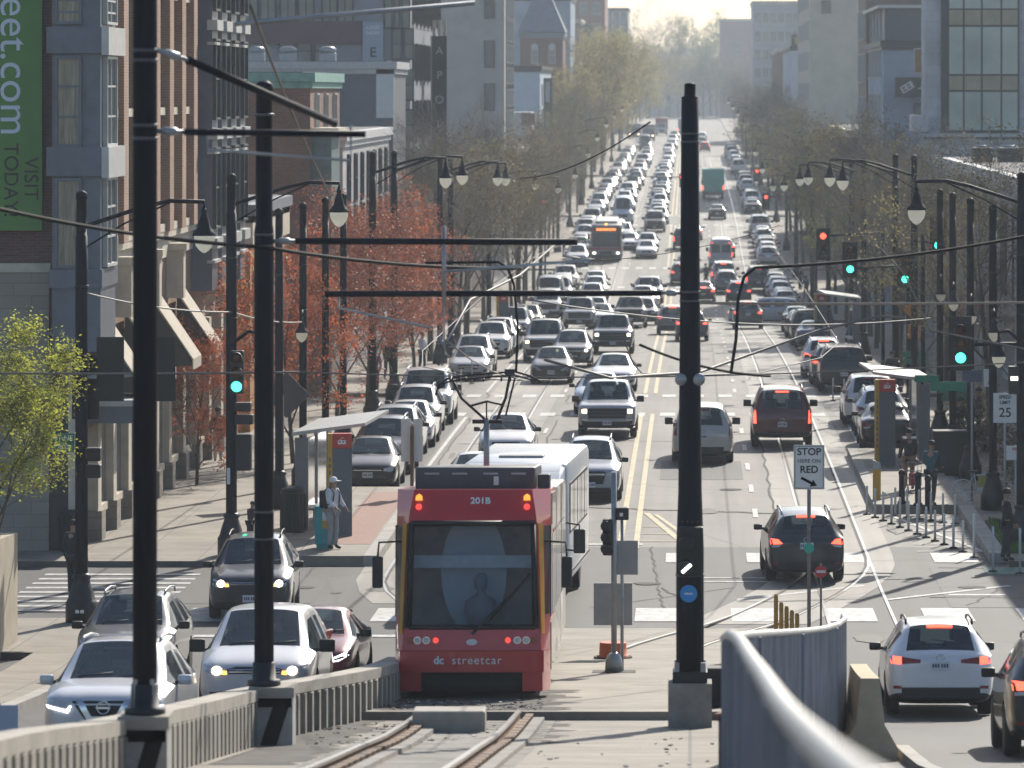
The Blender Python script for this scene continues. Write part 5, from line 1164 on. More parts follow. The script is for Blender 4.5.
for i, d in enumerate((137.5, 146, 155, 163)):
    t = thing('trolley_pole', f'plain black trolley pole by the left pavement, {ORD[i]} from the camera', 'pole', (-11.3, d, zr(d)+.14), group='plain black trolley poles'); shaft(t, 8.2, .112, .085)
    if i == 1: lantern(t, (.0, -.5, 4.5), [(0, -.1, 4.9), (0, -.3, 5.1), (0, -.5, 4.9)])
for i, d in enumerate((137, 148, 158, 166)):
    t = thing('trolley_pole', f'plain black trolley pole by the right pavement, {ORD[i]} from the camera', 'pole', (8.3, d, zr(d)+.14), group='plain black trolley poles'); shaft(t, 8.3, .112, .085)
    lantern(t, (0, -.5, 4.9), [(0, -.1, 5.3), (0, -.3, 5.5), (0, -.5, 5.3)], .9)
# overhead line poles at the ramp
def clamp(g, z, r, x=0): g.lathe([(r*1.02, z), (r*1.09, z+.008), (r*1.09, z+.028), (r*1.02, z+.036)], BAND, n=14)
def insul(g, p, q):
    p, q = Vector(p), Vector(q); g.tube([p, p.lerp(q, .25), p.lerp(q, .3), p.lerp(q, .7), p.lerp(q, .75), q], [.025, .025, .045, .045, .025, .02], GALV, 8)
d1 = 51.0; X1 = -5.56; z1 = walltop(d1)+.06
t = thing('catenary_pole', 'thick black overhead-line pole on the ramp wall, tallest and nearest at left', 'pole', (X1, d1, z1), group='overhead line poles')
g = MB(); g.lathe([(.125, 0), (.125, 9.2), (.11, 9.4), (.1, 11.5)], POLE, n=16); g.build('shaft', t)
g = MB(); g.lathe([(.21, 0), (.21, .06), (.15, .07), (.14, .3), (.125, .31)], POLEB, n=12)
for a in range(4): g.box(.12*math.cos(a*1.57+.78)-.02, .12*math.cos(a*1.57+.78)+.02, .12*math.sin(a*1.57+.78)-.02, .12*math.sin(a*1.57+.78)+.02, .05, .36, GALV)
g.build('base', t)
def zl(y, d, z): return ZZ(y, d)-z
for y in (52, 62, 127, 140): g = MB(); clamp(g, zl(y, d1, z1), .122); g.build('clamp', t)
g = MB(); insul(g, (.12, 0, zl(50, d1, z1)), (.42, .2, zl(60, d1, z1))); g.tube([(.42, .2, zl(60, d1, z1)), (1.75, 2.6, zl(124, 52.5, z1))], .042, POLE, 8); g.build('stay_arm', t)
g = MB(); insul(g, (.12, 0, zl(131, d1, z1)), (.4, 0, zl(132, d1, z1))); g.tube([(.4, 0, zl(132, d1, z1)), (2.25, 0, zl(134, d1, z1))], .035, POLE, 8); g.build('cantilever_arm', t)
g = MB(); g.tube([(.62, .2, zl(133, d1, z1)), (.62, .2, zl(150, d1, z1)), (2.08, .3, zl(161, d1, z1)), (2.08, .3, zl(125, d1, z1))], .018, GALV, 6); g.build('steady_arm', t)
d2 = 66.2; X2 = XX(264, d2); z2 = walltop(d2)+.06
t = thing('catenary_pole', 'slim black overhead-line pole on the second wall pier with one long bracket arm', 'pole', (X2, d2, z2), group='overhead line poles')
g = MB(); g.lathe([(.13, 0), (.13, 6.0), (.115, 6.1), (.105, 7.85), (.12, 7.86), (.12, 7.95), (.06, 8.0)], POLE, n=16); g.build('shaft', t)
g = MB(); g.lathe([(.22, 0), (.22, .07), (.16, .08), (.15, .3), (.13, .31)], POLEB, n=12); g.build('base', t)
for y in (116, 236, 247, 513, 540): g = MB(); clamp(g, zl(y, d2, z2), .125); g.build('clamp', t)
g = MB(); insul(g, (.12, 0, zl(241, d2, z2)), (.42, 0, zl(241, d2, z2))); g.tube([(.42, 0, zl(241, d2, z2)), (4.15, 0, zl(242, d2, z2))], .045, POLE, 10); g.build('bracket_arm', t)
g = MB(); xx = XX(444, d2)-X2; g.tube([(xx, 0, zl(226, d2, z2)), (xx, 0, zl(305, d2, z2))], .03, GALV, 6); g.tube([(xx, 0, zl(305, d2, z2)), (xx, 0, zl(352, d2, z2))], .012, GALV, 5); g.tube([(xx-.05, 0, zl(272, d2, z2)), (xx+2.0, -.3, zl(259, d2, z2)), (XX(564, d2)-X2, -.3, zl(255, d2, z2)), (XX(564, d2)-X2, 0, zl(243, d2, z2))], .02, GALV, 6); g.build('steady_arm', t)
d3 = 72.2; z3 = zt(d3)-.13
t = thing('catenary_pole', 'black overhead-line pole on a square concrete block at the middle of the ramp', 'pole', (0, d3, z3), group='overhead line poles')
g = MB(); g.box(-.315, .315, -.315, .315, 0, .66, pm('pedestal_concrete', (.30, .28, .25), .85, .22, 3, bump=.25), bev=.012); g.build('pedestal', t)
g = MB(); g.box(-.25, .25, -.25, .25, .66, .82, POLEB, bev=.01)
for sx in (-1, 1):
    for sy in (-1, 1): g.box(sx*.19-.035, sx*.19+.035, sy*.19-.035, sy*.19+.035, .80, .95, GALV)
g.build('base', t)
zz = lambda y: ZZ(y, d3)-z3
g = MB(); g.lathe([(.20, .82), (.20, 2.6), (.17, 3.4), (.155, zz(380)), (.14, zz(250)), (.125, zz(97)), (.085, zz(96)), (.08, zz(85)), (.09, zz(84.9)), (.05, zz(83))], POLE, n=16); g.build('shaft', t)
for y, r_ in ((522, .175), (576, .2), (293, .145), (302, .145), (135, .128), (143, .128)): g = MB(); clamp(g, zz(y), r_*.97); g.build('clamp', t)
g = MB(); insul(g, (-.12, 0, zz(293)), (-.42, 0, zz(293))); g.tube([(-.42, 0, zz(293)), (XX(325, d3), 0, zz(294))], .045, POLE, 10); g.build('bracket_arm', t)
g = MB(); g.tube([(XX(339, d3), 0, zz(296)), (XX(339, d3), 0, zz(308)), (XX(432, d3), -.5, zz(326))], .02, GALV, 6); g.build('steady_arm', t)
g = MB()
for s in (-1, 1): g.lathe([(.02, -.05), (.09, -.03), (.09, .04), (.03, .06)], GALV, (s*.13, -.13, zz(379)), 12, 'Y')
g.build('loudspeaker', t)
g = MB(); g.box(-.16, .19, -.36, -.18, zz(574), zz(525), DARK, bev=.02); o = g.build('tram_signal', t)
for y, k in ((540, 0), (565, 1)):
    g = MB(); g.lathe([(.105, -.52), (.115, -.36), (.09, -.36), (.085, -.50)], DARK, (-.05, 0, zz(y)), 14, 'Y'); g.lathe([(.088, -.40), (.088, -.37)], pm('lens_black', (.02, .02, .022), .15), (-.05, 0, zz(y)), 14, 'Y'); o2 = g.build('lens', o)
    if k:
        g = MB(); M = Matrix.Translation((-.05, -.53, zz(y))) @ Matrix.Rotation(R(-42), 4, 'Y'); g.box(-.085, .085, -.006, .006, -.022, .022, em('signal_bar', (.9, 1, .95), 3), M); 
        for v in g.bm.verts: pass
        g.build('signal_bar', o2)
g = MB(); g.lathe([(.125, -.245), (.125, -.235)], pm('round_blue', (.02, .25, .62), .4, 0), (-.02, 0, zz(592)), 24, 'Y'); o = g.build('round_sticker', t)
g = MB()
for k in range(4): g.box(-.075+k*.03, -.055+k*.03, -.25, -.246, zz(592)-.012, zz(592)+.012, LETW)
g.build('sticker_marks', o)
# wires
WIRE = pm('wire_black', (.014, .014, .016), .8, 0, spec=.15); WIREG = pm('wire_grey', (.15, .145, .14), .6, .1, 4, metal=.2)
def cable(name, pts, r, m, label, cat='cable', n=5, group='overhead wires'):
    g = MB(); g.tube(pts, r, m, n); o = g.build(name); tag(o, label, cat, group); return o
def sag(p, q, s, n=12): return [(p[0]+(q[0]-p[0])*i/n, p[1]+(q[1]-p[1])*i/n, p[2]+(q[2]-p[2])*i/n - s*4*(i/n)*(1-i/n)) for i in range(n+1)]
def pp(x, y, d): return (XX(x, d), d, ZZ(y, d))
def zc(d): return (zt(d) if d < 108 else zr(d))+5.22
cable('contact_wire', [(TL(d)+.02, d, zc(d)) for d in drange(66, 330, 8)], .012, WIREG, 'thin contact wire running above the left tram track')
cable('contact_wire', [(TR(d), d, zc(d)+.1) for d in drange(69, 330, 8)], .012, WIREG, 'thin contact wire running above the right tram track')
cable('feeder_cable', sag(pp(-60, 195, 58), pp(264, 247, 66), .1) + sag(pp(268, 248, 66), pp(520, 268, 74), .08), .026, WIRE, 'thick black feeder cable crossing the left half of the street')
cable('feeder_cable', sag(pp(1060, 229, 80), pp(770, 267, 76), .1) + [pp(755, 268, 76), pp(744, 277, 76), pp(738, 300, 75.5), pp(736, 340, 75), pp(731, 373, 74.6)], .026, WIRE, 'black feeder cable from the right curving down by the centre pole')
cable('feeder_cable', [pp(425, 263, 75), pp(498, 262, 75), pp(508, 268, 75), pp(514, 285, 75), pp(518, 330, 75), pp(516, 372, 75)], .02, WIRE, 'black feeder cable hanging down above the pantograph')
cable('span_wire', sag(pp(-40, 373, 90), pp(300, 372, 90), .02) , .02, WIREG, 'pale span wire stretched across the left pavement')
cable('span_wire', sag(pp(300, 372, 90), pp(700, 376, 90), .05), .014, WIREG, 'pale span wire crossing above the white traffic queue')
cable('span_wire', sag(pp(700, 303, 84), pp(1060, 302, 84), .02), .022, pm('wire_copper', (.30, .24, .19), .5, .1, 4), 'coppery span wire crossing the right half of the street')
cable('span_wire', sag(pp(700, 376, 88), pp(1060, 360, 88), .03), .012, WIREG, 'thin span wire below the coppery one on the right')
cable('span_wire', sag(pp(82, 292, 106), pp(232, 312, 123.2), .12) + sag(pp(232, 312, 123.2), pp(303, 322, 146), .1), .02, WIREG, 'pale span wire between the left street lamps')
cable('span_wire', sag(pp(530, 300, 95), pp(930, 318, 120), .3), .016, WIREG, 'sagging span wire above the maroon suv')
cable('span_wire', [pp(545, 360, 78), pp(610, 378, 80), pp(700, 372, 84), pp(820, 330, 90), pp(880, 316, 90), pp(905, 318, 90)], .025, WIREG, 'jointed pull-off wire right of the centre pole')
cable('span_wire', sag(pp(640, 345, 75), pp(770, 376, 78), .1), .022, WIRE, 'black pull-off wire crossing behind the centre pole')
cable('span_wire', sag(pp(650, 122, 72), pp(520, 178, 110), .2), .012, WIRE, 'fine black guy wire rising to the top of the centre pole')
cable('span_wire', sag(pp(250, 5, 55), pp(330, 195, 80), .1), .017, pm('wire_brown', (.12, .1, .085), .6, .1), 'brownish guy wire dropping behind the slim line pole')
cable('mast_arm', [pp(235, 24, 60), pp(300, 18, 60), pp(475, 3, 60)], .03, GALV, 'pale tubular arm crossing the top of the picture at left')
cable('span_wire', sag(pp(540, 262, 130), pp(780, 225, 150), .3), .012, WIRE, 'fine span wire across the traffic in the dip')
cable('span_wire', [pp(880, 248, 88), pp(905, 275, 88), pp(930, 330, 88), pp(1030, 350, 88)], .016, WIREG, 'loose pale wire by the right trolley poles')
cable('span_wire', [pp(445, 345, 95), pp(470, 300, 110), pp(520, 275, 120), pp(560, 240, 130)], .03, WIREG, 'zigzag pale wire in front of the left bare trees')
# ------------------------------------------------------------------ signals, signs, stop furniture
GREENL = em('signal_green', (.05, 1, .55), 4.0); REDL = em('signal_red', (1, .07, .04), 3.5); LENSR = pm('lens_red_off', (.10, .012, .01), .3, 0); LENSA = pm('lens_amber_off', (.16, .05, .01), .3, 0); LENSG = pm('lens_green_off', (.01, .06, .04), .3, 0)
GSIGN = pm('street_sign_green', (.02, .17, .10), .5, .05, 4)
def signal(t, x, y, z, lit=None, back=True, facing=-1, name='signal_head'):
    """three lens head on thing t; facing -1 looks at the camera"""
    g = MB()
    if back: g.box(x-.29, x+.29, y-.01, y+.01, z-.68, z+.68, DARK)
    g.box(x-.17, x+.17, y+min(0, .2*facing)-.0, y+max(0, .2*facing), z-.53, z+.53, DARK, bev=.03); h = g.build(name, t)
    for k, (dz, off, on, nm) in enumerate(((.35, LENSR, REDL, 'red'), (0, LENSA, AMBER, 'amber'), (-.35, LENSG, GREENL, 'green'))):
        g = MB(); a = y+facing*.2
        g.lathe([(.125, a), (.13, a+facing*.02), (.05, a+facing*.035)], on if lit == nm else off, (x, 0, z+dz), 16, 'Y'); q = g.build(nm+'_lens', h)
        v = MB(); n = 10; pts = [(x+.15*math.cos(R(-20+220*i/n)), z+dz+.15*math.sin(R(-20+220*i/n))) for i in range(n+1)]
        for p, r_ in zip(pts, pts[1:]): v.mesh([(p[0], a, p[1]), (r_[0], a, r_[1]), (r_[0], a+facing*.2, r_[1]), (p[0], a+facing*.2, p[1])], [(0, 1, 2, 3)], DARK)
        bmesh.ops.remove_doubles(v.bm, verts=v.bm.verts[:], dist=1e-5); bmesh.ops.solidify(v.bm, geom=v.bm.faces[:], thickness=.01); v.build('visor', h)
# left corner lamp: lit signal seen at an angle, control box, pedestrian signals
signal(lampB, .18, -.35, ZZ(385-14, 123.2)-lampB.location.z, 'green', False)
g = MB(); z = ZZ(452, 123.2)-lampB.location.z; g.box(.12, .5, -.2, .15, z-.45, z+.45, DARK, bev=.02); g.build('control_box', lampB)
g = MB(); z = ZZ(415, 123.2)-lampB.location.z; g.box(.1, .55, -.25, .1, z-.22, z+.02, DARK, bev=.02); g.box(.1, .5, -.25, .1, z+.1, z+.32, DARK, bev=.02); g.build('walk_signal', lampB)
zA = lampA.location.z
g = MB(); z = ZZ(377, 106)-zA; g.tube([(-.1, 0, z), (.6, -.1, z+.0), (1.75, -.1, z+.12)], .04, GALV, 8); mA = g.build('mast_arm', lampA)
for x in (.63, 1.72): signal(lampA, x, -.16, ZZ(371, 106)-zA+.05, None, True, 1, 'signal_back')
signal(lampA, .05, .3, ZZ(388, 106)-zA, None, True, 1, 'signal_back')
g = MB(); 
for y in (453, 470): z = ZZ(y, 106)-zA; g.box(.1, .42, -.2, .15, z-.16, z+.12, DARK, bev=.02)
g.build('walk_signal', lampA)
for y, tx, w in ((438, 'H ST NE', .5), (447, '800', .36)):
    z = ZZ(y, 106)-zA; g = MB(); g.box(-.15-2*w*.5-.1, -.15, -.03, -.015, z-.1, z+.1, GSIGN); o = g.build('street_name_sign', lampA)
    text(tx, .15, LETW, o, (-.2-w*.5, -.035, z))
g = MB(); g.box(-.1, -.02, -.145, -.13, 1.75, 2.15, SIGNW); g.build('sticker', lampB); g = MB(); g.box(-.09, .09, -.335, -.32, .2, .28, LETW); g.build('number_plate', lampB)
g = MB(); g.box(-.09, .09, -.335, -.32, .22, .29, LETW); g.build('number_plate', lampA)
# right corner lamp with mast arm and signal
rl = [o for o in C.objects if o.name.startswith('street_lamp') and abs(o.location.y-125.8) < .1 and o.location.x > 0][0]
z = ZZ(344, 125.8)-rl.location.z
g = MB(); g.tube([(0, 0, z), (-1.2, -.1, z)], .05, POLE, 8); g.build('mast_arm', rl); signal(rl, -1.56, -.12, z+.02, 'green', True)
g = MB(); g.box(-.35, -.08, -.3, .1, z-1.25, z-.55, DARK, bev=.02); g.box(-.3, -.12, -.31, -.3, z-.9, z-.8, em('walk_lamp', (1, .9, .7), 3)); g.build('walk_signal', rl)
for (x, y, d, tx, w, h, m) in ((965, 412, 126.5, '', .55, .22, GSIGN),):
    pass
g = MB(); z9 = ZZ(386, 125.8)-rl.location.z; g.box(-2.3, -1.4, -.1, -.08, z9-.12, z9+.12, GSIGN); g.box(-2.7, -2.1, -.1, -.08, z9+.1, z9+.28, GSIGN); g.build('street_name_sign', rl)
# far signals hanging over the street
def far_signal(x, y, d, lit, label):
    X = XX(x, d); t = thing('traffic_signal', label, 'traffic signal', (X, d, ZZ(y, d)), group='traffic signals over the street')
    signal(t, 0, 0, {'red': -.35, 'green': .35}[lit], lit, True)
    s = 1 if X > 0 else -1; g = MB(); px = (8.3 if s > 0 else -11.3)-X; g.tube([(0, .05, 0), (px, .05, .15)], .045, POLE, 8); g.tube([(px, .05, .4), (px, .05, zr(d)-ZZ(y, d))], .08, POLE, 8); g.build('mast', t)
far_signal(823, 236, 215, 'red', 'red traffic signal hanging over the right lanes before the yellow-green tree')
far_signal(850, 269, 190, 'green', 'green traffic signal left of the right bare trees')
far_signal(905, 279, 185, 'green', 'green traffic signal half hidden in the right bare trees')
far_signal(757, 171, 480, 'red', 'upper of two small red signals beyond the right parked cars')
far_signal(766, 197, 395, 'red', 'lower of two small red signals beyond the right parked cars')
far_signal(544, 202, 390, 'red', 'small red signal in front of the left bare trees')
far_signal(682, 177, 500, 'red', 'tiny red signal against the black centre pole')
far_signal(938, 245, 178, 'green', 'green traffic signal level with the trolley pole tops at right')
# grey post with pedestrian signal and sign backs
def on_ground(x, y, H=HR): p = at(x, y, H); return p
d = 88.0; z0 = zt(d)
t = thing('signal_post', 'slim grey post with conical foot, black signal head and sign backs right of the tram', 'signal post', (XX(614, d), d, z0))
g = MB(); g.tube([(0, 0, .3), (0, 0, ZZ(472, d)-z0)], .052, GALV, 10); g.build('post', t)
g = MB(); g.box(-.38, .38, -.2, .2, 0, .02, GROOVE); g.lathe([(.16, .02), (.15, .2), (.12, .3), (.055, .36)], GALV, n=4 if False else 12); g.build('foot', t)
g = MB(); z = ZZ(537, d)-z0; g.box(-.2, -.02, -.1, .2, z-.32, z+.32, DARK, bev=.03)
for k in (-.18, .0, .18): g.lathe([(.09, -.2), (.1, -.08), (.1, 0)], DARK, (-.14, 0, z+k*1.1), 10, 'Y')
g.build('signal_head', t)
g = MB(); z = ZZ(514, d)-z0; g.box(.03, .26, -.12, .1, z-.1, z+.12, DARK, bev=.02); g.box(.1, .16, -.13, -.12, z-.03, z+.03, LETW); g.build('walk_signal', t)
g = MB(); z = ZZ(558, d)-z0; g.box(.02, .42, .06, .08, z-.3, z+.3, pm('sign_back', (.30, .315, .33), .45, .12, 3, metal=.3)); g.build('sign_back', t)
g = MB(); g.tube([(.14, .12, 0), (.14, .12, ZZ(520, d)-z0)], .03, GALV, 8); g.build('rear_post', t)
d = 93.5; z0 = zt(d)
t = thing('sign_trailer', 'blank grey sign panel on an orange drum base behind the grey post', 'sign', (XX(613, d), d, z0))
g = MB(); g.box(-.36, .36, -.03, .02, ZZ(625, d)-z0, ZZ(583, d)-z0, MATS['sign_back']); g.build('panel', t)
g = MB(); g.lathe([(.30, 0), (.30, .05), (.26, .06), (.25, .28), (.24, .3)], pm('drum_orange', (.55, .10, .03), .5, .1, 5), n=16); g.lathe([(.36, 0), (.36, .035)], RUBBER, n=16); g.build('drum_base', t)
# STOP HERE ON RED
d = 95.5; X = XX(809, d); z0 = zt(d)
t = thing('stop_sign_post', 'white regulatory sign with black arrow on a rusty post at the ramp end', 'sign', (X, d, z0))
g = MB(); g.box(-.035, .035, -.02, .02, 0, ZZ(450, d)-z0, pm('post_steel', (.20, .19, .18), .55, .3, 5, metal=.4)); g.build('post', t)
zc_ = ZZ(467, d)-z0; hw, hh = .295, .425
g = MB(); g.box(-hw, hw, -.045, -.035, zc_-hh, zc_+hh, SIGNW, bev=.004); o = g.build('sign_panel', t)
for a, b_, c, e in ((-hw+.02, hw-.02, hh-.032, hh-.02), (-hw+.02, hw-.02, -hh+.02, -hh+.032)):
    pass
g = MB()
for (x0, x1, z_0, z_1) in ((-hw+.02, hw-.02, hh-.03, hh-.02), (-hw+.02, hw-.02, -hh+.02, -hh+.03), (-hw+.02, -hw+.03, -hh+.03, hh-.03), (hw-.03, hw-.02, -hh+.03, hh-.03)): g.box(x0, x1, -.049, -.045, zc_+z_0, zc_+z_1, INK)
g.build('sign_border', o)
text('STOP', .19, INK, o, (0, -.047, zc_+.29), bold=.004); text('HERE ON', .105, INK, o, (0, -.047, zc_+.115)); text('RED', .19, INK, o, (0, -.047, zc_-.05), bold=.004)
g = MB(); M = Matrix.Translation((0, -.05, zc_-.28)) @ Matrix.Rotation(R(27), 4, 'Y'); v = [M @ Vector(p) for p in [(-.17, 0, -.025), (.05, 0, -.025), (.05, 0, -.075), (.17, 0, 0), (.05, 0, .075), (.05, 0, .025), (-.17, 0, .025)]]; g.mesh(v, [(0, 1, 2, 3, 4, 5, 6)], INK); bmesh.ops.solidify(g.bm, geom=g.bm.faces[:], thickness=.003); g.build('arrow', o)
g = MB(); g.lathe([(.098, -.05), (.098, -.04)], pm('disc_green', (.02, .42, .30), .5, 0), (0, 0, ZZ(548, d)-z0), 20, 'Y'); g.build('green_disc', t)
g = MB(); g.box(-.16, .16, -.1, .1, .0, .42, MATS['drum_orange']); g.build('orange_base', t)
t = thing('no_entry_sign', 'small round red no-entry sign with white bar beside the rusty post', 'sign', (X+.22, d-.3, z0))
g = MB(); g.box(-.02, .02, -.015, .015, 0, ZZ(562, d)-z0, MATS['post_steel']); g.build('post', t)
zz1 = ZZ(570, d)-z0; g = MB(); g.lathe([(.115, -.03), (.115, -.02)], pm('sign_red', (.48, .03, .03), .5, 0), (0, 0, zz1), 20, 'Y'); g.box(-.085, .085, -.034, -.03, zz1-.025, zz1+.025, SIGNW); g.build('sign_disc', t)
for k in range(5):
    xk = 776+k*5.3; dk = 96.5-k*.5
    t = thing('delineator_post', f'{["tallest", "second", "third", "fourth", "shortest"][k]} of five yellow-brown flexible posts behind the fence end', 'post', (XX(xk, dk), dk, zt(dk)), group='yellow flexible posts')
    h = ZZ([594, 602, 606, 610, 613][k], dk)-zt(dk); g = MB(); g.lathe([(.045, .02), (.042, h*.95), (.03, h)], pm('post_yellow', (.36, .22, .04), .6, .15, 8), n=10); g.build('tube', t); g = MB(); g.lathe([(.1, 0), (.1, .02), (.06, .05)], RUBBER, n=10); g.build('base', t)
t = thing('utility_cabinet', 'small black cabinet standing between centre pole and fence', 'cabinet', (XX(713, 76), 76, zt(76))); g = MB(); g.box(-.17, .2, -.2, .2, 0, .62, DARK, bev=.04); g.build('case', t); g = MB(); g.box(-.1, .14, -.215, -.2, .1, .5, POLEB, bev=.01); g.build('door', t)
# ------------------------------------------------------------------ kiosks and shelters
KGREY = pm('kiosk_grey', (.10, .115, .135), .45, .12, 2); KYEL = pm('kiosk_yellow', (.55, .30, .02), .5, .1, 4); KRED = pm('kiosk_red', (.50, .045, .03), .5, .08, 4)
def kiosk(x, y, label, s=1.0, dz=.24):
    d = depth_at(y, lambda q: HR(q)-dz); t = thing('stop_kiosk', label, 'kiosk', (XX(x, d), d, zr(d)+dz), R(4), group='tram stop kiosks')
    h = 2.62
    g = MB(); g.box(-.22, .28, -.14, .14, 0, h-.38, KGREY, bev=.01); g.build('column', t)
    g = MB(); g.box(-.34, -.222, -.16, .16, 0, h, KYEL, bev=.01); g.build('yellow_fin', t)
    g = MB(); g.box(-.22, .28, -.14, .14, h-.378, h, KRED, bev=.01); o = g.build('red_header', t)
    g = MB()
    g.box(-.08, .12, -.146, -.14, h-.27, h-.17, LETW); g.box(-.06, -.01, -.148, -.146, h-.23, h-.19, KRED); g.box(.03, .08, -.148, -.146, h-.23, h-.19, KRED); g.tube([(-.03, -.145, h-.17), (.03, -.145, h-.1), (.08, -.145, h-.13)], .008, LETW, 4)
    g.build('tram_symbol', o)
    g = MB()
    for k in range(9): g.box(-.305, -.26, -.166, -.16, .55+k*.17, .66+k*.17, KGREY)
    g.build('side_lettering', t)
    return t
kiosk(341, 536, 'grey stop kiosk with red top behind the man in white cap')
kiosk(886, 465, 'grey stop kiosk with red top on the right platform')
kiosk(503, 346, 'distant yellow-edged kiosk at the left kerb above the silver parked sedan', dz=.14)
kiosk(821, 346, 'distant yellow-edged kiosk beside the blue car parked at right', dz=.14)
def shelter(X, d, s, label, dz=.24):
    t = thing('stop_shelter', label, 'shelter', (X, d, zr(d)+dz), R(-3*s), group='glass tram stop shelters')
    g = MB(); g.prism([(-.9*s, 2.45), (1.0*s, 2.72), (1.0*s, 2.80), (-.9*s, 2.55)], 'Y', -.2, 5.2, pm('shelter_roof', (.42, .42, .40), .4, .1, 2, metal=.3)); g.build('roof', t)
    for y in (.1, 2.5, 4.9):
        g = MB(); g.box(-.62*s-.05, -.62*s+.05, y-.05, y+.05, 0, 2.5, GALV); g.build('post', t)
    g = MB(); g.box(-.62*s-.22, -.62*s+.12, -.06, .04, 0, 2.4, pm('shelter_end', (.16, .17, .185), .4, .1)); g.build('end_panel', t)
    for y in (.2, 2.6):
        g = MB(); g.box(-.62*s-.01, -.62*s+.01, y, y+2.2, .3, 2.3, pm('shelter_glass', (.12, .14, .15), .1, .2, 1)); g.build('glass_panel', t)
    g = MB(); g.box(-.5*s-.2, -.5*s+.2, 1.0, 4.4, .44, .50, GALV); 
    for y in (1.2, 4.2): g.box(-.5*s-.03, -.5*s+.03, y-.03, y+.03, 0, .44, GALV)
    g.build('bench', t)
    return t
shelter(-9.35, 129, 1, 'pale roofed glass shelter on the left tram platform'); shelter(6.65, 154.0, -1, 'pale roofed glass shelter on the right tram platform')
shelter(7.6, 245, -1, 'distant glass shelter by the second kiosk at right', .14)
# bins, boxes, newspaper box
def bin_(x, y, r, h, label, dz=.14, name='litter_bin'):
    d = depth_at(y, lambda q: HR(q)-dz); t = thing(name, label, 'bin', (XX(x, d), d, zr(d)+dz))
    g = MB(); g.lathe([(r*.9, 0), (r, .1), (r, h*.86), (r*1.04, h*.87), (r*1.04, h*.9)], pm('bin_black', (.022, .028, .028), .5, .25, 6), n=18)
    for k in range(18):
        a = 2*math.pi*k/18; g.tube([(r*1.02*math.cos(a), r*1.02*math.sin(a), .08), (r*1.02*math.cos(a), r*1.02*math.sin(a), h*.86)], .012, POLEB, 4)
    g.build('body', t); g = MB(); g.lathe([(r*1.04, h*.9), (r*.9, h*.98), (r*.35, h)], POLEB, n=18); g.build('lid', t); return t
bin_(293, 532, .32, 1.15, 'round black litter bin beside the left shelter', .24); bin_(72, 552, .30, 1.05, 'round black litter bin by the stone corner building')
d = 124; t = thing('newspaper_box', 'teal newspaper box with yellow front behind the man in white cap', 'newspaper box', (XX(325, d), d, zr(d)+.24))
g = MB(); g.box(-.24, .24, -.22, .22, .1, 1.05, pm('box_teal', (.03, .30, .32), .5, .1, 4), bev=.02); g.box(-.2, .2, -.18, .18, 0, .1, MATS['box_teal']); g.build('case', t); g = MB(); g.box(-.05, .2, -.232, -.22, .5, .98, KYEL); g.build('door', t); g = MB(); g.box(-.05, .2, -.236, -.232, .7, .9, LETW); g.build('window', t)
d = 118; t = thing('sign_boards', 'two blank white boards strapped to a brown post left of the tram roof', 'sign', (XX(412, 140), 140, zr(140)+.24))
g = MB(); g.box(-.05, .05, -.05, .05, 0, 2.0, pm('post_brown', (.16, .08, .04), .8, .2)); g.build('post', t)
for x in (-.18, .16):
    g = MB(); g.box(x-.13, x+.13, .06, .09, 1.0, 2.2, SIGNW); g.build('board', t)
t = thing('diamond_sign', 'grey diamond-shaped sign seen from behind left of the left shelter', 'sign', (XX(283, 139.5), 139.5, zr(139.5)+.14))
g = MB(); g.box(-.03, .03, -.03, .03, 0, 3.0, GALV); g.build('post', t); g = MB(); M = Matrix.Translation((0.1, 0, 3.0)) @ Matrix.Rotation(R(45), 4, 'Y'); g.box(-.46, .46, -.02, .0, -.46, .46, pm('sign_back_dark', (.07, .07, .075), .5, .15, 3), M); g.build('panel', t)
# bollards and white delineators at the right platform
for i, (x, y) in enumerate(((902, 504), (918, 506), (928, 510))):
    d = depth_at(y, lambda q: HR(q)-.24); t = thing('bollard', ['left', 'middle', 'right'][i]+' of three black bollards at the front edge of the right platform', 'bollard', (XX(x, d), d, zr(d)+.24), group='black bollards on the right platform')
    g = MB(); g.lathe([(.13, 0), (.13, .06), (.085, .1), (.085, .82)], POLE, n=14); g.build('post', t); g = MB(); g.lathe([(.1, .82), (.1, .86), (.085, .9), (.03, .95)], POLE, n=14); g.build('cap', t)
DEL = pm('delineator_white', (.60, .61, .60), .5, .1, 6)
dl = [(870, 497), (874, 511), (879, 518), (887, 523), (895, 528), (904, 533), (913, 538), (923, 543), (934, 548), (944, 553), (955, 558), (965, 561)]
def delin(X, d, z, label, h=.8):
    t = thing('delineator_post', label, 'post', (X, d, z), group='white flexible posts at the right platform')
    g = MB(); g.lathe([(.033, .03), (.031, h*.96), (.02, h)], DEL, n=10); g.build('tube', t); g = MB(); g.lathe([(.12, 0), (.11, .03), (.05, .05)], RUBBER, n=10); g.build('base', t)
for i in range(12):
    X = 4.85+2.0*(i/11.0); d = 137.0-11.5*(i/11.0); delin(X, d, zr(d), f'white flexible post on the painted diagonal, {ORD[i]} from the platform end')
for i in range(6):
    X = 5.6+.3*i; d = 136.4-.5*i; delin(X, d, zr(d), f'white flexible post in the rear row below the platform, {ORD[i]} from the left')
for i, (x, y) in enumerate(((974, 558), (993, 572), (1020, 574), (1008, 556))): d = depth_at(y); delin(XX(x, d), d, zr(d), ['white flexible post left of the grass kerb corner', 'white flexible post on the green strip at the right corner', 'white flexible post at the right picture edge', 'white flexible post just behind the green strip'][i], 1.1)
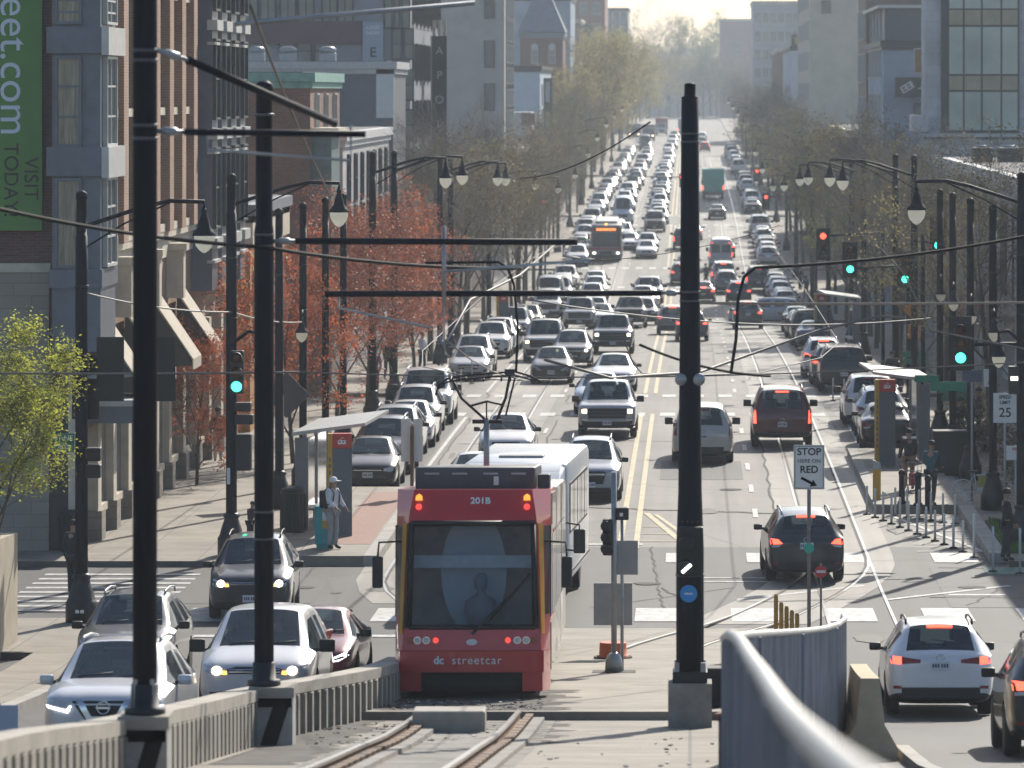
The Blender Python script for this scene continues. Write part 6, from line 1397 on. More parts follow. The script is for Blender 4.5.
for i, (x, y) in enumerate(((833, 401), (844, 402), (855, 407))): d = depth_at(y); delin(XX(x, d), d, zr(d), f'short white post in front of the black parked suv, {ORD[i]} from left', .9)
for i, (x, y) in enumerate(((455, 398), (461, 395), (472, 384), (485, 380))): d = depth_at(y); delin(XX(x, d), d, zr(d)+.02, f'short white post at the first far left corner, {ORD[i]} from left', 1.0)
t = thing('marker_post', 'thick yellow marker post with grey cap at the corner of the right platform', 'post', (5.2, 139.2, zr(139.2)+.24)); g = MB(); g.box(-.11, .11, -.08, .08, 0, .85, KYEL, bev=.01); g.build('post', t); g = MB(); g.prism([(-.11, .85), (.11, .85), (.11, 1.0), (-.11, 1.12)], 'Y', -.08, .08, GALV); g.build('cap', t)
g = MB(); quadroad(g, [(7.1, 119.4), (9.4, 119.4), (9.4, 121.3), (7.1, 121.3)], .012, pm('green_paint', (.08, .19, .15), .7, .2, 3)); struct(g.build('green_crossing_strip'))
# signs on posts at right
def sign_post(X, d, h, w, hh, label, lines, col=SIGNW, dz=.14):
    t = thing('street_sign', label, 'sign', (X, d, zr(d)+dz)); g = MB(); g.tube([(0, 0, 0), (0, 0, h+hh/2)], .035, GALV, 8); g.build('post', t)
    g = MB(); g.box(-w/2, w/2, -.055, -.04, h-hh/2, h+hh/2, col, bev=.004); o = g.build('sign_panel', t)
    for tx, sz, z, m in lines: text(tx, sz, m, o, (0, -.06, h+z), bold=.003)
    return t
sign_post(XX(1005, 131), 131, 3.15, .62, .78, 'white speed limit sign reading 25 at the right corner', [('SPEED', .12, .28, INK), ('LIMIT', .12, .14, INK), ('25', .34, -.13, INK)])
sign_post(XX(990, 140), 140, 3.45, .36, .5, 'small white parking sign left of the speed limit sign', [('2', .2, .05, INK), ('HR', .09, -.14, INK)])
sign_post(XX(972, 140), 140, 3.5, .55, .34, 'small dark sign panel left of the parking sign', [], pm('sign_navy', (.08, .10, .16), .5, .1))
sign_post(XX(1016, 127), 127, 2.25, .5, .36, 'white board with red heading at the right picture edge', [('NO', .12, .1, pm('sign_red', (.48, .03, .03)))])
for x, y, d, lb in ((915, 354, 185, 'left'), (953, 390, 165, 'right')):
    t = thing('street_name_post', f'green street name plates on a post among the right trees, {lb} one', 'sign', (XX(x, d), d, zr(d)+.14)); h = ZZ(y, d)-zr(d)-.14
    g = MB(); g.tube([(0, 0, 0), (0, 0, h)], .035, GALV, 8); g.build('post', t); g = MB(); g.box(-.5, .45, -.05, -.035, h-.12, h+.1, GSIGN); g.box(-.4, .5, -.09, -.07, h-.36, h-.16, GSIGN); g.build('sign_panel', t)
t = thing('warning_sign', 'orange warning signs stacked on a post among the right trees', 'sign', (XX(914, 190), 190, zr(190)+.14)); g = MB(); g.tube([(0, 0, 0), (0, 0, 3.6)], .04, GALV, 8); g.build('post', t); OR_ = pm('sign_orange', (.60, .24, .02), .5, .1, 5)
g = MB(); M = Matrix.Translation((0, -.05, 3.5)) @ Matrix.Rotation(R(45), 4, 'Y'); g.box(-.3, .3, -.01, .01, -.3, .3, OR_, M); g.build('diamond_panel', t); g = MB(); g.box(-.24, .24, -.06, -.045, 2.4, 2.95, OR_); g.build('lower_panel', t)
# left kiosk remains at the picture edge
t = thing('advertising_panel', 'red and white framed advertising panel cut by the left picture edge', 'panel', (-11.95, 84, zr(84)+.14)); g = MB(); g.box(-.3, .17, -.1, .1, .6, 2.55, SIGNW, bev=.02); g.build('panel', t)
g = MB(); g.box(.17, .22, -.12, .12, .5, 2.6, pm('panel_red', (.35, .05, .05), .4, .1)); g.box(-.1, .0, -.1, .1, 0, .6, DARK); g.build('frame', t)
t = thing('sign_board', 'plain pale blue-white board in the bottom left corner', 'sign', (XX(3, 62), 62, zr(62)+.14)); g = MB(); g.box(-.25, .19, -.02, .0, ZZ(742, 62)-zr(62)-.14, ZZ(705, 62)-zr(62)-.14, pm('board_pale', (.42, .48, .58), .5, .06, 3)); g.build('panel', t); g = MB(); g.tube([(-.05, .02, 0), (-.05, .02, .9)], .03, GALV, 8); g.build('post', t)
# white bicycle
def bicycle(X, d, z, label, m, rz=0.0):
    t = thing('bicycle', label, 'bicycle', (X, d, z), rz)
    for x in (-.52, .52):
        g = MB(); g.tube([(x+.33*math.cos(2*math.pi*k/24), 0, .34+.33*math.sin(2*math.pi*k/24)) for k in range(25)], .018, m, 6)
        for k in range(10): a = math.pi*2*k/10; g.tube([(x, 0, .34), (x+.32*math.cos(a), 0, .34+.32*math.sin(a))], .004, m, 3)
        g.build('wheel', t)
    g = MB()
    for a, b_ in (((-.52, .34), (-.1, .3)), ((-.1, .3), (-.22, .85)), ((-.52, .34), (-.2, .78)), ((-.1, .3), (.38, .72)), ((-.2, .78), (.36, .80)), ((.52, .34), (.34, .92))): g.tube([(a[0], 0, a[1]), (b_[0], 0, b_[1])], .02, m, 6)
    g.build('frame', t)
    g = MB(); g.tube([(.34, -.28, 1.0), (.36, 0, .95), (.34, .28, 1.0)], .016, m, 6); g.tube([(.34, 0, .9), (.36, 0, .95)], .02, m, 6); g.build('handlebar', t)
    g = MB(); g.box(-.36, -.1, -.07, .07, .86, .92, DARK, bev=.02); g.build('saddle', t)
    g = MB(); g.box(-.1, .22, -.03, -.01, .45, .75, pm('placard_yellow', (.40, .36, .06), .6, .15, 5)); g.box(-.12, .25, -.02, -.005, .32, .45, SIGNW); g.build('placard', t)
bicycle(XX(982, 139), 139.2, zr(139)+.14, 'white painted bicycle with a yellow placard on the right pavement', pm('bike_white', (.55, .57, .6), .5, .1), R(8))
# planters / dark utility box at right
t = thing('equipment_box', 'dark equipment box on the right pavement below the bare trees', 'cabinet', (XX(952, 150), 150, zr(150)+.14)); g = MB(); g.box(-.6, .7, -.4, .4, 0, 1.35, DARK, bev=.04); g.build('case', t); g = MB(); g.box(-.45, -.02, -.42, -.4, .15, 1.2, POLEB); g.build('door', t)
t = thing('shopping_trolley', 'small wire shopping trolley with red bag on the right platform', 'trolley', (XX(914, 142), 142, zr(142)+.24)); g = MB()
for x in (-.2, -.1, 0, .1, .2): g.tube([(x, -.15, .2), (x, -.15, .85)], .008, GALV, 4)
for z in (.2, .4, .6, .85): g.tube([(-.2, -.15, z), (.2, -.15, z), (.2, .15, z), (-.2, .15, z), (-.2, -.15, z)], .01, GALV, 4)
g.tube([(.2, -.15, .85), (.32, -.15, 1.02), (.32, .15, 1.02), (.2, .15, .85)], .012, GALV, 5); g.build('basket', t)
g = MB(); g.box(-.15, .17, -.12, .12, .2, .55, pm('bag_red', (.40, .04, .07), .7, .15, 6), bev=.05); g.build('bag', t)
for x in (-.17, .17):
    for y in (-.13, .13):
        g = MB(); g.lathe([(.07, -.02), (.07, .02)], RUBBER, (x, y, .07), 12, 'X'); g.tube([(x, y, .07), (x, y, .2)], .012, GALV, 4); g.build('wheel', t)
# ------------------------------------------------------------------ buildings
FRAMEW = pm('frame_white', (.50, .50, .48), .5, .08, 3); FRAMED = pm('frame_dark', (.045, .05, .055), .5, .1, 3); TRIM = pm('limestone', (.56, .50, .40), .8, .15, 2)
ROOFM = pm('roof_felt', (.13, .13, .13), .9, .2, 1)
WINCACHE = {}
def win_mesh(w, h, fm, gm, nx, nz, depth=.10):
    k = (round(w, 2), round(h, 2), fm.name, gm.name, nx, nz)
    if k in WINCACHE: return WINCACHE[k]
    g = MB(); f = .07
    for (x0, x1, z0, z1) in ((-w/2, w/2, -h/2, -h/2+f), (-w/2, w/2, h/2-f, h/2), (-w/2, -w/2+f, -h/2+f, h/2-f), (w/2-f, w/2, -h/2+f, h/2-f)): g.box(x0, x1, -depth, .02, z0, z1, fm)
    for i in range(1, nx): x = -w/2+w*i/nx; g.box(x-.025, x+.025, -depth*.7, .02, -h/2+f, h/2-f, fm)
    for i in range(1, nz): z = -h/2+h*i/nz; g.box(-w/2+f, w/2-f, -depth*.65, .02, z-.025, z+.025, fm)
    o = g.build('window'); a = o.data; bpy.data.objects.remove(o)
    g = MB(); g.box(-w/2+f*.9, w/2-f*.9, -.035, -.005, -h/2+f*.9, h/2-f*.9, gm); o = g.build('pane'); b_ = o.data; bpy.data.objects.remove(o)
    WINCACHE[k] = (a, b_); return a, b_
def window(t, X, d, z, w, h, face, fm=FRAMEW, gm=SGLASS, nx=1, nz=2):
    a, b_ = win_mesh(w, h, fm, gm, nx, nz); rz = {'cam': 0, 'R': math.pi/2, 'L': -math.pi/2}[face]
    o = link('window', a, t, Vector((X, d, z))-t.location, (0, 0, rz)); link('pane', b_, o); return o
def bpart(g, name, t, **k):
    o = g.build(name, t, **k); o.location = -t.location; return o
def building(label, X0, X1, d0, d1, ztop, wm, cam=None, street=None, cornice=None, name='building', parapet=.5, cat='building', extra=None, roofcol=ROOFM, base=None):
    """cam / street: (rows list of z centres, columns positions, w, h, frame, glass, nx, nz)"""
    zb = min(zr(d0), zr(d1))-1.0; side = 1 if X1 <= 0 else -1; Xs = X1 if side > 0 else X0
    t = thing(name, label, cat, ((X0+X1)/2, d0, zb+1))
    g = MB(); g.box(X0, X1, d0, d1, zb, ztop, wm); bpart(g, 'wall', t)
    g = MB(); e = .0
    g.box(X0+.3, X1-.3, d0+.3, d1-.3, ztop-.0, ztop+.05, roofcol); bpart(g, 'roof', t)
    cm = cornice or TRIM
    g = MB(); g.box(X0-.2, X1+.2, d0-.2, d1+.2, ztop-.35, ztop+.02, cm); g.box(X0-.1, X1+.1, d0-.1, d1+.1, ztop-.6, ztop-.36, cm); bpart(g, 'cornice', t)
    if base:
        g = MB(); bz, bm_ = base; g.box(X0-.08, X1+.08, d0-.08, d1+.08, zb, zr(d0)+bz, bm_); bpart(g, 'ground_storey', t)
    if cam:
        rows, cols, w, h, fm, gm, nx, nz = cam
        for z in rows:
            for x in cols: window(t, x, d0-.012, z, w, h, 'cam', fm, gm, nx, nz)
    if street:
        rows, cols, w, h, fm, gm, nx, nz = street
        for z in rows:
            for d in cols: window(t, Xs+side*.012, d, z, w, h, 'R' if side > 0 else 'L', fm, gm, nx, nz)
    return t
def fr(a, b, n): return [a+(b-a)*(i+.5)/n for i in range(n)]
# ---- corner building at left: brick piers, bays, awnings, banner
def corner_building():
    d0, d1, Xf = 124.5, 166.5, -15.4; zg = zr(124); zt_ = ZC+7
    t = thing('corner_building', 'brick corner building with green banner, metal bays and striped-shadow awnings at the left edge', 'building', (-22, d0, zg+.14))
    DBR = brick('plum_brick', (.19, .085, .075), (.15, .07, .062), (.17, .13, .12))
    g = MB(); g.box(-36, Xf, d0, d1, zr(166)-1.5, zt_, DBR); bpart(g, 'wall', t)
    zs = ZZ(272, d0)                                           # top of the stone base
    g = MB(); g.box(-36.1, -15.95, d0-.12, d0+.2, zg-.5, zs, STONEB); g.box(-36.1, -15.9, d0-.16, d0+.1, zs, zs+.22, TRIM); bpart(g, 'stone_base', t)
    zb0, zb1 = ZZ(283, 128.6), ZZ(256, 128.6)
    g = MB(); g.box(Xf-.1, Xf+.16, d0+2.2, d1, zb0+.1, zb1, TRIM); g.box(Xf-.1, Xf+.28, d0+2.2, d1, zb1, zb1+.2, TRIM); bpart(g, 'stone_band', t)
    zl0 = ZZ(352, 136)
    g = MB(); g.box(Xf-.1, Xf+.1, d0+2.2, d1, zl0, zb0+.1, BRICKO); bpart(g, 'brick_band', t)
    # brick piers above, shop piers below
    for i, d in enumerate([128.9, 132.9, 136.9, 140.9, 144.6, 148.1, 151.6]):
        g = MB(); g.box(Xf-.1, Xf+.42, d-.55, d+.55, zb1+.2, zt_, BRICKO); bpart(g, 'brick_pier', t)
    for d in [127.6, 131, 134.5, 138, 141.5, 145, 149, 153, 157, 161, 165]:
        g = MB(); g.box(Xf-.1, Xf+.34, d-.35, d+.35, zr(d)-.3, zl0, TRIM); g.box(Xf-.1, Xf+.44, d-.45, d+.45, zr(d)-.3, zr(d)+.9, STONEB); bpart(g, 'shop_pier', t)
    for d in (130.9, 134.9, 138.9, 142.8, 146.3, 149.9):
        for k in range(4):
            z = zb1+1.7+3.35*k; window(t, Xf+.05, d, z, 1.9, 2.5, 'R', FRAMEW, SGLASS, 2, 3)
            g = MB(); g.box(Xf+.0, Xf+.3, d-1.15, d+1.15, z-1.5, z-1.28, TRIM); bpart(g, 'sill', t)
    MET = pm('bay_metal', (.13, .15, .18), .45, .15, 2, metal=.2); METL = pm('bay_trim', (.5, .5, .48), .5, .1, 3)
    for i, d in enumerate((154.2, 157.4, 160.6, 163.8)):       # metal window strips with pale sills
        g = MB(); g.box(Xf-.1, Xf+.75, d-.9, d+.9, zb0-1.2, zt_, MET); bpart(g, 'metal_bay', t)
        for k in range(5):
            z = zb0+.4+3.35*k; g = MB(); g.box(Xf+.6, Xf+.92, d-.98, d+.98, z-.3, z+.02, METL); g.box(Xf+.6, Xf+.85, d-.95, d+.95, z-.75, z-.66, METL); bpart(g, 'sill', t)
            window(t, Xf+.765, d, z+1.55, 1.5, 2.5, 'R', FRAMED, SGLASS, 1, 2)
    # corner bay
    xb0, xb1 = XX(51, 123.2), XX(91, 123.2); g = MB(); g.box(xb0, -14.55, 123.4, 126.6, ZZ(352, 123.4)-.0, zt_, MET); bpart(g, 'corner_bay', t)
    g = MB(); g.box(xb0-.06, -14.5, 123.3, 126.7, ZZ(425/3.94+180+0, 123.4), ZZ(352/3.94+180, 123.4), MET); bpart(g, 'bay_foot', t)
    for (ya, yb) in ((-12, 24), (56, 147), (178, 268)):
        z0, z1 = ZZ(yb, 123.4), ZZ(max(ya, -45), 123.4); w = XX(82, 123.4)-XX(55, 123.4)
        window(t, (XX(82, 123.4)+XX(55, 123.4))/2, 123.38, (z0+z1)/2, w, z1-z0, 'cam', MET, pm('curtain_glass', (.25, .22, .17), .18, .5, 2.2, stretch=(6, 1, .4)), 1, 3 if yb < 200 else 2)
        window(t, -14.53, 125.0, (z0+z1)/2, 2.2, z1-z0, 'R', METL, SGLASS, 2, 3)
    for (ya, yb) in ((27, 53), (147, 176)):
        g = MB(); g.box(xb0-.12, -14.42, 123.25, 126.75, ZZ(yb, 123.4), ZZ(ya, 123.4), MET); g.box(-14.5, -14.32, 123.2, 126.8, ZZ(yb+2, 123.4), ZZ(ya, 123.4), METL); bpart(g, 'bay_panel', t)
    # recessed doorway and dark glazing on the camera side
    g = MB(); g.box(-15.94, Xf+.05, d0-.02, d0+.1, zg, ZZ(385, d0), pm('shop_dark', (.03, .032, .035), .3, .3, 1)); bpart(g, 'doorway', t)
    for x in (-15.33,): 
        g = MB(); g.box(x-.12, x+.12, d0-.25, d0+.0, zg-.2, ZZ(285, d0), TRIM); bpart(g, 'door_pier', t)
    for d in (129.3, 132.7, 136.2, 139.7, 143.2, 147, 151, 155, 159, 163):
        z0 = zr(d)+.9; g = MB(); g.box(Xf+.05, Xf+.14, d-1.35, d+1.35, z0, z0+2.6, SGLASS); g.box(Xf+.05, Xf+.22, d-1.4, d+1.4, z0-.2, z0, TRIM); bpart(g, 'shop_window', t)
    AWN = pm('awning_canvas', (.45, .40, .32), .85, .1, 3); AWD = pm('awning_side', (.40, .35, .28), .85, .1, 3)
    for d in (128.4, 134.6, 141.6, 148.2):
        z = zr(d); g = MB(); g.prism([(Xf+.3, z+5.8), (Xf+1.45, z+4.1), (Xf+1.45, z+3.8), (Xf+1.41, z+3.8), (Xf+1.41, z+4.08), (Xf+.3, z+5.72)], 'Y', d-1.15, d+1.15, AWN); bpart(g, 'awning', t); g = MB(); g.prism([(Xf+.3, z+5.7), (Xf+1.37, z+4.06), (Xf+1.37, z+3.9), (Xf+.3, z+3.9)], 'Y', d-1.1, d+1.1, MATS['shop_dark']); bpart(g, 'awning_shadow', t); g = MB(); g.box(Xf+.05, Xf+.6, d-2.1, d-1.5, z+5.6, z+7.0, TRIM); g.box(Xf+.05, Xf+.7, d-2.2, d-1.4, z+7.0, z+7.2, TRIM); bpart(g, 'stone_bracket', t)  # dark filler under each awning stands in for the shade beneath
    d = 126.8; z = zr(d); g = MB(); g.box(Xf-.2, Xf+1.5, d-.7, d+1.9, ZZ(421, 127), ZZ(404, 127), MET); g.box(Xf-.2, Xf+1.56, d-.76, d+1.96, ZZ(404, 127), ZZ(398, 127), METL); bpart(g, 'door_canopy', t)
    g = MB(); g.box(Xf+.3, Xf+.36, 135.2, 136.4, zl0+.2, zl0+1.1, pm('shop_sign_blue', (.20, .26, .40), .5, .2, 5)); g.box(Xf+.3, Xf+.36, 141.5, 142.8, zl0+.2, zl0+1.2, MATS['shop_sign_blue']); bpart(g, 'shop_sign', t)
    # banner hangs on the wall: a thing of its own
    xa, xb = XX(-8, 124), XX(40.5, 124); za, zb_ = ZZ(231, 124), ZZ(-60, 124)
    b = thing('banner', 'tall green banner with white lettering hanging on the plum brick wall', 'banner', ((xa+xb)/2, 124.3, za))
    g = MB(); g.box(-(xb-xa)/2, (xb-xa)/2, 0, .04, 0, zb_-za, pm('banner_green', (.10, .24, .055), .6, .08, 2)); g.build('cloth', b)
    def vt(s, size, m, x, y0, nm, sp=1.0, al='LEFT'):
        me = text_mesh(s, size, m, .003, align=al, spacing=sp); link(nm, me, b, (XX(x, 124)-b.location.x, -.012, ZZ(y0, 124)-za), (R(90), R(90), 0))
    vt('street.com', 1.06, pm('banner_white', (.62, .68, .78), .6, 0), 12, 136, 'lettering', 1.0, 'RIGHT')
    vt('VISIT', .5, INK, 29, 157, 'lettering'); vt('TODAY!', .5, INK, 9, 143, 'lettering')
corner_building()
# ---- left side of the street
t = building('low orange timber-clad shop with cream top behind the brick corner building', -30, -15, 170.5, 186, ZZ(205, 171), pm('orange_timber', (.42, .20, .06), .7, .2, 4, stretch=(1, 1, 8)), None, ([ZZ(300, 178)], fr(171, 186, 4), 2.4, 2.6, FRAMEW, SGLASS, 2, 1), pm('grey_blue_trim', (.17, .19, .22), .6, .1))
g = MB(); g.box(-30.1, -14.9, 170.4, 186.1, ZZ(246, 171), ZZ(215, 171), TRIM); bpart(g, 'cream_band', t)
for d in fr(171, 186, 14):
    g = MB(); g.box(-14.95, -14.9, d-.06, d+.06, ZZ(288, 175), ZZ(254, 175), pm('slat_brown', (.28, .12, .04), .7, .1)); bpart(g, 'slat', t)
COPPER = pm('copper_green', (.18, .36, .31), .7, .2, 3)
def rz_(d, *ys): return [ZZ(y, d) for y in ys]
t = building('red brick row house with green copper cornice and blank side wall facing the camera', -27, -15, 197.5, 214, ZZ(73, 197.5), BRICK, None, (rz_(205, 120, 165, 215, 270), [200.5, 205.5, 210.5], 1.3, 2.2, FRAMEW, SGLASS, 1, 2), COPPER)
g = MB(); g.box(-15.1, -14.2, 198, 202.5, zr(200), ZZ(130, 198), pm('bay_copper', (.10, .17, .16), .6, .2, 3)); g.box(-15.1, -13.9, 197.8, 202.7, ZZ(135, 198), ZZ(128, 198), TRIM); bpart(g, 'bay_turret', t)
building('pale painted row houses with white parapets left of the big apartment block', -28, -15, 216, 249, ZZ(132, 222), pm('pale_render', (.42, .42, .42), .8, .15, 1.5), None, (rz_(230, 175, 225, 275), fr(217, 248, 7), 1.3, 2.2, FRAMED, SGLASS, 1, 2), pm('parapet_white', (.55, .55, .54), .7, .1, 2), 'row_house')
t = building('blank dark grey metal-clad block with white edge strip above the row houses', -24, -14.9, 251, 262, ZZ(62, 251), pm('dark_cladding', (.115, .125, .145), .6, .12, 1.5), None, None, pm('parapet_pale', (.45, .45, .45), .7))
g = MB(); g.box(-15.75, -14.86, 250.9, 251.1, ZZ(118, 251), ZZ(62, 251), pm('edge_white', (.55, .56, .57), .6, .05)); bpart(g, 'edge_strip', t)
for i, (x, w) in enumerate(((257, 16), (288, 17), (328, 16))):
    t = thing('roof_unit', f'silver rooftop ventilation unit on the dark metal block, {ORD[i]} from left', 'roof unit', (XX(x, 256), 256, ZZ(62, 251)), group='silver rooftop units')
    w_ = w*256/FL; g = MB(); g.box(-w_/2, w_/2, -.4, .4, 0, .5, GALV, bev=.04); g.build('case', t); g = MB(); g.lathe([(w_*.5, .5), (w_*.52, .72), (w_*.3, .82), (.05, .84)], GALV, n=14); g.build('cap', t)
APT = pm('apartment_panels', (.25, .26, .285), .7, .12, .8); MARO = pm('maroon_panels', (.15, .095, .105), .7, .12, .8)
t = building('large grey and maroon apartment block with leasing signs behind the brick row', -42, -15, 268, 301, ZC+8, APT, ([ZZ(10, 268)-3.1*k for k in (-2, -1, 0)] , [XX(x, 268) for x in (250, 268, 288, 306, 330, 345, 392, 402)], .9, 2.0, FRAMED, BGLASS, 2, 1), ([ZC+4.6-3.1*k for k in range(5)], fr(269, 300, 8), 2.0, 2.1, FRAMED, BGLASS, 2, 1), FRAMED)
g = MB(); g.box(-42.1, XX(362, 268), 267.8, 268.05, ZZ(44, 268), ZZ(21, 268), MARO); bpart(g, 'maroon_panel', t)
for x in (287, 304, 322): window(t, XX(x, 268), 267.98, ZZ(51, 268), .85, 1.3, 'cam', FRAMED, BGLASS, 1, 2)
for y in (44, 85, 125, 165):
    for x in (397, 409): window(t, XX(x, 268), 267.98, ZZ(y, 268), .55, 1.7, 'cam', FRAMED, BGLASS, 1, 2)
b = thing('leasing_sign', 'pale vertical sign reading LEASE NOW and E on the apartment block', 'sign', (XX(373, 267.7), 267.7, ZZ(62, 267.7)))
g = MB(); g.box(-.55, .55, -.05, .05, 0, 2.15, pm('sign_pale_blue', (.30, .36, .43), .5, .05)); g.build('panel', b)
text('LEASE', .27, LETW, b, (0, -.06, 1.85)); text('NOW', .27, LETW, b, (0, -.06, 1.55)); text('E', .75, INK, b, (.0, -.06, .5), bold=.012)
b = thing('vertical_sign', 'tall dark blade sign with letters APOLLO on the apartment corner', 'sign', (XX(439.5, 283), 283, ZZ(168, 283)))
g = MB(); g.box(-.42, .42, -.1, .1, 0, ZZ(36, 283)-ZZ(168, 283), pm('blade_dark', (.04, .045, .05), .5, .1)); g.build('blade', b)
g = MB(); g.box(-.5, -.42, -.12, .12, 0, 7.5, GALV); g.build('edge_tube', b)
for i, ch in enumerate('APOLLO'): text(ch, .62, pm('letter_pale', (.50, .53, .52), .5, 0), b, (0, -.12, ZZ(51+24.5*i, 283)-b.location.z), name='letter')
g = MB()
for x in (-.3, 0, .3): g.box(x-.09, x+.09, -.1, .1, ZZ(36, 283)-b.location.z, ZZ(20, 283)-b.location.z, pm('fin_cream', (.45, .4, .34), .6))
g.build('crown_fins', b)
building('low brick shops past the blocked junction on the left', -30, -15, 319, 378, ZZ(165, 335), BRICKD, None, (rz_(340, 200, 245), fr(320, 377, 10), 1.6, 2.2, FRAMEW, SGLASS, 1, 2))
BEI = pm('beige_render', (.42, .395, .36), .8, .1, .8)
t = building('tall beige-grey apartment building with one column of windows at its right edge', -34, -15, 404, 426, ZC+9, BEI, ([ZZ(y, 404) for y in (5, 54, 97, 143)], [XX(489.5, 404)], .85, 2.2, FRAMED, SGLASS, 1, 2), ([ZZ(y, 404) for y in (-30, 5, 30, 54, 76, 97, 120, 143)], fr(405, 425, 4), 1.6, 2.3, FRAMEW, SGLASS, 1, 2), FRAMED)
BLW = pm('pale_blue_render', (.42, .49, .56), .8, .08, 1)
t = building('pale blue rendered house with dark blade panel left of the brick turret', -21, -15, 500, 540, ZZ(66, 500), BLW, None, ([ZZ(95, 500), ZZ(120, 500)], fr(502, 538, 5), 1.4, 2.2, FRAMEW, SGLASS, 1, 2), FRAMED)
g = MB(); g.box(XX(543, 498), XX(552, 498), 499.6, 499.9, ZZ(142, 499), ZZ(78, 499), FRAMED); g.box(XX(545, 498), XX(549.5, 498), 499.5, 499.6, ZZ(102, 499), ZZ(82, 499), pm('panel_pale', (.3, .33, .33), .5)); g.box(XX(545, 498), XX(549.5, 498), 499.5, 499.6, ZZ(138, 499), ZZ(112, 499), MATS['panel_pale']); bpart(g, 'blade_panel', t)
g = MB(); g.box(XX(506, 480), -15.2, 478.5, 488, zr(480), ZZ(112, 480), pm('white_house', (.5, .5, .5), .8, .1)); g.box(XX(522, 480), -14.8, 478, 481, ZZ(125, 480), ZZ(113, 480), pm('awning_brown', (.2, .11, .09), .7)); bpart(g, 'side_wing', t)
t = building('red brick turret building with steep slate pyramid roof and arched windows', XX(520, 590), -15, 590, 602, ZZ(33, 590), BRICK, ([ZZ(55, 590)], [XX(534.5, 590), XX(552, 590)], .8, 2.0, FRAMEW, BGLASS, 1, 2), None, pm('slate_trim', (.2, .22, .24), .7, .1))
x0, x1 = XX(520, 590)-.3, -14.7; g = MB(); zr0 = ZZ(32, 590); cx_ = (x0+x1)/2
g.mesh([(x0, 589.7, zr0), (x1, 589.7, zr0), (x1, 602, zr0), (x0, 602, zr0), (cx_-.9, 594, ZZ(-6, 590)), (cx_+.9, 594, ZZ(-6, 590)), (cx_+.9, 598, ZZ(-6, 590)), (cx_-.9, 598, ZZ(-6, 590))], [(0, 1, 5, 4), (1, 2, 6, 5), (2, 3, 7, 6), (3, 0, 4, 7), (4, 5, 6, 7), (0, 3, 2, 1)], pm('slate', (.16, .18, .20), .7, .15, 2)); bpart(g, 'pyramid_roof', t)
for x in (534.5, 552):
    g = MB(); g.lathe([(.42, -.05), (.42, .02)], FRAMEW, (XX(x, 590), 590, ZZ(47, 590)), 14, 'Y'); bpart(g, 'window_arch', t)
building('tall blue-grey slab building behind the brick turret', -30, -15.3, 640, 665, ZC+12, SLATE, None, None, FRAMED)
building('pinkish low block with grey window bay beyond the turret', -24, -15.5, 705, 730, ZZ(19, 705), pm('pink_brick', (.32, .21, .19), .8, .1, 1), ([ZZ(32, 705)], [XX(583, 705), XX(590, 705)], .9, 2.0, FRAMED, BGLASS, 1, 2), None)
building('tall pink brick apartment tower left of the far trees', -26, -13.6, 800, 830, ZC+16, pm('pink_brick2', (.33, .2, .17), .8, .1, 1), ([ZC+13-3.2*k for k in range(6)], fr(-24, -14, 5), 1.3, 1.9, FRAMEW, BGLASS, 1, 2), None)
building('small glassy grey block at the left end of the avenue', XX(604, 1000), XX(628, 1000), 1000, 1030, ZZ(8, 1000), pm('glass_block', (.27, .30, .31), .5, .1), ([ZZ(y, 1000) for y in (16, 28, 40)], fr(XX(606, 1000), XX(627, 1000), 3), 1.4, 1.9, FRAMEW, BGLASS, 1, 1), None, FRAMED)
for i, (a, b_, top, m) in enumerate(((430, 476, 150, BRICKD), (545, 588, 120, BRICK), (606, 618, 118, BRICKD), (642, 700, 120, BRICKO), (735, 798, 112, BRICK), (832, 995, 105, BRICKD))):
    building(f'low brick shop row half hidden by the left avenue trees, {ORD[i]} from the camera', -26, -15.02, a, b_, ZZ(top, a), m, None, None, name='shop_row')
# ---- right side of the street
WSTONE = pm('white_stone', (.48, .485, .48), .7, .1, 1)
t = building('low white commercial building with rooftop plant at the right edge', 13.2, 40, 196, 270, ZZ(172, 214), WSTONE, None, (rz_(230, 215, 255), fr(198, 268, 9), 3.2, 2.0, FRAMED, SGLASS, 3, 1), pm('white_cornice', (.55, .55, .54), .6, .08))
for i, d in enumerate((200, 212, 224, 236, 248)):
    g = MB(); g.box(13.0, 13.24, d-.4, d+.4, zr(d), ZZ(172, 214)-.6, WSTONE); bpart(g, 'pilaster', t)
    g = MB(); g.box(13.1, 13.2, d+1, d+9, zr(d)+.6, zr(d)+3.2, pm('shop_red', (.22, .035, .04), .5, .2, 2) if i % 2 else SGLASS); bpart(g, 'shop_front', t)
for i, (x, w, y) in enumerate(((982, 20, 172), (1010, 24, 172))):
    t = thing('roof_unit', f'dark rooftop plant box on the low white building, {"left" if i == 0 else "right"} one', 'roof unit', (XX(x, 240), 240, ZZ(172, 214)), group='dark rooftop units'); w_ = w*240/FL
    g = MB(); g.box(-w_/2, w_/2, -.8, .8, 0, .75, FRAMED, bev=.03); g.build('case', t); g = MB(); g.lathe([(w_*.3, .75), (w_*.3, .85), (.05, .86)], GALV, n=12); g.build('fan', t)
zt_ = ZC+9
t = building('big pale stone office building with a gridded glass wall at top right', 13.0, 42, 277, 281, zt_, STONEG, None, None, None)
g = MB(); g.box(17.8, 41.8, 281.02, 331, zr(300)-1, zt_-.7, STONEG); bpart(g, 'rear_wing', t)
g = MB(); d = 277; x0, x1 = XX(941, d), XX(1019, d); g.box(x0, x1, d-.25, d+.05, ZZ(133, d), zt_, FRAMED); bpart(g, 'curtain_frame', t)
colx = [XX(v, d) for v in (948, 963.5, 981.5, 1001, 1018)]
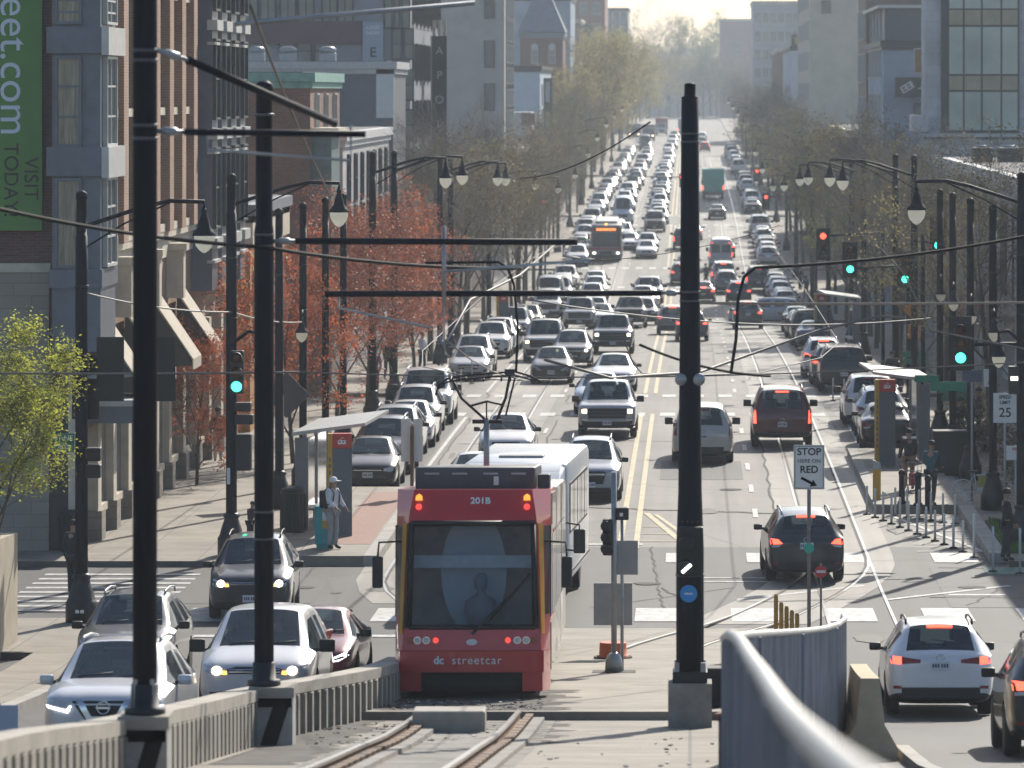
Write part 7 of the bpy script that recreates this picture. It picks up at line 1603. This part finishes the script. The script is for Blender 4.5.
TAN = pm('spandrel_tan', (.34, .29, .2), .4, .2, 1); MG = pm('office_glass', (.42, .47, .41), .25, .25, .35, spec=.5)
for (ya, yb, m) in ((-60, -18, MG), (-18, 8.5, MG), (10, 25, TAN), (27, 74, MG), (76, 90, TAN), (92, 130, MG)):
    for a, b_ in zip(colx, colx[1:]):
        g = MB(); g.box(a+.05, b_-.05, d-.34, d-.2, ZZ(yb, d), ZZ(ya, d), m); bpart(g, 'glass_panel' if m is MG else 'spandrel', t)
g = MB(); g.box(12.7, 42.3, d-.9, d+.2, ZZ(137, d), ZZ(133.4, d), WSTONE); g.box(12.8, 42.2, d-.6, d+.2, ZZ(143, d), ZZ(139, d), WSTONE); g.box(12.85, 42, d-.5, d+.2, zr(d), ZZ(143.2, d), WSTONE); bpart(g, 'podium', t)
g = MB(); g.box(XX(910, 280), 13.2, 276.5, 281, ZZ(131, 280), ZZ(115, 280), WSTONE); bpart(g, 'corner_ledge', t)
t = building('blue-grey sided building with dark upper storey and dark logo panel', 13.0, 30, 336, 364.5, ZZ(41, 336), SLATE, ([ZZ(61, 336)], [XX(919, 336)], .7, 1.7, FRAMEW, pm('amber_glass', (.22, .12, .05), .3, .2, 2), 1, 1), ([ZZ(61, 345), ZZ(111, 345)], fr(338, 363, 4), 3.2, 2.4, FRAMEW, SGLASS, 2, 1), FRAMED)
window(t, XX(919, 336), 335.98, ZZ(109, 336), .75, .8, 'cam', FRAMED, BGLASS, 1, 1)
g = MB(); g.box(13.1, 30, 336.3, 364.2, ZZ(41, 336)+.06, ZZ(8, 336), pm('upper_dark', (.10, .11, .13), .5, .1)); g.box(12.6, 30.2, 335.6, 364.8, ZZ(8, 336), ZZ(5, 336), FRAMEW); bpart(g, 'upper_storey', t)
for d in fr(339, 363, 4): g = MB(); g.box(12.95, 13.1, d-.15, d+.15, ZZ(41, 336), ZZ(8, 336), GALV); bpart(g, 'upper_fin', t)
b = thing('logo_panel', 'dark sign panel with a white slanted box emblem on the blue-grey building', 'sign', (XX(912, 335.6), 335.6, ZZ(97, 335.6)))
w_ = .0
g = MB(); g.box(XX(895, 335.6)-b.location.x, XX(930, 335.6)-b.location.x, -.06, .0, 0, 1.33, FRAMED); o = g.build('panel', b)
g = MB(); c0 = XX(907, 335.6)-b.location.x
for k in range(3):
    M = Matrix.Translation((c0, -.08, .68)) @ Matrix.Rotation(R(-32), 4, 'Y'); z = -.26+.2*k; g.box(-.45, .45, -.012, .012, z, z+.07, LETW, M); 
for x in (-.45, -.1, .3): g.box(x, x+.08, -.012, .012, -.26, .2, LETW, Matrix.Translation((c0, -.081, .68)) @ Matrix.Rotation(R(-32), 4, 'Y'))
g.build('emblem', o); g = MB(); g.box(c0+.75, c0+1.0, -.075, -.06, .55, .6, LETW); g.box(c0+.95, c0+1.0, -.075, -.06, .6, .78, LETW); g.build('lettering', o)
building('dark brown apartment building with pale vertical strips right of the avenue', 12.9, 30, 366, 383, ZC+10, pm('brown_clad', (.19, .14, .11), .7, .15, 1), None, ([ZC+8-3.2*k for k in range(6)], fr(367, 382, 5), 1.6, 2.2, FRAMEW, SGLASS, 1, 1), FRAMED)
building('low brown shop row behind the right trees past the far crossing', 13.0, 30, 405, 472, ZZ(128, 430), BRICKD, None, None)
building('tall bare beige apartment block right of the avenue', 13.0, 30, 541, 604, ZC+13, pm('beige_block', (.50, .45, .37), .85, .12, .6), ([ZC+9.0], [XX(826, 541)], 1.0, 1.4, FRAMED, SGLASS, 1, 1), ([ZC+10-3.4*k for k in range(6)], fr(543, 602, 7), 1.6, 2.0, FRAMEW, SGLASS, 1, 2), TRIM)
t = building('light blue wall with small billboard on top right of the avenue', 13.0, 22, 640, 700, ZZ(46, 640), BLW, None, None, FRAMED)
g = MB(); g.box(13.0, XX(797, 640), 641, 641.3, ZZ(46, 640), ZZ(34, 640), FRAMED); g.box(13.4, 14.8, 640.9, 641, ZZ(44, 640), ZZ(37, 640), pm('billboard_yellow', (.4, .36, .08), .5, .3, 3)); bpart(g, 'billboard', t)
building('narrow red-fronted house left of the light blue wall', 13.0, 20, 720, 790, ZZ(48, 720), BRICK, None, None)
building('far pale apartment tower right of the avenue end', XX(753, 900), XX(806, 900), 900, 930, ZC+16, pm('tower_pale', (.33, .34, .36), .7, .08, 1), ([ZC+13-3.3*k for k in range(6)], fr(XX(754, 900), XX(800, 900), 6), 1.3, 1.9, FRAMEW, BGLASS, 1, 1), None)
building('pinkish block at the right end of the avenue', XX(720, 1320), XX(756, 1320), 1320, 1350, ZZ(19, 1320), pm('pink_block', (.33, .23, .21), .8, .08, 1), ([ZZ(48, 1320)], [XX(738, 1320)], 2.6, 3.0, FRAMEW, BGLASS, 1, 1), None)
building('long low pale building closing the end of the avenue', XX(585, 1380), XX(722, 1380), 1380, 1400, ZZ(58, 1380), pm('pale_end', (.42, .42, .42), .8, .1, .5), ([ZZ(70, 1380)], fr(XX(590, 1380), XX(718, 1380), 9), 2.0, 2.2, FRAMED, BGLASS, 1, 1), None)
for i, (a, b_, top, m) in enumerate(((606, 616, 110, BRICK), (800, 890, 95, BRICKD), (940, 1090, 95, BRICK))):
    building(f'low brick row half hidden by the right avenue trees, {ORD[i]} from the camera', 13.0, 24, a, b_, ZZ(top, a), m, None, None, name='shop_row')
building('tall brick building beyond the right picture edge that shades the pavement', 13.4, 30, 126, 184, ZC+.5, BRICKD, None, None)
# hills beyond the end of the street
g = MB(); k = g.mi(pm('far_hill', (.16, .17, .12), .9, .2, .01, space='World')); rows = []
for j, d in enumerate((1500, 1700, 1900, 2200)):
    rows.append([g.bm.verts.new((x, d, zr(1500)+(0, 9, 24, 20)[j]*(.75+.25*math.sin(x*.011+1)+.12*math.sin(x*.037)))) for x in range(-900, 901, 40)])
for a, b_ in zip(rows, rows[1:]):
    for i in range(len(a)-1):
        f = g.bm.faces.new((a[i], a[i+1], b_[i+1], b_[i])); f.material_index = k; f.smooth = True
struct(g.build('hills'))
# ------------------------------------------------------------------ trees
def leafmat(name, c, tr=.5, var=.35):
    m, nt, b = nodes(name); g = N(nt, 'ShaderNodeNewGeometry'); no = N(nt, 'ShaderNodeTexNoise', i_Scale=1.1, i_Detail=4.0); nt.links.new(g.outputs['Position'], no.inputs[0])
    cr = N(nt, 'ShaderNodeValToRGB'); cr.color_ramp.elements[0].position = .32; cr.color_ramp.elements[1].position = .68
    cr.color_ramp.elements[0].color = (*[x*(1-var) for x in c], 1); cr.color_ramp.elements[1].color = (*[min(1, x*(1+var)) for x in c], 1); nt.links.new(no.outputs[0], cr.inputs[0])
    nt.links.new(cr.outputs[0], b.inputs['Base Color']); b.inputs['Roughness'].default_value = .6
    tl = nt.nodes.new('ShaderNodeBsdfTranslucent'); nt.links.new(cr.outputs[0], tl.inputs[0]); mx = nt.nodes.new('ShaderNodeMixShader'); mx.inputs[0].default_value = tr
    nt.links.new(b.outputs[0], mx.inputs[1]); nt.links.new(tl.outputs[0], mx.inputs[2]); nt.links.new(mx.outputs[0], nt.nodes['Material Output'].inputs[0]); return m
BARK = pm('bark', (.085, .07, .058), .9, .3, 4, bump=.4, stretch=(2, 2, .4)); TWIG = pm('twig_bark', (.17, .148, .128), .85, .3, 1.5)
RTWIG = pm('red_twig', (.16, .085, .065), .85, .3, 2)
L_RED = leafmat('red_buds', (.40, .125, .06), .5, .6); L_YG = leafmat('yellow_green_buds', (.30, .255, .11)); L_OLV = leafmat('olive_buds', (.15, .13, .06)); L_GRN = leafmat('fresh_green_leaf', (.34, .36, .07), .6); L_PALE = leafmat('pale_green_buds', (.22, .25, .06)); L_BRN = leafmat('brown_buds', (.15, .115, .08))
def make_tree(seed, H=10.0, spread=1.0, twigm=TWIG, leaf=None, nleaf=0, lsize=.1, limbs=9, dens=1.0, first=.26, droop=0.0):
    r = random.Random(seed); T = MB(); K = MB(); tips = []
    def br(p, d, L, rad, lev):
        n = (6, 5, 4, 3, 2)[lev]; pts = [p]; dd = d.copy()
        for i in range(n):
            w = (.06, .14, .2, .26, .3)[lev]
            dd = (dd + Vector((r.uniform(-w, w), r.uniform(-w, w), r.uniform(-w, w) + (.05 if lev in (1, 2) else 0) - droop*.1))).normalized(); pts.append(pts[-1] + dd*L/n)
        rr = [rad*(1-.72*i/n) for i in range(n+1)]
        if lev <= 1: T.tube(pts, rr, BARK, 7 if lev == 0 else 5, cap=False)
        else: K.tube(pts, [max(.006, q) for q in rr], twigm, 3, cap=False)
        if lev >= 3:
            tips.extend([(pts[-1], dd), (pts[len(pts)//2], dd)])
        if lev == 4: return
        cnt = (limbs, 6, int(6*dens), int(4*dens))[lev]
        for k in range(cnt):
            if lev == 0: f = first + (1-first)*(k+.3)/cnt
            else: f = r.uniform(.25, 1.0)
            q = f*n; i = min(n-1, int(q)); c = pts[i].lerp(pts[i+1], q-i)
            ax = (pts[i+1]-pts[i]).normalized(); az = r.uniform(0, 6.283) if lev else k*2.4+r.uniform(-.4, .4)
            o_ = ax.orthogonal().normalized(); o_.rotate(Matrix.Rotation(az, 3, ax)); ang = r.uniform(.55, .95) if lev == 0 else r.uniform(.4, .9)
            nd = (ax*math.cos(ang) + o_*math.sin(ang)*spread).normalized()
            if lev == 0: nd = (nd + Vector((0, 0, .25))).normalized()
            nl = L*(.62-.25*abs(f-.45) if lev == 0 else r.uniform(.42, .62)); 
            br(c, nd, nl, max(.005, rad*(1-.72*f)*(.55 if lev == 0 else .5)), lev+1)
    br(Vector((0, 0, 0)), Vector((r.uniform(-.04, .04), r.uniform(-.04, .04), 1)), H*.82, H*.016, 0)
    if leaf:
        k_ = K.mi(leaf)
        for i in range(nleaf):
            p, d = tips[r.randrange(len(tips))]; c = p + Vector((r.gauss(0, .16), r.gauss(0, .16), r.gauss(0, .14))); s = lsize*r.uniform(.5, 1.3)
            a = Vector((r.gauss(0, 1), r.gauss(0, 1), r.gauss(0, 1))).normalized(); b_ = a.orthogonal().normalized()*s*.6; a = a*s
            f = K.bm.faces.new([K.bm.verts.new(q) for q in (c-a, c-b_*.9, c+a, c+b_)]); f.material_index = k_
    t = thing('tree', None, None); T.build('trunk', t); K.build('crown', t); return capture(t)
TP = {'bare': [make_tree(s, 10, 1.0, TWIG, L_BRN, 1300, .04, 10, 1.2) for s in (1, 2)], 'olive': [make_tree(s, 10, 1.0, TWIG, L_OLV, 7000, .07) for s in (3, 4)], 'red': [make_tree(s, 8.5, 1.15, RTWIG, L_RED, 13000, .072, 10, 1.0, .16) for s in (5, 6)],
      'yg': [make_tree(s, 10, .95, TWIG, L_YG, 9000, .10, 11, 1.0, .18) for s in (7, 8)], 'pale': [make_tree(9, 9, 1, TWIG, L_PALE, 6500, .09)], 'green': [make_tree(10, 6.0, 1.1, BARK, L_GRN, 24000, .055, 10, 1.1, .2)], 'bud': [make_tree(12, 9, 1.1, TWIG, L_YG, 2600, .085)]}
def tree(kind, X, d, h, label, group, base=None):
    tr = TP[kind][rnd.randrange(len(TP[kind]))]; H = {'red': 8.5, 'green': 6.0, 'pale': 9, 'bud': 9}.get(kind, 10)
    c, fl = spawn(tr); c.name = 'street_tree'; s = h/H*(.8 if kind != 'red' else .68)*(.9 if 9 < X < 13 and d < 215 else 1.05)
    c.location = (X, d, (zr(d)+.1) if base is None else base); c.rotation_euler = (0, 0, rnd.uniform(0, 6.28)); c.scale = (s*rnd.uniform(.92, 1.08), s*rnd.uniform(.92, 1.08), s)
    assert label not in LABELS, label
    LABELS.add(label); tag(c, label, 'tree', group); return c
GL, GR = 'street trees along the left kerb', 'street trees along the right kerb'
ORD += ['twenty-fifth', 'twenty-sixth', 'twenty-seventh', 'twenty-eighth', 'twenty-ninth', 'thirtieth', 'thirty-first', 'thirty-second', 'thirty-third', 'thirty-fourth', 'thirty-fifth', 'thirty-sixth']
for i, (X, d, h) in enumerate(((-14.4, 146, 5.2), (-12.3, 155, 7.4), (-12.0, 170, 8.2), (-11.9, 184.5, 8.8), (-11.9, 201, 8.6), (-11.8, 214, 8.0))):
    tree('red', X, d, h, f'red-budded street tree by the left pavement, {ORD[i]} from the camera', GL)
ds = [229, 239, 250, 261, 272, 284, 294, 322, 333, 345, 357, 369, 408, 420, 433, 446, 459, 471, 500, 513, 527, 541, 556, 572, 588, 604]
for i, d in enumerate(ds): tree('bare' if (i*7) % 5 in (0, 2, 3) else 'olive', -11.9+rnd.uniform(-.6, .5), d, rnd.uniform(9.0, 11.5), f'bare grey-brown street tree on the left pavement, {ORD[i]} from the camera', GL)
for i, (X, d, h) in enumerate(((-12.5, 560, 13), (-13, 622, 16), (-12.5, 655, 16.5), (-13.2, 690, 17.5), (-12.6, 726, 17), (-13, 762, 16), (-12.6, 830, 17.5), (-12.4, 880, 17), (-12.6, 930, 16.5), (-12.4, 990, 16), (-12.4, 1060, 16), (-12.2, 1130, 15), (-12, 1200, 15))):
    tree('yg', X, d, h, f'tall yellow-green avenue tree on the left, {ORD[i]} from the camera', GL)
ds = [172, 184, 202, 213, 224, 236, 248, 260, 272, 284, 296, 322, 333, 345, 357, 369, 408, 421, 434, 448, 462, 500, 516, 532, 549, 566, 584, 602, 650, 680, 710, 745, 780, 830, 880, 940]
for i, d in enumerate(ds): tree('bare' if i % 4 else 'olive', 9.6+rnd.uniform(-.4, .9), d, rnd.uniform(8.6, 11.5), f'bare brown street tree on the right pavement, {ORD[i]} from the camera', GR)
tree('bud', 9.2, 196, 8.6, 'right street tree dotted with yellow buds behind the trolley poles', GR); tree('pale', 9.8, 392, 8.0, 'pale green street tree right of the silver cargo van', GR); tree('pale', 10.2, 310, 7.0, 'pale green street tree on the right by the blocked junction', GR)
for i, (X, d, h) in enumerate(((10.8, 139, 6.5), (11.4, 148, 7), (12.0, 157, 7.5), (11.3, 165, 7.5))): tree('bare', X, d, h, f'small bare tree on the right pavement behind the signs, {ORD[i]} from the camera', GR)
tree('green', -13.75, 99.5, 4.5, 'bright yellow-green leafy tree at the left edge above the beige wall', GL, base=zr(99)+1.75)
for i, (X, d, h, k) in enumerate(((-10.5, 1300, 27, 'bare'), (2.5, 1365, 25, 'pale'), (5.8, 1372, 22, 'pale'), (-13.5, 1310, 15, 'olive'), (-8, 1318, 13, 'bare'), (-3, 1315, 11, 'olive'), (1.5, 1320, 12, 'bare'), (7, 1312, 13, 'bare'), (11, 1250, 13, 'bare'), (11, 1130, 12, 'bare'), (10.5, 1030, 12, 'bare'), (-16, 1345, 20, 'bare'), (-11, 1275, 17, 'yg'), (-6, 1305, 15, 'yg'), (-2, 1330, 14, 'olive'), (3.5, 1308, 15, 'yg'), (8.5, 1295, 15, 'olive'), (0, 1345, 19, 'bare'), (-5.5, 1350, 21, 'olive'))):
    tree(k, X, d, h, f'hazy tree closing the far end of the avenue, {ORD[i]} of the group', 'trees at the end of the avenue')
for k in TP:
    for tr in TP[k]: kill(tr)
# shrubs in the tree boxes at right: low leafy clumps
def shrub(X, d, w, h, label, leaf=L_OLV):
    r = random.Random(int(X*100+d)); g = MB(); k_ = g.mi(leaf); S = MB()
    for i in range(10): a = r.uniform(0, 6.28); S.tube([(0, 0, 0), (w*.25*math.cos(a), w*.25*math.sin(a), h*.5), (w*.45*math.cos(a+.3), w*.45*math.sin(a+.3), h*.9)], [.02, .014, .006], BARK, 4)
    for i in range(1300):
        v = Vector((r.gauss(0, .32)*w, r.gauss(0, .32)*w, abs(r.gauss(.5, .28))*h)); s = r.uniform(.03, .08); a = Vector((r.gauss(0, 1), r.gauss(0, 1), r.gauss(0, 1))).normalized()*s; b_ = a.orthogonal().normalized()*s*.6
        f = g.bm.faces.new([g.bm.verts.new(q) for q in (v-a, v-b_, v+a, v+b_)]); f.material_index = k_
    t = thing('shrub', label, 'shrub', (X, d, zr(d)+.14), group='shrubs on the right pavement'); S.build('stems', t); g.build('foliage', t)
for i, (X, d) in enumerate(((9.8, 144), (9.4, 160), (9.9, 176), (10.4, 152), (9.2, 206))): shrub(X, d, 1.5, 1.3, f'dark low shrub in the right pavement planting, {ORD[i]} from the camera')
# ------------------------------------------------------------------ people
SKIN = pm('skin', (.34, .20, .14), .6, .08, 10); HAIR = pm('hair_dark', (.02, .015, .012), .7, .2, 20)
def skinned(name, V, E, parent, mat, lvl=1, root=0):
    me = bpy.data.meshes.new('s'); me.from_pydata([v[:3] for v in V], E, []); o = bpy.data.objects.new('s', me); C.objects.link(o)
    o.modifiers.new('k', 'SKIN'); sv = me.skin_vertices[0].data
    for i, v in enumerate(V):
        r_ = v[3]; sv[i].radius = (r_, r_) if not hasattr(r_, '__len__') else r_
    sv[root].use_root = True
    s = o.modifiers.new('u', 'SUBSURF'); s.levels = lvl; s.render_levels = lvl
    m2 = eval_mesh(o); bpy.data.objects.remove(o); m2.materials.clear(); m2.materials.append(mat); m2.shade_smooth(); m2.name = name
    return link(name, m2, parent)
def person(label, X, d, z, rz, top, legs, stride=.0, arms=((.05, .0), (.05, .0)), h=1.75, hair=HAIR, cap=None, pack=None, coat=.0, shoe=DARK, skin=SKIN, sit=False, bent=0.0, group=None, lod=1):
    t = thing('person', label, 'person', (X, d, z), rz, group); s = h/1.75
    t.scale = (s, s, s)
    st = stride; b = bent
    def J():
        j = {'pel': (0, 0, .95), 'bel': (0, -.02-b*.2, 1.10), 'che': (0, -b*.5, 1.32), 'nec': (0, -.01-b*.8, 1.49), 'hb': (0, -.02-b, 1.56), 'hm': (0, -.035-b*1.05, 1.65), 'ht': (0, -.01-b*1.05, 1.72)}
        for k, sg in (('l', -1), ('r', 1)):
            a = arms[0 if sg < 0 else 1]
            j['sh'+k] = (sg*.175, -b*.6, 1.42); j['el'+k] = (sg*(.235), -.0-a[0]-b*.5, 1.14+a[1]*.3); j['wr'+k] = (sg*(.235-abs(a[0])*.25), -.08-a[0]*2.1-b*.5, .92+a[1])
            f = st*sg
            if sit: j['hi'+k] = (sg*.1, -.02, .92); j['kn'+k] = (sg*.12, -.45, .93); j['an'+k] = (sg*.12, -.48, .50); j['to'+k] = (sg*.13, -.64, .44)
            else: j['hi'+k] = (sg*.095, 0, .90); j['kn'+k] = (sg*.10, -f*.5-.02, .50); j['an'+k] = (sg*.10, -f+.02, .09+abs(min(0, f))*.2); j['to'+k] = (sg*.125, -f-.14, .035+abs(min(0, f))*.1)
        return j
    j = J()
    def chain(names, rad, ext=()): return [(*j[n], r_) for n, r_ in zip(names, rad)]
    V = []; E = []
    def add(n, r_, par=None):
        V.append((*j[n], r_)); 
        if par is not None: E.append((par, len(V)-1))
        return len(V)-1
    p = add('pel', (.13, .10)); be = add('bel', (.125, .09), p); c = add('che', (.14, .1), be); n_ = add('nec', .052, c); hb = add('hb', (.07, .075), n_); hm = add('hm', (.075, .09), hb); ht = add('ht', (.055, .065), hm)
    V.append((0, j['hm'][1]-.115, j['hm'][2]-.02, .014)); E.append((hm, len(V)-1))             # nose
    for sg in (-1, 1): V.append((sg*.088, j['hm'][1]+.02, j['hm'][2], .014)); E.append((hm, len(V)-1))     # ears
    for k, sg in (('l', -1), ('r', 1)):
        a = add('sh'+k, .058, c); e = add('el'+k, .043, a); w_ = add('wr'+k, .03, e)
        wv = Vector(j['wr'+k]); dv_ = (wv-Vector(j['el'+k])).normalized(); V.append((*(wv+dv_*.08), .034)); E.append((w_, len(V)-1)); pm_ = len(V)-1
        for q, (o_, L) in enumerate(((-.027, .07), (-.009, .08), (.009, .078), (.027, .062))):
            base = wv+dv_*.09; V.append((base.x+o_*.4, base.y+o_, base.z, .009)); E.append((pm_, len(V)-1)); tip = base+dv_*L; V.append((tip.x-sg*.015, tip.y+o_-.01, tip.z, .007)); E.append((len(V)-2, len(V)-1))
        th = wv+dv_*.045; V.append((th.x-sg*.02, th.y-.04, th.z-.03, .01)); E.append((pm_, len(V)-1))
        hi = add('hi'+k, .082, p); kn = add('kn'+k, .056, hi); an = add('an'+k, .04, kn); to = add('to'+k, (.04, .03), an)
    skinned('body', V, E, t, skin, lod)
    V = []; E = []; p = add('pel', (.155, .125)); be = add('bel', (.15, .118), p); c = add('che', (.165, .128), be); V.append((0, j['nec'][1], 1.46, .075)); E.append((c, len(V)-1))
    if coat: V.append((0, .0, .95-coat, (.17, .14))); E.append((p, len(V)-1))
    for k in 'lr': a = add('sh'+k, .08, c); e = add('el'+k, .062, a); add('wr'+k, .047, e)
    skinned('jacket' if coat else 'shirt', V, E, t, top, lod)
    V = []; E = []; p = add('pel', (.145, .118))
    for k in 'lr': hi = add('hi'+k, .10, p); kn = add('kn'+k, .075, hi); add('an'+k, .058, kn)
    skinned('trousers', V, E, t, legs, lod)
    for k in 'lr':
        V = []; E = []; an = add('an'+k, .052); to = add('to'+k, (.048, .04), an); skinned('shoe', V, E, t, shoe, lod)
    hd = Vector(j['hm'])
    g = MB(); sc = cap or hair
    g.lathe([(.10, -.01), (.104, .03), (.095, .075), (.06, .11), (.01, .122)], sc, (hd.x, hd.y+.012, hd.z), 14)
    if cap: g.box(hd.x-.075, hd.x+.075, hd.y-.19, hd.y-.06, hd.z+.015, hd.z+.03, cap)
    g.build('cap' if cap else 'hair', t)
    if not cap is None:
        pass
    g = MB()
    for sg in (-1, 1): g.lathe([(.011, -.003), (.011, .003)], DARK, (hd.x+sg*.033, hd.y-.092, hd.z+.0), 8, 'Y')
    g.box(hd.x-.025, hd.x+.025, hd.y-.09, hd.y-.083, hd.z-.065, hd.z-.055, pm('lips', (.22, .09, .07), .6, 0)); g.build('face_features', t)
    if pack:
        g = MB(); y0 = j['che'][1]+.11; g.box(-.16, .16, y0, y0+.2, 1.0, 1.44, pack, bev=.06); o = g.build('backpack', t, smooth=40)
        g = MB()
        for sg in (-1, 1): g.tube([(sg*.1, y0+.05, 1.43), (sg*.115, y0-.12, 1.5), (sg*.115, y0-.25, 1.38), (sg*.13, y0-.22, 1.15), (sg*.14, y0+.02, 1.05)], .018, pack, 5)
        g.build('strap', o)
    return t
CL = lambda n, c: pm('cloth_'+n, c, .85, .15, 12)
d = 119.2
person('man in white cap and white shirt with black backpack standing at the left kiosk', XX(335, 124.5), 123.6, zr(123.6)+.24, R(58), CL('white', (.62, .63, .66)), CL('grey', (.27, .275, .29)), .03, ((.08, .12), (.07, .1)), 1.78, cap=pm('cap_white', (.7, .7, .72), .7, .05), pack=CL('black', (.02, .022, .026)), lod=2)
def gp(x, y, dz=.14): d_ = depth_at(y, lambda q: HR(q)-dz); return XX(x, d_), d_, zr(d_)+dz
person('woman walking away on the left pavement with dark rucksack and pale trousers', *gp(218, 462), R(180), CL('brown', (.13, .07, .05)), CL('pale', (.42, .40, .37)), .16, ((.08, .02), (-.05, .0)), 1.7, pack=CL('black', (.02, .022, .026)))
person('person in black coat half hidden behind the corner street lamp', *gp(73, 597), R(150), CL('black', (.02, .022, .026)), CL('ink', (.025, .027, .035)), .05, h=1.72, coat=.18)
person('person crouched with bright bag at the foot of the left signal lamp', *gp(250, 545), R(60), CL('plum', (.06, .03, .045)), CL('ink', (.025, .027, .035)), .02, h=1.1, bent=.1)
person('person in teal coat and black trousers pushing the wire trolley on the right platform', *gp(931, 506, .24), R(160), CL('teal', (.02, .09, .12)), CL('ink', (.025, .027, .035)), .12, ((.14, .14), (.14, .14)), 1.78, coat=.14, bent=.04)
person('person in dark jacket and brown trousers waiting left of the teal coated shopper', *gp(909, 490, .24), R(200), CL('black', (.02, .022, .026)), CL('tan', (.22, .12, .06)), .05, h=1.74, coat=.05)
person('person in long black coat by the grass at the right edge', *gp(1006, 562), R(100), CL('black', (.02, .022, .026)), CL('ink', (.025, .027, .035)), .1, h=1.78, coat=.3)
person('person in red top beside the right stop kiosk', *gp(868, 420), R(170), CL('red', (.35, .02, .05)), CL('ink', (.025, .027, .035)), .04, h=1.5)
person('pedestrian in black crossing the street in the dip between the car lanes', XX(706, 379), 379, zr(379)+.01, R(-80), CL('black', (.02, .022, .026)), CL('ink', (.025, .027, .035)), .26, ((.15, .1), (-.1, .0)), 1.78)
for i, (x, y, c1) in enumerate(((383, 392, 'pink'), (396, 380, 'black'), (430, 372, 'white'), (447, 366, 'blue'), (462, 350, 'black'))):
    person(f'bystander under the red-budded trees on the left pavement, {ORD[i]} from the left', *gp(x-8, y), R(30*i), CL(c1, {'pink': (.4, .16, .2), 'black': (.02, .022, .026), 'white': (.62, .63, .66), 'blue': (.06, .1, .22)}[c1]), CL('ink', (.025, .027, .035)), .08, h=1.72, group='bystanders on the left pavement')
for i, (x, y, c1) in enumerate(((892, 396, 'black'), (960, 452, 'black'), (978, 440, 'plum2'), (800, 290, 'black'), (806, 300, 'blue'))):
    person(f'bystander among the bare trees on the right pavement, {ORD[i]} of five', *gp(x, y), R(50*i), CL(c1, {'plum2': (.07, .03, .04), 'black': (.02, .022, .026), 'blue': (.06, .1, .22)}[c1]), CL('ink', (.025, .027, .035)), .08, h=1.74, group='bystanders on the right pavement')
# ------------------------------------------------------------------ camera, light, air
cam = bpy.data.cameras.new('camera'); co = bpy.data.objects.new('camera', cam); C.objects.link(co)
co.location = (0, 0, ZC); co.rotation_euler = (R(90), 0, 0)
cam.sensor_width = 36; cam.lens = FL/1024*36; cam.shift_x = -(CX-512)/1024; cam.shift_y = -(384-CY)/1024
cam.clip_start = .5; cam.clip_end = 9000
cam.dof.use_dof = True; cam.dof.focus_distance = 108; cam.dof.aperture_fstop = 3.2
scene.camera = co
SUN_EL, SUN_AZ = R(33), R(19)       # azimuth to the right of the view direction
su = bpy.data.lights.new('sun', 'SUN'); so = bpy.data.objects.new('sun', su); C.objects.link(so)
su.energy = 5.0; su.angle = R(.55); su.color = (1, .93, .82)
dv = Vector((math.sin(SUN_AZ)*math.cos(SUN_EL), math.cos(SUN_AZ)*math.cos(SUN_EL), math.sin(SUN_EL)))
so.rotation_euler = (-dv).to_track_quat('-Z', 'Y').to_euler(); so.location = (20, 60, 90)
w = bpy.data.worlds.new('World'); scene.world = w; w.use_nodes = True
nt = w.node_tree; bg = nt.nodes['Background']
sk = nt.nodes.new('ShaderNodeTexSky'); sk.sky_type = 'NISHITA'; sk.sun_disc = False; sk.sun_elevation = SUN_EL; sk.sun_rotation = SUN_AZ
sk.air_density = 1.0; sk.dust_density = 1.2; sk.ozone_density = 1.0
hs = nt.nodes.new('ShaderNodeHueSaturation'); hs.inputs['Saturation'].default_value = 1.05; nt.links.new(sk.outputs[0], hs.inputs['Color']); nt.links.new(hs.outputs[0], bg.inputs[0]); bg.inputs[1].default_value = .115
HAZE = 1
if HAZE:
    h = MB(); hm = bpy.data.materials.new('haze_air'); hm.use_nodes = True; ht = hm.node_tree; ht.nodes.clear()
    pv = ht.nodes.new('ShaderNodeVolumePrincipled'); ou = ht.nodes.new('ShaderNodeOutputMaterial')
    pv.inputs['Color'].default_value = (.80, .90, 1, 1); pv.inputs['Density'].default_value = .00026; pv.inputs['Anisotropy'].default_value = .25
    ht.links.new(pv.outputs[0], ou.inputs['Volume'])
    h.box(-2600, 2600, -60, 3600, -2.0, 75, hm); o = h.build('haze'); o['kind'] = 'stuff'; o['label'] = 'pale morning haze filling the air over the street'; o['category'] = 'haze'
vs = scene.view_settings; vs.view_transform = 'Standard'; vs.look = 'None'; vs.exposure = 0.33; vs.gamma = 1.0
try: vs.use_curve_mapping = False
except Exception: pass
scene.cycles.max_bounces = 6; scene.cycles.transparent_max_bounces = 8; scene.cycles.volume_bounces = 0
scene.cycles.use_denoising = True
bpy.data.scenes.remove(TMPS)
